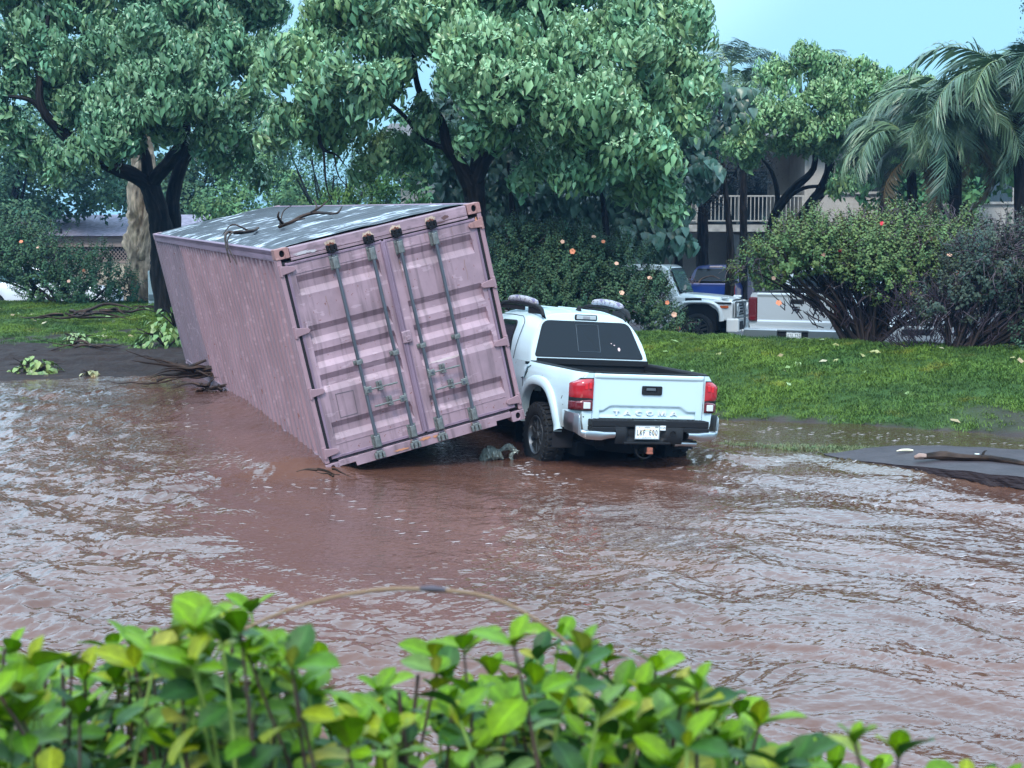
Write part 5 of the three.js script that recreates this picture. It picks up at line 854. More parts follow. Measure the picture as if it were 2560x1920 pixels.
{
  const t = thing('house', 'low cream house with a grey shingle roof and lattice screen at the far left', 'house', [-17.2, 0.3, -60]);
  const cream = std({ map: mottle, color: lin(0.66, 0.56, 0.42), roughness: 0.9 }), tan = std({ map: mottle, color: lin(0.4, 0.3, 0.26), roughness: 0.85 });
  part('wall', [box(9, 1.75, 0.2, -1, 0.9, 0), box(0.2, 2.6, 7, 3.5, 1.3, -3.5), box(0.2, 2.6, 7, -5.5, 1.3, -3.5)], cream, t);
  part('fascia', [box(9.6, 0.42, 0.1, -1, 2.55, 0.24), ...Array.from({ length: 40 }, (_, i) => box(0.04, 0.1, 0.03, -5.6 + i * 0.235, 2.72, 0.31))], tan, t);
  const scr = part('lattice_screen', [box(3.4, 0.07, 0.08, 0.9, 2.36, 0.1), box(3.4, 0.07, 0.08, 0.9, 1.72, 0.1), box(0.08, 0.7, 0.08, -0.8, 2.04, 0.1), box(0.08, 0.7, 0.08, 0.35, 2.04, 0.1), box(0.08, 0.7, 0.08, 2.6, 2.04, 0.1)], tan, t);
  for (let i = 0; i < 44; i++) { const s = i % 2 ? 1 : -1, x = -0.75 + Math.floor(i / 2) * 0.15; if (x > 2.5) continue; part('lattice_slat', box(0.032, 0.84, 0.012, 0, 0, 0).rotateZ(s * 0.72).translate(x + 0.1, 2.04, 0.1 + 0.008 * s), tan, scr); }
  part('dark_interior', box(8.6, 1.0, 0.05, -1, 2.1, -0.35), MAT.blackMatte, t);
  const shin = tex(256, 256, (u, v) => { const r = Math.floor(v * 16), k = 0.42 + 0.1 * tn(u * 32 + (r % 2) * 0.5, r, 32, 16, 5) + 0.06 * tf(u, v, 30, 30, 2, 9) - ((v * 16) % 1 < 0.12 ? 0.1 : 0); return [k, k * 0.98, k * 1.08]; }); shin.repeat.set(0.35, 0.35);
  part('roof', [grid(20, 8, (u, v) => [lerp(-6.2, 4.2, u), 2.78 + 0.95 * v, lerp(0.6, -3.4, v), u * 10, v * 4]), grid(20, 8, (u, v) => [lerp(-6.2, 4.2, u), 2.78 + 0.95 * v, lerp(-7.4, -3.4, v), u * 10, v * 4])], std({ map: shin, roughness: 0.8, color: lin(0.95, 0.92, 1) }), t);
  part('roof_vent', cyl(0.06, 0.06, 0.25, 'y', -1.2, 2.95, 0.2, 8), MAT.black, t);
}
/* ------------------------------------------------------------------ leaf and spray shapes */
// one leaf along +z from the origin, bent down at the tip, folded at the midrib (vertex colours: slightly lighter rib)
function leafGeo(L, W, { fold = 0.25, droop = 0.25, nu = 2, nv = 4, shape = (t) => Math.sin(Math.PI * t ** 0.8) ** 0.8, wave = 0 } = {}) {
  return grid(nu * 2, nv, (u, v) => {
    const k = u * 2 - 1, w = W * shape(clamp(v, 0.001, 0.999)) * k, a = droop * v * v;
    return [w, -L * a + fold * Math.abs(w) * (1 - 0.3 * v) + wave * L * Math.sin(v * 9 + k) * Math.abs(k), L * v * (1 - 0.25 * droop * v), u, v];
  });
}
const heart = (t) => (t < 0.28 ? Math.sin(Math.PI / 2 * (t / 0.28)) ** 0.6 : (1 - ((t - 0.28) / 0.72)) ** 0.85 * (1 + 0.35 * ((t - 0.28) / 0.72)));
const oval = (t) => Math.sin(Math.PI * t) ** 0.75;
const tint = (g, c) => { const n = g.attributes.position.count, a = new Float32Array(n * 3); for (let i = 0; i < n; i++) a.set(c, i * 3); g.setAttribute('color', new THREE.BufferAttribute(a, 3)); return g; };
function place(g, yaw, pitch, pos, roll = 0) { return g.rotateZ(roll).rotateX(pitch).rotateY(yaw).translate(...pos); } // pitch > 0 tips the leaf down
function candleSpray(n, L) { // whorl of big drooping leaves with a pale flower tuft
  const gs = [];
  for (let i = 0; i < n; i++) {
    const a = i * 2.4 + rr(-0.3, 0.3), t = i / n, e = lerp(0.5, -0.35, t) + rr(-0.2, 0.2), pl = L * lerp(0.25, 0.75, t), l = L * rr(0.5, 1.1), y0 = -t * L * 0.9;
    const dir = V(Math.sin(a) * Math.cos(e), Math.sin(e), Math.cos(a) * Math.cos(e)), p = dir.clone().multiplyScalar(pl); p.y += y0;
    const k = rr(0.8, 1.15);
    gs.push(tint(place(leafGeo(l, l * rr(0.2, 0.29), { nu: 1, nv: 3, shape: heart, fold: rr(0.2, 0.7), droop: rr(0.15, 0.6) }), a, rr(0.55, 1.45), [p.x, p.y, p.z], rr(-0.3, 0.3)), [k, k, k]));
  }
  for (let i = 0; i < 5; i++) { const a = rr(0, 6.28); gs.push(tint(place(leafGeo(L * 0.3, L * 0.07, { nu: 1, nv: 2 }), a, rr(-1.2, 0), [Math.sin(a) * 0.02, rr(0, 0.05), Math.cos(a) * 0.02]), [1.9, 1.6, 1.9])); }
  return M(gs);
}
function ballSpray(n, L, R, w = 0.3, dropA = 0.6) { // loose ball of leaves on twigs
  const gs = [];
  for (let i = 0; i < n; i++) { const d = V(rr(-1, 1), rr(-0.7, 1), rr(-1, 1)).normalize().multiplyScalar(R * rr(0.35, 1)), l = L * rr(0.7, 1.2), k = rr(0.75, 1.2); gs.push(tint(place(leafGeo(l, l * w, { nu: 1, nv: 2, shape: oval, fold: rr(0.1, 0.5), droop: rr(0, 0.4) }), Math.atan2(d.x, d.z) + rr(-0.6, 0.6), dropA * rr(-0.6, 1.6), [d.x, d.y, d.z], rr(-0.5, 0.5)), [k, k, k])); }
  return M(gs);
}
function twigSpray(n, L, len) { // alternate small leaves along a curving twig
  const gs = [];
  for (let i = 0; i < n; i++) { const t = (i + 0.5) / n, a = i * 2.4 + rr(-0.4, 0.4), l = L * rr(0.7, 1.2) * (1.1 - 0.4 * t), k = rr(0.75, 1.25); gs.push(tint(place(leafGeo(l, l * 0.33, { nu: 1, nv: 2, shape: oval, fold: rr(0.1, 0.4) }), a, rr(-0.5, 0.7), [0.04 * t * t * 3 * len, t * len, 0]), [k, k, k])); }
  const tw = tube([[0, 0, 0], [0.02 * len, len * 0.5, 0], [0.12 * len, len, 0]], [0.006, 0.005, 0.002], 4); gs.push(tint(tw, [1.2, 0.7, 0.8]));
  return M(gs);
}
function featherSpray(n, L) { // flat fern-like plates (rain-tree foliage)
  const gs = [];
  for (let i = 0; i < n; i++) { const a = i / n * 6.28 + rr(-0.3, 0.3); for (let k = 0; k < 9; k++) for (const s of [-1, 1]) { const r = L * (0.25 + 0.75 * k / 9); gs.push(tint(place(leafGeo(L * 0.2, L * 0.045, { nu: 1, nv: 1 }), a + s * 1.0, 0.1, [Math.sin(a) * r, -0.18 * r * r / L + rr(-0.01, 0.01), Math.cos(a) * r]), gray(rr(0.8, 1.2)))); } }
  return M(gs);
}
function frondGeo(len, leafL, bend, pairs = 34, wv = 0.022, splay = 0.9) { // feather palm frond growing along +z and arching over
  const pts = [], gs = []; let p = V(0, 0, 0), e = 1.05;
  for (let i = 0; i <= 16; i++) { pts.push(p.clone()); e -= bend / 16 * (0.5 + i / 16); p = p.clone().add(V(0, Math.sin(e), Math.cos(e)).multiplyScalar(len / 16)); }
  gs.push(tint(tube(pts, pts.map((_, i) => lerp(0.022, 0.004, i / 16)), 5), [1.6, 1.3, 0.9]));
  for (let k = 0; k < pairs; k++) {
    const t = 0.14 + 0.86 * k / pairs, q = t * 16, i = Math.min(15, Math.floor(q)), c = pts[i].clone().lerp(pts[i + 1], q - i), tan = pts[i + 1].clone().sub(pts[i]).normalize(), up = V(1, 0, 0).cross(tan).negate();
    for (const s of [-1, 1]) {
      const l = leafL * (Math.sin(Math.PI * (0.12 + 0.82 * t)) ** 0.7) * rr(0.85, 1.1), d0 = V(s * Math.sin(splay), 0, 0).addScaledVector(tan, Math.cos(splay) + rr(-0.15, 0.15)).addScaledVector(up, rr(-0.1, 0.35)).normalize();
      const v = [], dr = rr(0.5, 1.0), kk = rr(0.75, 1.2); // ribbon that droops with its own weight
      for (let j = 0; j <= 4; j++) { const r = j / 4, w = wv * (j === 4 ? 0.05 : Math.sin(Math.PI * (0.2 + 0.72 * r))), m = c.clone().addScaledVector(d0, l * r).add(V(0, -dr * l * r * r * 0.62, 0)); v.push([m.clone().addScaledVector(tan, w), m.clone().addScaledVector(tan, -w).add(V(0, -w * 0.6, 0))]); }
      gs.push(tint(grid(1, 4, (a, b) => { const m = v[Math.round(b * 4)][Math.round(a)]; return [m.x, m.y, m.z]; }), [kk, kk, kk]));
    }
  }
  return M(gs);
}
setSeed(1001);
const SPRAY = {
  candle: [0, 1, 2].map(() => candleSpray(14, 0.262)), candleS: [0, 1, 2].map(() => candleSpray(13, 0.2)),
  ball: [0, 1].map(() => ballSpray(26, 0.17, 0.3)), fine: [0, 1].map(() => ballSpray(34, 0.085, 0.28, 0.26)), big: [0, 1].map(() => ballSpray(12, 0.3, 0.28, 0.34)),
  twig: [0, 1, 2].map(() => twigSpray(15, 0.075, 0.34)), feather: [featherSpray(7, 0.5)], vine: [0, 1].map(() => leafGeo(0.42, 0.17, { nu: 2, nv: 4, shape: heart, fold: 0.3, droop: 0.35, wave: 0.02 })),
};
const leafMat = (rough = 0.42, thr = 0) => (thr ? phys({ color: 0xffffff, vertexColors: true, roughness: rough, transmission: thr, thickness: 0 }) : dull({ color: 0xffffff, vertexColors: true, roughness: rough, specularIntensity: rough < 0.5 ? 0.75 : 0.3 }));
const LEAF = leafMat(0.3), LEAFDULL = leafMat(0.6), VINE = std({ color: 0xffffff, roughness: 0.35 });

/* crowns: lobes of sprays; a share of the frontmost sprays are meshes of their own, the rest one instanced part */
function crown(parent, lobes, sprays, col, { per = 60, scale = 1, own = 0, mat = LEAF, shell = 0.55, flat = 0.8, name = 'leaf_spray', droop = 0, caps = 0 } = {}) {
  const items = [], full = lobes;
  if (caps) lobes = lobes.flatMap(([x, y, z, r]) => Array.from({ length: caps }, (_, i) => { const a = i * 2.4 + rr(-0.5, 0.5), q = r * rr(0.25, 0.75); return [x + Math.cos(a) * q, y + rr(-0.7, 0.7) * r, z + Math.sin(a) * q * 0.8 + 0.15 * r, r * rr(0.4, 0.68)]; }));
  if (caps) lobes = lobes.concat(full.map(([x, y, z, r]) => [x, y, z - 0.25 * r, r, 0.3]));
  lobes.forEach(([x, y, z, r, thin = 1], li) => {
    const n = Math.round(per * r * r * thin), lk = rr(0.85, 1.15);
    for (let i = 0; i < n; i++) {
      const d = V(rr(-1, 1), rr(caps ? -0.25 : -0.75, 1), rr(-1, 1)); if (d.lengthSq() > 1) { i--; continue; }
      const len = Math.max(0.05, d.length()), q = shell + (1 - shell) * len; d.multiplyScalar(q / len);
      if (n2(x + d.x * 1.7 * r + li * 3, y + d.y * 1.7 * r) > 0.55) continue; // gaps
      const p = V(x + d.x * r, y + d.y * r * flat - droop * r * (d.x * d.x + d.z * d.z) * 0.4, z + d.z * r), up = d.clone().normalize().multiplyScalar(0.75).add(V(0, 0.7, 0)).add(V(rr(-0.3, 0.3), rr(-0.3, 0.3), rr(-0.3, 0.3)));
      const age = rr(0.8, 1.2) * lk, hue = rr(-1, 1), c = lin(col[0] * age * (1 + 0.18 * hue), col[1] * age, col[2] * age * (1 - 0.15 * hue));
      items.push({ p, q: quatTo(up, rr(0, 6.28)), s: scale * rr(0.75, 1.25), c, key: p.z + 0.4 * p.y });
    }
  });
  if (own) {
    items.sort((a, b) => b.key - a.key); const mats = Array.from({ length: 5 }, (_, i) => { const m = mat.clone(); const k = lerp(0.85, 1.2, i / 4); m.color.setRGB(col[0] * k * lerp(0.9, 1.15, (i * 2 % 5) / 4), col[1] * k, col[2] * k); return m; });
    for (const it of items.splice(0, own)) { const m = new THREE.Mesh(pick(sprays), pick(mats)); m.name = name; m.position.copy(it.p); m.quaternion.copy(it.q); m.scale.setScalar(it.s); parent.add(m); }
  }
  sprays.forEach((g, i) => { const sub = items.filter((_, k) => k % sprays.length === i); if (!sub.length) return; const m = instanced('crown', g, mat, sub, parent); m.userData.kind = 'stuff'; });
}
function limbs(parent, trunk, branches, mat = MAT.bark) {
  part('trunk', tube(trunk.map((p) => p.slice(0, 3)), trunk.map((p) => p[3]), 14, { wob: 0.14, smooth: 5, cap: false }), mat, parent);
  for (const b of branches) part('branch', tube(b.map((p) => p.slice(0, 3)), b.map((p) => p[3]), 9, { wob: 0.14, smooth: 5 }), mat, parent);
}
// all trees are laid out in scene coordinates relative to the foot of the trunk
const rel = (o, list) => list.map((p) => [p[0] - o[0], p[1] - o[1], p[2] - o[2], p[3]]);

/* ---- big candlenut tree in the middle */
{
  setSeed(2101); const o = [-0.81, 0.6, -33], t = thing('candlenut_tree', 'large pale leaved tree with a forked dark trunk behind the container', 'tree', o);
  const r = (l) => rel(o, l);
  limbs(t, r([[-0.81, 0.6, -33, 0.32], [-0.81, 2, -33, 0.25], [-0.81, 3.1, -33, 0.215], [-0.84, 3.7, -33, 0.23], [-0.9, 4.2, -33, 0.25]]), [
    r([[-0.88, 3.8, -33, 0.2], [-1.2, 4.5, -32.8, 0.15], [-1.42, 4.8, -32.6, 0.13], [-1.58, 5.4, -32.5, 0.1], [-1.95, 5.8, -32.5, 0.075], [-2.15, 6.6, -32.5, 0.055], [-2.1, 7.6, -32.3, 0.03]]),
    r([[-0.86, 4.0, -33, 0.2], [-0.58, 4.6, -32.8, 0.17], [-0.13, 5.05, -32.5, 0.15], [0.1, 5.7, -32, 0.11], [0.4, 6.6, -32, 0.08], [1.05, 7.6, -32, 0.04]]),
    r([[-0.85, 4.0, -33, 0.18], [-0.76, 4.8, -33.1, 0.13], [-0.67, 5.5, -33.2, 0.1], [-0.8, 6.4, -33.2, 0.08], [-1.15, 7.6, -33, 0.04]]),
    r([[-1.4, 4.75, -32.6, 0.07], [-1.9, 4.95, -32.7, 0.06], [-2.5, 5.6, -32.8, 0.05], [-3.3, 6.1, -32, 0.03]]),
    r([[0.05, 5.4, -32.2, 0.07], [0.9, 5.7, -31, 0.05], [1.9, 6.0, -30.4, 0.03]]), r([[0.2, 6.1, -32, 0.06], [1.6, 6.6, -31.6, 0.05], [3.0, 6.6, -31.4, 0.03]]),
    r([[-4.05, 5.3, -31.6, 0.03], [-4.1, 4.85, -31.4, 0.045], [-4.0, 4.65, -31.4, 0.04], [-3.75, 4.55, -31.5, 0.02], [-3.55, 4.3, -31.5, 0.008]]), r([[-4.02, 4.66, -31.4, 0.028], [-3.96, 3.9, -31.4, 0.018], [-3.85, 3.5, -31.4, 0.006]]), r([[-3.8, 4.56, -31.45, 0.018], [-3.7, 4.1, -31.4, 0.014], [-3.45, 3.8, -31.4, 0.005]]),
  ]);
  const C = [[-4.35, 6.48, -31, 0.93], [-3.44, 7.37, -32, 1.14], [-3.08, 5.95, -30, 0.74], [-2.2, 7.7, -32, 0.75], [-1.08, 7.38, -31, 1.27], [-0.8, 6.29, -29.5, 0.89], [0.08, 5.61, -29, 0.87], [-0.25, 6.89, -31, 1.02], [0.73, 6.99, -30, 1.07], [1.72, 7.37, -32, 1.14], [1.33, 5.84, -29, 1.03], [2.26, 6.35, -30, 0.99], [1.88, 5.22, -29, 0.79], [2.56, 4.87, -29.5, 0.73], [3.14, 6.96, -31.5, 1.04], [3.73, 7.69, -33, 0.81], [3.38, 5.77, -30.5, 0.75], [3.85, 6.23, -31, 0.51], [2.98, 4.13, -30.5, 0.58], [3.23, 3.64, -30.5, 0.38], [1.3, 4.51, -30, 0.66], [0.59, 4.33, -31, 0.51], [-0.49, 5.23, -30, 0.58], [-4.69, 5.45, -31.5, 0.69], [-5.17, 6.58, -32.5, 0.53], [-3.98, 5.24, -32, 0.7], [-3.04, 4.79, -33, 0.72], [2.36, 4.16, -31, 0.51], [-2.45, 5.01, -33.5, 0.55], [-1.3, 6.3, -32, 0.45], [-2.6, 6.5, -31.6, 0.55], [-1.9, 5.7, -32.4, 0.4], [-3.36, 9.08, -33, 1.45], [-0.68, 9.22, -32, 1.58], [1.94, 9.25, -33, 1.54], [0.18, 8.56, -34, 1.49], [-2.59, 8.29, -34.5, 1.32], [2.97, 8.29, -34.5, 1.32], [0.63, 5.46, -33.5, 0.73], [-1.36, 5.19, -33.5, 0.46]];
  crown(t, rel(o, C), SPRAY.candle, [0.155, 0.29, 0.14], { per: 90, own: 280, droop: 1.1, shell: 0.6, caps: 5, flat: 0.75 });
}
/* ---- left candlenut tree */
{
  setSeed(2202); const o = [-9.0, 0.4, -38], t = thing('candlenut_tree', 'large dark tree with a crooked forking trunk beside the far end of the container', 'tree', o);
  const r = (l) => rel(o, l);
  limbs(t, r([[-8.9, 0.4, -38, 0.36], [-9.05, 1.5, -38, 0.31], [-9.08, 2.6, -38, 0.29], [-9.12, 3.4, -38, 0.28], [-9.3, 4.0, -38, 0.26], [-9.4, 4.4, -38, 0.24]]), [
    r([[-9.3, 4.1, -38, 0.2], [-9.75, 4.45, -37.7, 0.2], [-10.1, 4.58, -37.5, 0.17], [-10.45, 4.8, -37, 0.14], [-11.2, 5.4, -37, 0.16], [-11.63, 6.0, -36.6, 0.11], [-11.75, 7.2, -37, 0.08], [-11.7, 8.4, -37.5, 0.05]]),
    r([[-9.95, 4.5, -37.6, 0.12], [-10.1, 4.95, -37.4, 0.11], [-10.5, 5.1, -37, 0.08], [-10.9, 5.1, -36.6, 0.05]]),
    r([[-11.4, 5.6, -36.9, 0.1], [-11.9, 6.2, -36.6, 0.07], [-12.4, 6.3, -36.4, 0.04]]),
    r([[-9.38, 4.3, -38, 0.18], [-9.45, 4.9, -38, 0.14], [-9.65, 5.6, -38, 0.1], [-9.85, 6.5, -38.2, 0.06]]),
    r([[-9.35, 4.2, -38, 0.19], [-8.8, 4.7, -37.6, 0.19], [-8.38, 5.1, -37.2, 0.19], [-8.2, 5.8, -37, 0.15], [-8.4, 6.8, -37, 0.1], [-7.8, 7.6, -37, 0.05]]),
    r([[-8.7, 0.6, -38.6, 0.22], [-8.82, 2.6, -38.6, 0.2], [-8.9, 3.8, -38.5, 0.19], [-8.65, 4.7, -38.4, 0.18], [-8.2, 5.5, -38.4, 0.14], [-7.6, 6.6, -38.4, 0.07]]),
    r([[-10.75, 5.2, -38, 0.1], [-10.9, 6.8, -38, 0.11], [-11.1, 8.4, -38.5, 0.08]]),
  ]);
  const C = [[-12.14, 8.12, -37, 1.01], [-11.06, 7.53, -37, 0.81], [-12.48, 7.04, -37, 0.61], [-9.46, 8.12, -37, 1.22], [-9.52, 6.82, -36, 0.99], [-8.23, 7.24, -35.5, 1.07], [-7.76, 8.12, -37, 1.12], [-8.51, 6.24, -35, 0.86], [-9.37, 5.77, -35, 0.77], [-8.45, 5.63, -35.5, 0.58], [-7.67, 6.39, -35.5, 0.78], [-7.08, 7.43, -37, 0.91], [-6.92, 5.73, -35.5, 0.68], [-6.42, 6.44, -36, 0.59], [-7.52, 5.23, -36.5, 0.55], [-10.8, 6.35, -37, 0.71], [-9.46, 5.38, -36, 0.49], [-10.24, 5.24, -36, 0.59], [-11.24, 4.77, -37, 0.51], [-12.61, 5.86, -37, 0.55], [-12.2, 5.2, -37.4, 0.5], [-13.2, 6.4, -37, 0.6], [-11.8, 6.6, -37.6, 0.6], [-6.64, 8.27, -38, 0.94], [-11.69, 8.75, -38.5, 1.05], [-12.43, 9.67, -38, 1.46], [-9.98, 9.97, -38, 1.67], [-7.33, 9.97, -38, 1.67], [-9.13, 8.7, -39.5, 1.52], [-6.82, 5.36, -37, 0.51], [-6.6, 4.62, -38, 0.42]];
  crown(t, rel(o, C), SPRAY.candle, [0.11, 0.225, 0.115], { per: 84, own: 240, droop: 1.1, shell: 0.6, caps: 5, flat: 0.75 });
}
/* ---- pale trunk beside it */
{
  setSeed(2303); const o = [-10.64, 0.6, -42], t = thing('paperbark_tree', 'thick pale flaking trunk standing left of the container', 'tree', o);
  part('trunk', tube(rel(o, [[-10.45, 0.6, -42, 0.3], [-10.62, 1.4, -42, 0.33], [-10.7, 2.6, -42, 0.36], [-10.62, 3.3, -42, 0.36], [-10.66, 4.0, -42, 0.34], [-10.6, 5.1, -42.3, 0.32], [-10.75, 6.5, -42.5, 0.28], [-11.0, 8.0, -43, 0.2]]), [0.3, 0.33, 0.36, 0.36, 0.34, 0.32, 0.28, 0.2], 20, { wob: 0.32, smooth: 8 }), MAT.barkPale, t);
  part('branch', tube(rel(o, [[-10.62, 2.3, -41.85, 0], [-10.35, 3.2, -41.7, 0], [-10.15, 4.1, -41.7, 0], [-10.3, 5.2, -41.8, 0]]), [0.2, 0.17, 0.16, 0.12], 12, { wob: 0.3, smooth: 6 }), MAT.barkPale, t);
  crown(t, [[-0.4, 7.6, -1, 1.5], [0.9, 7.2, -1.5, 1.2], [-1.6, 7.0, -1, 1.2]], SPRAY.ball, [0.07, 0.15, 0.06], { per: 50 });
}
/* ---- tree in front of the building */
{
  setSeed(2404); const o = [8.72, 0.2, -45], t = thing('candlenut_tree', 'smaller yellow green tree with crooked dark limbs before the balcony', 'tree', o);
  const r = (l) => rel(o, l);
  limbs(t, r([[8.75, 0.2, -45, 0.24], [8.7, 1.6, -45, 0.2], [8.65, 2.9, -45, 0.19], [9.0, 3.67, -45, 0.18], [9.54, 4.4, -45, 0.17]]), [
    r([[9.4, 4.2, -45, 0.15], [9.71, 5.0, -45, 0.15], [9.63, 6.0, -45, 0.1], [9.4, 7.1, -45, 0.05]]), r([[9.5, 4.35, -45, 0.12], [10.1, 4.65, -44.8, 0.1], [10.5, 5.3, -44.8, 0.06], [11, 6.2, -44.8, 0.03]]),
    r([[8.08, 0.2, -45.5, 0.18], [8.04, 2.9, -45.5, 0.15], [8.12, 3.6, -45.4, 0.14], [8.66, 4.4, -45.2, 0.13], [9.22, 5.0, -45, 0.1], [9.1, 6.5, -45, 0.05]]),
    r([[8.1, 3.4, -45.4, 0.09], [8.2, 4.2, -45.4, 0.08], [8.0, 4.9, -45.3, 0.06], [7.6, 5.4, -45.2, 0.03]]), r([[8.3, 4.0, -45.3, 0.07], [8.9, 4.4, -44.9, 0.06], [9.3, 4.45, -44.6, 0.05]]), r([[9.0, 6.1, -45, 0.05], [7.9, 6.7, -44.6, 0.03]]),
  ]);
  const C = [[8.9, 8.13, -44, 0.9], [7.71, 8.01, -44, 0.66], [7.14, 6.84, -44, 0.84], [7.9, 6.97, -43, 0.88], [9.5, 7.6, -44, 0.78], [10.21, 7.89, -44, 0.54], [9.76, 6.74, -43, 0.88], [8.84, 6.63, -43, 0.88], [6.71, 6.09, -43.5, 0.66], [6.54, 5.51, -43.5, 0.48], [8.1, 6.01, -44, 0.72], [9.3, 5.78, -44, 0.66], [10.25, 6.09, -43.5, 0.66], [10.94, 7.19, -44, 0.66], [11.52, 7.42, -44, 0.6], [11.07, 6.37, -44, 0.54], [9.8, 4.81, -43.5, 0.48], [6.98, 5.37, -44, 0.42], [10.81, 7.66, -44, 0.48], [12.12, 7.37, -44, 0.54], [9.68, 4.48, -44, 0.3]];
  crown(t, rel(o, C), SPRAY.candleS, [0.16, 0.29, 0.12], { per: 160, own: 160, droop: 1.0, caps: 4, shell: 0.6 });
}
/* ---- background trees: name, label, foot, trunk height, lobes, spray, colour */
function backTree(seed_, name, label, foot, th, tr, lobes, sprays, col, opt = {}) {
  setSeed(seed_); const t = thing(name, label, 'tree', foot, 0, opt.group);
  const top = [rr(-0.3, 0.3), th, rr(-0.3, 0.3)];
  limbs(t, [[0, -0.3, 0, tr * 1.3], [rr(-0.1, 0.1), th * 0.5, 0, tr], [...top, tr * 0.75]], lobes.slice(0, 7).map((l) => [[...top, tr * 0.5], [lerp(top[0], l[0], 0.5) + rr(-0.2, 0.2), lerp(top[1], l[1], 0.45), lerp(top[2], l[2], 0.5), tr * 0.32], [l[0], l[1], l[2], tr * 0.1]]), opt.bark || MAT.bark);
  crown(t, lobes, sprays, col, { per: 40, mat: LEAFDULL, ...opt });
  return t;
}
const ringLobes = (n, R, y0, y1, r0, r1, front = 0) => Array.from({ length: n }, (_, i) => { const a = i * 2.399, q = Math.sqrt((i + 0.5) / n); return [Math.cos(a) * R * q, lerp(y0, y1, rnd()), Math.sin(a) * R * q * 0.7 + front, rr(r0, r1)]; });
setSeed(3000);
backTree(3001, 'shade_tree', 'blue green bushy tree at the far left behind the hibiscus', [-23.5, 0.2, -64], 2.6, 0.2, ringLobes(12, 3.6, 3.0, 6.0, 1.0, 1.6), SPRAY.ball, [0.08, 0.165, 0.075], { scale: 1.1 });
backTree(3002, 'shade_tree', 'grey green tree rising over the cream house roof', [-15.5, 0.2, -72], 4, 0.25, ringLobes(16, 4.8, 3.6, 8, 1.2, 1.8), SPRAY.ball, [0.08, 0.155, 0.08], { scale: 1.4, per: 24 });
backTree(3003, 'shade_tree', 'light green tree between the pale trunk and the container', [-9.2, 0.2, -56], 2.5, 0.2, ringLobes(12, 3, 2.0, 5.6, 0.9, 1.3), SPRAY.ball, [0.1, 0.2, 0.08], { scale: 1.1 });
backTree(3004, 'bare_tree', 'sparse twiggy tree with sky showing through above the container', [-6.4, 0.2, -52], 2.4, 0.16, ringLobes(12, 2.6, 3.6, 6.2, 0.7, 1.0), SPRAY.fine, [0.05, 0.11, 0.06], { per: 14 });
backTree(3005, 'rain_tree', 'spreading tree with flat feathery foliage above the container roof', [-5.2, 0.2, -43], 2.2, 0.2, [[-1.6, 3.3, 0.6, 1.2], [-0.5, 3.6, 0.6, 1.3], [0.6, 3.5, 1, 1.1], [-2.4, 2.9, 0.4, 0.9], [0, 4.5, 0, 1.2], [1.3, 4.4, 0, 1.1], [-1.1, 4.4, 0, 1.0], [1.8, 3.1, 0, 1]], SPRAY.feather, [0.065, 0.14, 0.09], { per: 34, scale: 1.0, flat: 0.55 });
backTree(3006, 'shade_tree', 'rounded green tree low behind the container roof', [-3.6, 0.4, -38.6], 1.8, 0.18, [[-1.0, 3.1, 0, 0.9], [0, 3.4, 0.3, 0.95], [0.9, 3.0, 0.4, 0.85], [-0.3, 2.5, 0.8, 0.9], [0.5, 2.2, 0.8, 0.8], [1.3, 2.3, 0.2, 0.7], [-1.6, 2.4, 0.2, 0.8], [0.2, 4.1, -0.3, 0.8]], SPRAY.candleS, [0.085, 0.18, 0.06], { per: 60, scale: 0.8 });
backTree(3007, 'shade_tree', 'deep green tree filling the gap behind the forked trunk', [-0.6, 0.2, -47], 3, 0.22, ringLobes(16, 3.4, 2.4, 6.2, 1.0, 1.4), SPRAY.big, [0.055, 0.13, 0.065], { per: 30 });
backTree(3008, 'dark_tree', 'dark purple leafed tree over the balcony at right', [6.6, 0.2, -50], 3.8, 0.22, [[0, 6.0, 0, 1.5], [-1.2, 5.0, 0.4, 1.3], [1.1, 5.2, 0.4, 1.2], [0.2, 7.0, 0, 1.2], [-1.8, 6.4, 0, 1.1], [-0.3, 4.4, 0.6, 1.0]], SPRAY.fine, [0.05, 0.06, 0.065], { per: 50, scale: 1.1 });
backTree(3009, 'shade_tree', 'dusty green tree with feathery top behind the dark tree', [8.0, 0.2, -60], 5, 0.25, [[0, 8.8, 0, 1.3], [-1.3, 8.4, 0, 1.1], [1.3, 8.2, 0, 1.1], [0.4, 9.6, 0, 0.9], [2.2, 7.6, 0, 1.0], [-0.6, 7.4, 0.4, 1.2]], SPRAY.feather, [0.06, 0.12, 0.085], { per: 30, scale: 1.1 });
backTree(3010, 'shade_tree', 'broad leafed tree behind the right palms', [15.2, 0.2, -51], 3, 0.22, ringLobes(12, 3.2, 3.5, 6.6, 0.9, 1.4), SPRAY.big, [0.06, 0.15, 0.06], { per: 26 });
backTree(3011, 'shade_tree', 'tall dark tree cut by the right edge of the view', [15.3, 0.2, -42], 5, 0.25, [[0, 8.2, 0, 1.0], [0.9, 8.9, 0, 1.0], [-0.2, 9.4, 0, 0.6], [0.6, 7.0, 0, 1.2], [1.2, 6.0, 0, 1.1], [-0.1, 7.2, 0.4, 0.8]], SPRAY.fine, [0.04, 0.075, 0.06], { per: 70 });
backTree(3012, 'shade_tree', 'far tree glimpsed between the two candlenut crowns', [-3.6, 0.2, -62], 3, 0.25, ringLobes(14, 5, 2.6, 5.6, 1.1, 1.6), SPRAY.ball, [0.08, 0.16, 0.085], { per: 24, scale: 1.3 });
backTree(3013, 'shade_tree', 'bluish far tree at the left edge behind the candlenut crown', [-20.5, 0.2, -60], 3, 0.25, ringLobes(18, 4.6, 2.6, 7.2, 1.1, 1.7), SPRAY.ball, [0.07, 0.145, 0.08], { per: 26, scale: 1.3 });
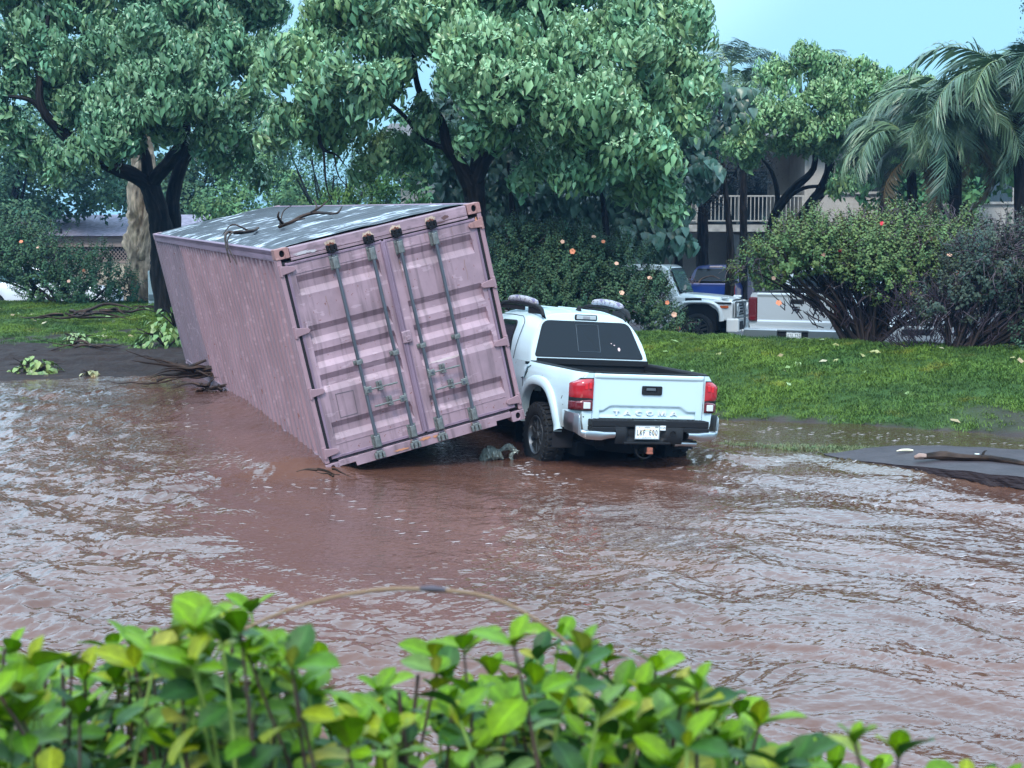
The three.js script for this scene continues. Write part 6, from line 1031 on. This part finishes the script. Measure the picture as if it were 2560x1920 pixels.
backTree(3014, 'shade_tree', 'far green tree showing beyond the balcony end', [2.6, 0.2, -46], 3, 0.2, ringLobes(14, 2.9, 3.0, 7.6, 1.0, 1.4), SPRAY.big, [0.045, 0.12, 0.07], { per: 30 });
backTree(3015, 'shade_tree', 'yellow green tree topping the roof left of the palms', [12.4, 0.2, -49.5], 5, 0.2, [[0, 7.5, 0, 0.9], [-1.0, 7.8, 0, 0.7], [1.2, 7.2, 0, 0.9], [2.2, 6.9, 0, 0.8], [-0.2, 6.6, 0.4, 1.0]], SPRAY.candleS, [0.12, 0.22, 0.09], { per: 55 });

/* ---- climbing vine with big leaves hanging behind the middle tree */
{
  setSeed(41);
  const t = thing('climbing_vine', 'curtain of big hanging vine leaves behind the forked trunk and the dark hedge', 'vine', [1.5, 0.3, -37]);
  for (const x of [-1.5, 0.8, 2.6, 3.9]) part('stem', tube([[x, 0, 0], [x + 0.1, 2, 0.2], [x - 0.1, 4.4, 0]], [0.14, 0.11, 0.05], 8, { wob: 0.2, smooth: 4 }), MAT.bark, t);
  const items = [];
  for (let k = 0; k < 5200; k++) {
    const x = rr(-3.4, 4.6), y = rr(0.9, 6.4), bulge = 0.7 * n2(x * 0.5, y * 0.35) + 0.4 * n2(x * 1.3, y * 0.9), edge = 0.5 * n2(x * 0.7, 3);
    if (x > 3.2 + 0.9 * n2(y * 0.6, 2) + 0.25 * (y - 2) || y < 1.2 + edge || (x > 1.4 && y < 2.0 + edge + 0.3 * (x - 1.4))) continue;
    const cl = n2(x * 1.8, y * 1.8) * 0.5 + 0.5, k2 = rr(0.7, 1.15) * (0.75 + 0.4 * cl), q = new THREE.Quaternion().setFromEuler(new THREE.Euler(rr(0.5, 1.3), rr(-0.8, 0.8), rr(-0.4, 0.4), 'YXZ'));
    items.push({ p: V(x, y, bulge + rr(-0.35, 0.25)), q, s: rr(0.45, 0.95), c: lin(0.05 * k2, 0.11 * k2, 0.075 * k2) });
  }
  items.sort((a, b) => b.p.z - a.p.z);
  const mats = [0.8, 1, 1.25].map((k) => { const m = VINE.clone(); m.color.setRGB(0.042 * k, 0.11 * k, 0.075 * k); return m; });
  for (const it of items.splice(0, 200)) { const m = new THREE.Mesh(pick(SPRAY.vine), pick(mats)); m.name = 'leaf'; m.position.copy(it.p); m.quaternion.copy(it.q); m.scale.setScalar(it.s); t.add(m); }
  instanced('leaves', SPRAY.vine[0], VINE, items, t).userData.kind = 'stuff';
}
/* ---- palms */
setSeed(51);
const FR = [frondGeo(2.6, 0.72, 2.9, 44, 0.024, 0.75), frondGeo(2.4, 0.66, 3.2, 42, 0.024, 0.75), frondGeo(2.9, 0.7, 2.5, 46, 0.024, 0.75)];
const FRF = [frondGeo(2.6, 0.6, 1.9, 30, 0.016), frondGeo(2.3, 0.6, 1.5, 30, 0.016)];
const PALM = [[0.085, 0.155, 0.09], [0.06, 0.12, 0.08], [0.12, 0.195, 0.1]].map((c) => std({ color: lin(...c), vertexColors: true, roughness: 0.4 }));
const DEADF = dull({ color: lin(0.085, 0.07, 0.045), vertexColors: true, roughness: 0.8 });
function palm(label, foot, top, r, n, s, wind = 0, fr = FR) {
  const t = thing('palm_tree', label, 'palm tree', foot);
  const T = [top[0] - foot[0], top[1] - foot[1], top[2] - foot[2]];
  part('trunk', tube([[0, -0.3, 0], [T[0] * 0.3, T[1] * 0.5, T[2] * 0.5], T], [r * 1.25, r, r * 0.9], 12, { wob: 0.06, smooth: 10 }), MAT.bark, t);
  part('crown_shaft', tube([[T[0], T[1] - 0.1, T[2]], [T[0], T[1] + 0.35, T[2]], [T[0], T[1] + 0.7, T[2]]], [r * 0.95, r * 0.85, r * 0.4], 10), std({ color: lin(0.12, 0.2, 0.08), roughness: 0.5 }), t);
  for (let i = 0; i < n; i++) { const m = new THREE.Mesh(pick(fr), pick(PALM)); m.name = 'frond'; m.position.set(T[0], T[1] + 0.5, T[2]); const a = i * 2.4 + rr(-0.3, 0.3); m.rotation.set(rr(-0.35, 0.95) * (0.3 + 0.7 * i / n), a, rr(-0.4, 0.4) + wind, 'YXZ'); m.scale.setScalar(s * rr(0.7, 1.15)); t.add(m); }
  for (let i = 0; i < 3 && fr === FR; i++) { const m = new THREE.Mesh(pick(fr), DEADF); m.name = 'frond'; m.userData.label = 'dry brown hanging frond'; m.position.set(T[0], T[1] + 0.2, T[2]); m.rotation.set(rr(1.1, 1.4), rr(0, 6.28), 0, 'YXZ'); m.scale.setScalar(s * 0.8); t.add(m); }
  return t;
}
setSeed(52);
palm('short palm with drooping fronds standing closest to the tree with crooked limbs', [10.6, 0.2, -38.4], [10.35, 4.7, -38.2], 0.14, 30, 1.0);
palm('thick palm with many drooping fronds between the short palm and the taller one', [11.75, 0.2, -38.8], [11.6, 5.4, -38.6], 0.17, 36, 1.15);
palm('tallest of the drooping palms, cut by the right edge of the view', [13.1, 0.2, -37.6], [12.9, 6.1, -37.6], 0.17, 38, 1.2);
palm('slim palm behind the right palm group', [12.6, 0.2, -41.5], [12.4, 6.0, -41.5], 0.14, 32, 1.15);
palm('tall thin palm with a dark straight trunk in front of the balcony', [7.6, 0.2, -48], [7.5, 7.2, -48], 0.12, 18, 0.85);
palm('far palm whose fronds stick up above the tree before the balcony', [13.6, 0.2, -70], [13.6, 10.2, -70], 0.14, 14, 1.0, 0, FRF);
palm('far palm with a thin feathery crown left of the other far palm', [10.3, 0.2, -70], [10.3, 10.6, -70], 0.14, 14, 1.2, 0, FRF);
{ // fan palm low against the wall
  setSeed(53); const t = thing('fan_palm', 'low dark palm with stiff fanned leaves against the building wall', 'palm tree', [11.6, 0.2, -47]);
  part('trunk', tube([[0, 0, 0], [0.05, 1.6, 0], [0, 3.0, 0]], [0.14, 0.12, 0.1], 10, { wob: 0.1, smooth: 4 }), MAT.bark, t);
  for (let i = 0; i < 13; i++) { const m = new THREE.Mesh(FR[1], PALM[1]); m.name = 'frond'; m.position.set(0, 3.0, 0); m.rotation.set(rr(-0.2, 0.7), i * 2.4, 0, 'YXZ'); m.scale.setScalar(rr(0.45, 0.6)); t.add(m); }
}
/* ---- hibiscus shrubs */
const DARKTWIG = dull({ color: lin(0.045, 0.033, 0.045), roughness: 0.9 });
function shrub(label, foot, lobes, { stems = 16, col = [0.06, 0.12, 0.05], per = 90, flowers = [], spread = 1, base = 0.35, stemMat = MAT.stem, sprays = SPRAY.twig, scale = 1, own = 60, bare = 0, dark = null, seed_ = 1, cat = 'shrub', inner = true, stemR = 0.045 } = {}) {
  setSeed(seed_); const t = thing('hibiscus_shrub', label, cat, foot);
  for (let i = 0; i < stems; i++) {
    const l = lobes[i % lobes.length], a = rr(0, 6.28), b0 = [Math.cos(a) * base * rr(0.2, 1), -0.1, Math.sin(a) * base * rr(0.2, 1) * 0.7], e = [l[0] + rr(-0.5, 0.5) * l[3], l[1] + rr(-0.3, 0.5) * l[3], l[2] + rr(-0.5, 0.5) * l[3]];
    const m = [lerp(b0[0], e[0], 0.45 * spread) + rr(-0.1, 0.1), lerp(b0[1], e[1], 0.4) + rr(-0.05, 0.15), lerp(b0[2], e[2], 0.45) + rr(-0.1, 0.1)];
    const m2 = [lerp(m[0], e[0], 0.55) + rr(-0.1, 0.1), lerp(m[1], e[1], 0.5) + rr(-0.08, 0.08), lerp(m[2], e[2], 0.5)];
    part('stem', tube([b0, m, m2, e], [stemR * rr(0.8, 1.4), stemR * 0.75, stemR * 0.5, 0.008], 7, { wob: 0.15, smooth: 4 }), stemMat, t);
  }
  if (bare) { const g = []; for (let i = 0; i < bare; i++) { const l = pick(lobes), d = V(rr(-1, 1), rr(-0.6, 1), rr(-0.6, 1)).normalize().multiplyScalar(l[3] * rr(0.2, 0.9)), p = V(l[0] + d.x, l[1] + d.y, l[2] + d.z), q = d.clone().normalize().multiplyScalar(rr(0.15, 0.4)); g.push(tube([p, p.clone().addScaledVector(q, 0.5).add(V(rr(-0.1, 0.1), rr(-0.05, 0.1), rr(-0.1, 0.1))), p.clone().add(q).add(V(rr(-0.15, 0.15), rr(-0.15, 0.1), rr(-0.1, 0.1)))], [0.009, 0.006, 0.003], 4, { smooth: 2, cap: false })); } part('twigs', g, MAT.twig, t).userData.kind = 'stuff'; }
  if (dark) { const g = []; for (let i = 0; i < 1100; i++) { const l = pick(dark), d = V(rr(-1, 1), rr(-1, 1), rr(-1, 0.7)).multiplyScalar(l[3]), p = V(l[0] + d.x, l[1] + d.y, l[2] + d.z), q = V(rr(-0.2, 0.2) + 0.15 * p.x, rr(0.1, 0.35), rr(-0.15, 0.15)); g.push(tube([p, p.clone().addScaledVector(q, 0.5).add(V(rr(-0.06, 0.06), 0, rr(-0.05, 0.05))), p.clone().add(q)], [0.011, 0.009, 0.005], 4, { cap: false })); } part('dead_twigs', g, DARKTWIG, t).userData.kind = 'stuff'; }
  crown(t, lobes, sprays, col, { per, scale, own, mat: LEAFDULL, shell: 0.45, flat: 0.85, name: 'leaf_sprig' });
  const petal = leafGeo(0.075, 0.035, { nu: 1, nv: 3, shape: (q) => Math.sin(Math.PI * q * 0.75 + 0.1), droop: 0.3 });
  for (const [x, y, z, kind] of flowers) {
    const c = { red: [0.62, 0.02, 0.05], orange: [0.72, 0.24, 0.12], peach: [0.72, 0.42, 0.3] }[kind];
    const f = part('flower', [0, 1, 2, 3, 4].map((i) => place(petal.clone(), i * 1.2566, -0.5, [0, 0, 0])), std({ color: lin(...c), roughness: 0.6 }), t, `${kind} hibiscus flower`);
    f.position.set(x, y, z); f.rotation.set(rr(0.6, 1.6), rr(-0.6, 0.6), 0); f.scale.setScalar(rr(0.55, 0.85));
  }
  return t;
}
const HL = (n, x0, x1, y0, y1, z0, z1, r0, r1, s) => { setSeed(s); return Array.from({ length: n }, (_, i) => [lerp(x0, x1, (i + 0.5) / n) + rr(-0.2, 0.2), rr(y0, y1), rr(z0, z1), rr(r0, r1)]); };
{
  // big hibiscus on the right: open stems below, leafy above
  const lobes = [...HL(12, -1.75, 1.9, 1.58, 1.92, -0.5, 0.5, 0.42, 0.58, 61), ...HL(8, -1.4, 1.7, 1.95, 2.25, -0.3, 0.3, 0.32, 0.46, 62), [-2.1, 1.5, 0, 0.3], [2.0, 1.3, 0, 0.45], [0.3, 1.1, 0.5, 0.36], [0.9, 1.15, 0.5, 0.36], [1.5, 1.1, 0.4, 0.4], [-0.3, 1.3, 0.4, 0.3]];
  shrub('large hibiscus with red and peach flowers above a fan of dark open stems', [6.5, 0.72, -26.9], lobes, { stems: 56, dark: [[-1.0, 1.05, 0, 0.5], [-0.5, 0.8, 0, 0.45], [0, 0.75, 0.1, 0.45], [0.5, 0.8, 0, 0.5], [1.0, 0.95, 0, 0.55], [1.5, 1.1, 0, 0.5], [0.2, 1.15, 0, 0.6], [1.6, 0.7, -0.2, 0.5]], seed_: 611, col: [0.1, 0.165, 0.06], per: 420, own: 110, bare: 900, spread: 0.75, base: 0.34, flowers: [[0.16, 2.28, 0.5, 'red'], [-0.62, 1.8, 0.62, 'red'], [-0.9, 1.72, 0.6, 'peach'], [0.28, 2.1, 0.5, 'peach'], [1.1, 2.0, 0.5, 'orange'], [1.35, 1.72, 0.6, 'peach'], [0.65, 1.05, 0.75, 'peach'], [1.25, 1.05, 0.7, 'peach'], [1.5, 1.4, 0.6, 'orange'], [-1.75, 1.3, 0.35, 'peach'], [-1.65, 0.85, 0.35, 'orange']] });
  const l2 = [...HL(8, -0.2, 3.6, 0.9, 1.5, -0.4, 0.5, 0.5, 0.65, 63), ...HL(8, 0.3, 3.9, 1.6, 2.35, -0.4, 0.4, 0.5, 0.7, 72)];
  shrub('purplish hibiscus full of tangled bare grey twigs beside the large flowering one', [7.6, 0.6, -25.2], l2, { stems: 40, dark: [[0.2, 0.8, 0, 0.5], [0.9, 0.8, 0, 0.6], [1.6, 0.8, 0, 0.6], [2.3, 0.8, 0, 0.6], [3.0, 0.8, 0, 0.6], [-0.5, 0.7, -0.2, 0.5]], seed_: 622, col: [0.055, 0.08, 0.06], per: 300, own: 0, bare: 2000, spread: 1.2, base: 0.35, flowers: [] });
  shrub('low dark green shrub at the foot of the bare bush', [9.0, 0.5, -24.4], HL(7, -0.5, 1.1, 0.25, 0.6, -0.3, 0.3, 0.3, 0.42, 64), { stems: 8, seed_: 633, col: [0.05, 0.11, 0.07], per: 420, own: 20 });
  // hedge behind the white pickup
  const l3 = [...HL(10, -1.8, 1.75, 0.55, 0.9, 0.1, 0.8, 0.5, 0.62, 65), ...HL(10, -1.7, 1.05, 1.15, 1.5, 0, 0.6, 0.48, 0.6, 66), ...HL(8, -1.5, 0.4, 1.7, 2.05, -0.2, 0.3, 0.38, 0.52, 67), [1.75, 0.3, 0.7, 0.42], [2.1, 0.15, 0.6, 0.28], [1.5, 0.95, 0.5, 0.4]];
  shrub('dense dark hibiscus hedge with peach flowers behind the white pickup', [1.35, 0.75, -31.2], l3, { stems: 26, seed_: 644, col: [0.05, 0.1, 0.052], per: 400, own: 100, bare: 200, base: 0.8, flowers: [[0.35, 2.05, 0.7, 'peach'], [-0.3, 1.95, 0.7, 'peach'], [-0.1, 1.75, 0.9, 'orange'], [1.5, 1.2, 0.95, 'peach'], [1.85, 0.7, 1.1, 'orange'], [2.0, 0.45, 1.05, 'peach'], [2.1, 0.15, 0.9, 'orange'], [0.8, 1.5, 1.1, 'peach'], [0.9, 0.9, 1.25, 'peach'], [0.55, 1.95, 0.7, 'orange']] });
  // left bush
  const l4 = [...HL(7, -0.75, 1.6, 0.5, 0.9, 0.2, 0.8, 0.55, 0.7, 68), ...HL(9, -2.4, 0.85, 1.15, 1.5, 0, 0.6, 0.52, 0.65, 69), ...HL(6, -2.7, -0.3, 1.85, 2.2, -0.2, 0.3, 0.45, 0.55, 70), [1.9, 0.7, 0.5, 0.55], [2.25, 0.4, 0.4, 0.45], [-2.9, 1.6, 0.2, 0.6]];
  shrub('rounded dark hibiscus bush with peach flowers in front of the cream house', [-12.9, 0.75, -42.2], l4, { stems: 26, seed_: 655, col: [0.055, 0.12, 0.06], per: 150, scale: 1.25, own: 90, bare: 150, base: 0.9, flowers: [[-1.95, 2.3, 0.6, 'peach'], [-1.0, 2.0, 0.7, 'orange'], [-0.4, 1.85, 1.1, 'peach'], [0.9, 1.2, 1.2, 'orange'], [1.95, 0.7, 1.1, 'peach'], [-2.4, 1.1, 1.2, 'orange'], [-1.7, 1.05, 1.2, 'orange'], [0.5, 0.9, 1.3, 'peach']] });
  shrub('small leafy shrub behind the silver pickup under the balcony', [6.2, 0.2, -33.5], HL(4, -0.5, 0.6, 1.5, 2.2, -0.2, 0.2, 0.3, 0.42, 71), { stems: 8, seed_: 666, col: [0.08, 0.16, 0.05], per: 220, own: 0 });
}
/* ------------------------------------------------------------------ debris on the left */
function roots(name, label, pos, n, R, mat, seed_, opts = {}) {
  setSeed(seed_); const t = thing(name, label, opts.cat || 'driftwood', pos);
  for (let i = 0; i < n; i++) {
    let p = V(rr(-R, R) * 0.4, rr(0, 0.12), rr(-R, R) * 0.3), a = opts.dir !== undefined ? opts.dir + rr(-0.7, 0.7) + (i % 2 ? Math.PI : 0) : rr(0, 6.28); const pts = [p.clone()], l = R * rr(0.7, 1.6) / 5; let e = rr(-0.1, 0.5);
    for (let k = 0; k < 5; k++) { a += rr(-0.5, 0.5); e = e * 0.5 + rr(-0.35, 0.3); p = p.clone().add(V(Math.cos(a) * l, Math.sin(e) * l, Math.sin(a) * l * 0.6)); p.y = Math.max(p.y, -0.05); pts.push(p); }
    const r = rr(0.012, opts.r || 0.045); part(i < 3 ? 'root' : 'branch', tube(pts, [r, r * 0.9, r * 0.75, r * 0.55, r * 0.35, 0.004], 7, { wob: 0.25, smooth: 3 }), mat, t);
  }
  return t;
}
roots('root_tangle', 'tangle of dark roots and branches washed against the left foot of the container', [-5.35, 0.42, -24.6], 22, 0.75, MAT.debris, 71, { r: 0.06 });
roots('root_tangle', 'smaller twigs caught along the lower container wall in the water', [-4.75, 0.28, -23.1], 12, 0.5, MAT.debris, 72, { r: 0.03 });
roots('wood_scrap', 'short broken piece of wood stuck upright beside the container wall at the waterline', [-3.62, 0.2, -21.35], 6, 0.22, std({ map: barkTex, color: lin(0.26, 0.14, 0.09), roughness: 0.7 }), 73, { r: 0.04 });
roots('fallen_branch', 'dark branches lying along the washed out strip on the left lawn', [-10.6, 0.9, -36.2], 12, 1.3, MAT.debris, 74, { dir: 0.2, r: 0.06, cat: 'branch' });
roots('fallen_branch', 'dark sticks scattered on the mud in front of the left lawn', [-9.0, 0.47, -30.6], 9, 0.9, MAT.debris, 75, { dir: 0.1, r: 0.035, cat: 'branch' });
roots('driftwood', 'little black twig floating just left of the container', [-5.9, 0.27, -24.3], 3, 0.5, MAT.debris, 76, { dir: 0.05, r: 0.025 });
roots('driftwood', 'small dark snag in the water below the container doors', [-2.05, 0.03, -15.85], 4, 0.22, MAT.debris, 79, { dir: 0.1, r: 0.016 });
roots('fallen_branch', 'thin dead sticks on the lawn beside the left trunk', [-9.7, 0.98, -38.6], 6, 0.6, MAT.debris, 77, { dir: 0.1, r: 0.03, cat: 'branch' });
function leafyBranch(label, pos, n, R, seed_, col) {
  setSeed(seed_); const t = thing('leafy_branch', label, 'branch', pos);
  for (let i = 0; i < 7; i++) { const a = rr(-0.5, 3.6); part('stem', tube([[0, 0, 0], [Math.cos(a) * R * 0.5, R * 0.4, Math.sin(a) * R * 0.3], [Math.cos(a) * R, R * rr(0.3, 0.7), Math.sin(a) * R * 0.6]], [0.025, 0.016, 0.006], 6, { smooth: 3 }), MAT.stem, t); }
  for (let i = 0; i < n; i++) { const a = rr(0, 6.28), q = Math.sqrt(rnd()), k = rr(0.75, 1.25), m = new THREE.Mesh(leafSm[i % 3], std({ color: lin(col[0] * k * rr(0.9, 1.3), col[1] * k, col[2] * k), roughness: 0.4 })); m.name = 'leaf'; m.position.set(Math.cos(a) * R * q, R * (0.6 * (1 - q * q) + 0.08) * rr(0.6, 1.1), Math.sin(a) * R * q * 0.6); m.rotation.set(rr(0.1, 1.1), a * -1 + 1.57 + rr(-0.6, 0.6), rr(-0.4, 0.4), 'YXZ'); m.scale.setScalar(rr(0.7, 1.2)); t.add(m); }
}
const leafSm = [0, 1, 2].map((i) => leafGeo(0.17, 0.045 + 0.008 * i, { nu: 1, nv: 3, shape: heart, fold: 0.3, droop: 0.3 }));
leafyBranch('broken leafy branch heaped in the shallow mud at the left edge of the water', [-8.75, 0.24, -26.75], 110, 0.48, 81, [0.16, 0.25, 0.07]);
leafyBranch('fallen leafy branch at the grass edge close to the container', [-7.35, 0.45, -31.0], 130, 0.7, 82, [0.13, 0.23, 0.07]);
leafyBranch('small fallen leafy sprig left on the mud edge of the lawn', [-9.45, 0.52, -31.9], 40, 0.35, 83, [0.15, 0.24, 0.09]);
leafyBranch('fallen leafy branch lying on the lawn beneath the left tree', [-8.0, 0.72, -34.6], 60, 0.8, 84, [0.12, 0.22, 0.07]);
leafyBranch('tiny pale leafy sprig washed up on the mud line', [-7.6, 0.3, -26.2], 16, 0.14, 85, [0.3, 0.3, 0.14]);
{ // crumpled silver wrap beside the rear wheel
  setSeed(86); const t = thing('crumpled_wrap', 'crumpled pale foil wrap snagged in the water beside the pickup rear wheel', 'litter', [-0.2, 0.0, -17.45]); t.scale.setScalar(0.78);
  const foil = (len, r, k) => grid(28, 14, (u, v) => { const x = (u - 0.5) * len, a = v * 6.283, q = r * (0.55 + 0.45 * Math.sin(Math.PI * clamp(u * 0.9 + 0.06))) * (1 + 0.28 * n3(u * 7, Math.cos(a) * 2 + k, Math.sin(a) * 2) + 0.12 * n3(u * 19, Math.cos(a) * 5, Math.sin(a) * 5 + k)); return [x, 0.09 * Math.sin(u * 3.1) + q * Math.sin(a), q * Math.cos(a) * 0.8]; }, { flat: true });
  part('foil', foil(0.36, 0.11, 1).rotateZ(0.35).translate(-0.06, 0.03, 0), std({ color: lin(0.2, 0.22, 0.2), metalness: 0.3, roughness: 0.35 }), t);
  part('foil', foil(0.3, 0.05, 5).rotateZ(-0.05).translate(0.2, 0.13, -0.02), std({ color: lin(0.17, 0.2, 0.19), metalness: 0.4, roughness: 0.4 }), t);
  part('foil', foil(0.22, 0.035, 9).rotateZ(1.3).translate(0.33, 0.06, 0.0), std({ color: lin(0.17, 0.2, 0.19), metalness: 0.4, roughness: 0.4 }), t);
}
/* ------------------------------------------------------------------ clipped hedge on the near bank */
{
  const round = (t) => Math.sin(Math.PI * clamp(0.05 + 0.95 * t) ** 1.3) ** 0.66;
  setSeed(901);
  const G = Array.from({ length: 7 }, () => leafGeo(0.055, 0.0188 * rr(0.85, 1.2), { nu: 3, nv: 7, shape: round, fold: rr(0.08, 0.45), droop: rr(-0.15, 0.45), wave: rr(0, 0.025) }));
  const veins = tex(128, 256, (u, v) => { const d = Math.abs(u - 0.5), rib = sstep(0.035, 0.0, d), side = 0.5 + 0.5 * Math.sin((v * 11 - d * 7) * 6.283), spot = tn(u * 14, v * 28, 14, 28, 91) > 0.955 ? 0.45 : 1, k = (0.66 + 0.3 * rib + 0.12 * side * sstep(0.5, 0.05, d) + 0.24 * (tf(u, v, 8, 8, 3, 77) - 0.5) + 0.08) * spot; return [k * (spot < 1 ? 1.5 : 1) + 0.1 * rib, k, k - 0.06]; });
  const cols = [[0.18, 0.38, 0.006], [0.11, 0.28, 0.008], [0.24, 0.45, 0.008], [0.05, 0.16, 0.025], [0.03, 0.11, 0.03], [0.19, 0.34, 0.08], [0.36, 0.44, 0.015], [0.06, 0.18, 0.04], [0.42, 0.42, 0.06]];
  const wts = [0, 0, 0, 1, 1, 2, 2, 3, 3, 4, 4, 5, 5, 6, 7, 7, 8];
  const lm = cols.map((c) => phys({ map: veins, color: lin(c[0] * 1.2, c[1] * 1.2, c[2] * 1.2), roughness: 0.5, specularIntensity: 0.4, transmission: 0.34, thickness: 0 }));
  const restM = phys({ map: veins, color: 0xffffff, roughness: 0.5, specularIntensity: 0.4, transmission: 0.34, thickness: 0 });
  const outline = table([[-0.74, 1.95], [-0.62, 1.95], [-0.54, 2.0], [-0.47, 1.985], [-0.42, 2.04], [-0.36, 2.045], [-0.31, 1.97], [-0.25, 1.92], [-0.2, 1.9], [-0.14, 1.97], [-0.08, 1.985], [-0.03, 1.93], [0.03, 1.975], [0.1, 1.985], [0.15, 1.945], [0.21, 1.95], [0.27, 1.92], [0.33, 1.88], [0.38, 1.84], [0.44, 1.82], [0.52, 1.805], [0.6, 1.8], [0.7, 1.79]]);
  const stemM = std({ map: barkTex, color: lin(0.2, 0.12, 0.1), roughness: 0.8 }), stemG = std({ color: lin(0.2, 0.3, 0.06), roughness: 0.6 });
  const names = ['near hedge shrub with bare cut reddish twigs poking above its leaves', 'near hedge shrub left of centre rising to a bright rounded leaf tuft', 'near hedge shrub below the container with brown stems showing through a gap', 'near hedge shrub in the centre carrying the tallest upright bright leaves', 'near hedge shrub right of centre with large leaves above the water', 'low near hedge shrub at the lower right corner'];
  const spans = [[-0.76, -0.5], [-0.5, -0.27], [-0.27, -0.03], [-0.03, 0.2], [0.2, 0.42], [0.42, 0.72]];
  spans.forEach(([xa, xb], si) => {
    setSeed(910 + si);
    const D0 = 2.0, t = thing('hedge_shrub', names[si], 'shrub', [(xa + xb) / 2, 0.9, -D0]); let count = 0; const rest = [];
    const dens = [1.2, 1.25, 0.85, 1.05, 1.15, 1.1][si], nS = Math.round((xb - xa) * 470 * dens);
    for (let k = 0; k < nS; k++) {
      const xAt2 = lerp(xa, xb, (k + rnd()) / nS), back = Math.pow(rnd(), 0.8), D = lerp(1.5, 2.25, back), top = outline(xAt2);
      // shoots nearer the camera stay lower so that every tip reaches the clipped line seen from the path
      const h0 = 2.535 - (2.55 - top) * D / 2 - (k % 16 === 0 ? rr(-0.05, 0.0) : k % 5 === 0 ? rr(0, 0.05) : Math.pow(rnd(), 0.9) * 0.38), x = xAt2 * D / 2;
      const gap = n2(x * 4.2 + 7, D * 2.5 + h0 * 3); if (gap > 0.5) continue;
      const base = V(x + rr(-0.09, 0.09), h0 - rr(0.25, 0.5), -D + rr(-0.08, 0.08)), tip = V(x, h0, -D), mid = base.clone().lerp(tip, 0.55).add(V(rr(-0.03, 0.03), 0, rr(-0.03, 0.03))), L = (p) => p.clone().sub(t.position);
      part('stem', tube([L(base), L(mid), L(tip)], [0.0032, 0.0028, 0.0018], 6, { smooth: 3 }), rnd() < 0.6 ? stemM : stemG, t);
      const nl = 11 + Math.floor(rr(0, 6)), fresh = rnd(), low = base.clone().lerp(mid, 0.2);
      for (let i = 0; i < nl; i++) {
        const u = i / nl, a = i * 2.4 + rr(-0.4, 0.4), w = u * 1.9, p = w < 1 ? tip.clone().lerp(mid, Math.max(0, w - 0.45) * 1.6) : mid.clone().lerp(low, (w - 1) * 1.05), hueI = u < 0.3 && fresh > 0.45 ? pick([0, 0, 2, 2, 6]) : pick(wts);
        const rot = new THREE.Euler(lerp(-1.15, 0.45, Math.min(1, u * 1.6)) + rr(-0.4, 0.4), a, rr(-0.6, 0.6), 'YXZ'), sc = lerp(0.75, 1.15, Math.min(1, u * 4)) * rr(0.5, 1.15);
        if (count < 290) { const m = new THREE.Mesh(pick(G), lm[hueI]); m.name = 'leaf'; m.position.copy(L(p)); m.rotation.copy(rot); m.scale.setScalar(sc); t.add(m); count++; }
        else rest.push({ p: L(p), q: new THREE.Quaternion().setFromEuler(rot), s: sc, c: lin(cols[hueI][0] * 1.15, cols[hueI][1] * 1.15, cols[hueI][2] * 1.15) });
      }
    }
    for (let j = 0; j < 300 * dens * (xb - xa) / 0.25; j++) { // inner leaves that close the mat below the clipped line
      const xt = rr(xa, xb), D = rr(1.55, 2.25), hy = 2.535 - (2.55 - outline(xt)) * D / 2 - 0.03 - Math.pow(rnd(), 0.75) * 0.4, hueI = pick(wts); if (n2(xt * D / 2 * 4.2 + 7, D * 2.5 + hy * 3) > 0.55) continue;
      rest.push({ p: V(xt * D / 2, hy, -D).sub(t.position), q: new THREE.Quaternion().setFromEuler(new THREE.Euler(rr(-1.0, 0.7), rr(0, 6.28), rr(-0.6, 0.6), 'YXZ')), s: rr(0.5, 1.1), c: lin(cols[hueI][0] * 1.15, cols[hueI][1] * 1.15, cols[hueI][2] * 1.15) });
    }
    if (rest.length) instanced('leaves', G[0], restM, rest, t).userData.kind = 'stuff';
    // cut twigs standing above the leaves
    const nt = [9, 4, 8, 4, 2, 0][si];
    for (let k = 0; k < nt; k++) { const xt = rr(xa, xb), D = rr(1.75, 2.15), top = 2.55 - (2.55 - outline(xt)) * D / 2, x = xt * D / 2, h = si === 0 ? rr(0.0, 0.045) : rr(-0.1, 0.005), L = (p) => p.clone().sub(t.position); part('twig', tube([L(V(x + rr(-0.03, 0.03), top - 0.3, -D)), L(V(x + rr(-0.02, 0.02), top - 0.12, -D)), L(V(x, top + h, -D))], [0.0042, 0.0036, 0.0024], 7, { smooth: 3, wob: 0.15 }), stemM, t); }
  });
  // dry vine arching over the hedge
  const v = thing('dry_vine', 'dry tan vine stem arching over the near hedge', 'vine', [-0.1, 1.95, -1.9]);
  part('stem', tube([[-0.36, 0.04, 0.05], [-0.3, 0.075, 0.02], [-0.2, 0.122, 0], [-0.08, 0.15, 0], [0.0, 0.15, 0], [0.07, 0.14, 0], [0.14, 0.105, 0], [0.19, 0.06, 0], [0.225, 0.0, 0], [0.23, -0.1, 0.02]], [0.0012, 0.0019, 0.0022, 0.0026, 0.0026, 0.0024, 0.0022, 0.0019, 0.0018, 0.0018], 8, { smooth: 4 }), std({ color: lin(0.22, 0.14, 0.085), roughness: 0.9 }), v);
  part('node', tube([[-0.022, 0.152, 0], [-0.005, 0.1515, 0], [0.012, 0.15, 0]], [0.003, 0.0046, 0.003], 8, { smooth: 2 }), std({ color: lin(0.06, 0.05, 0.07), roughness: 0.7 }), v);
}
/* ------------------------------------------------------------------ finish */
scene.traverse((o) => { if (o.isMesh) { o.castShadow = true; o.receiveShadow = true; } });
renderer.render(scene, camera);
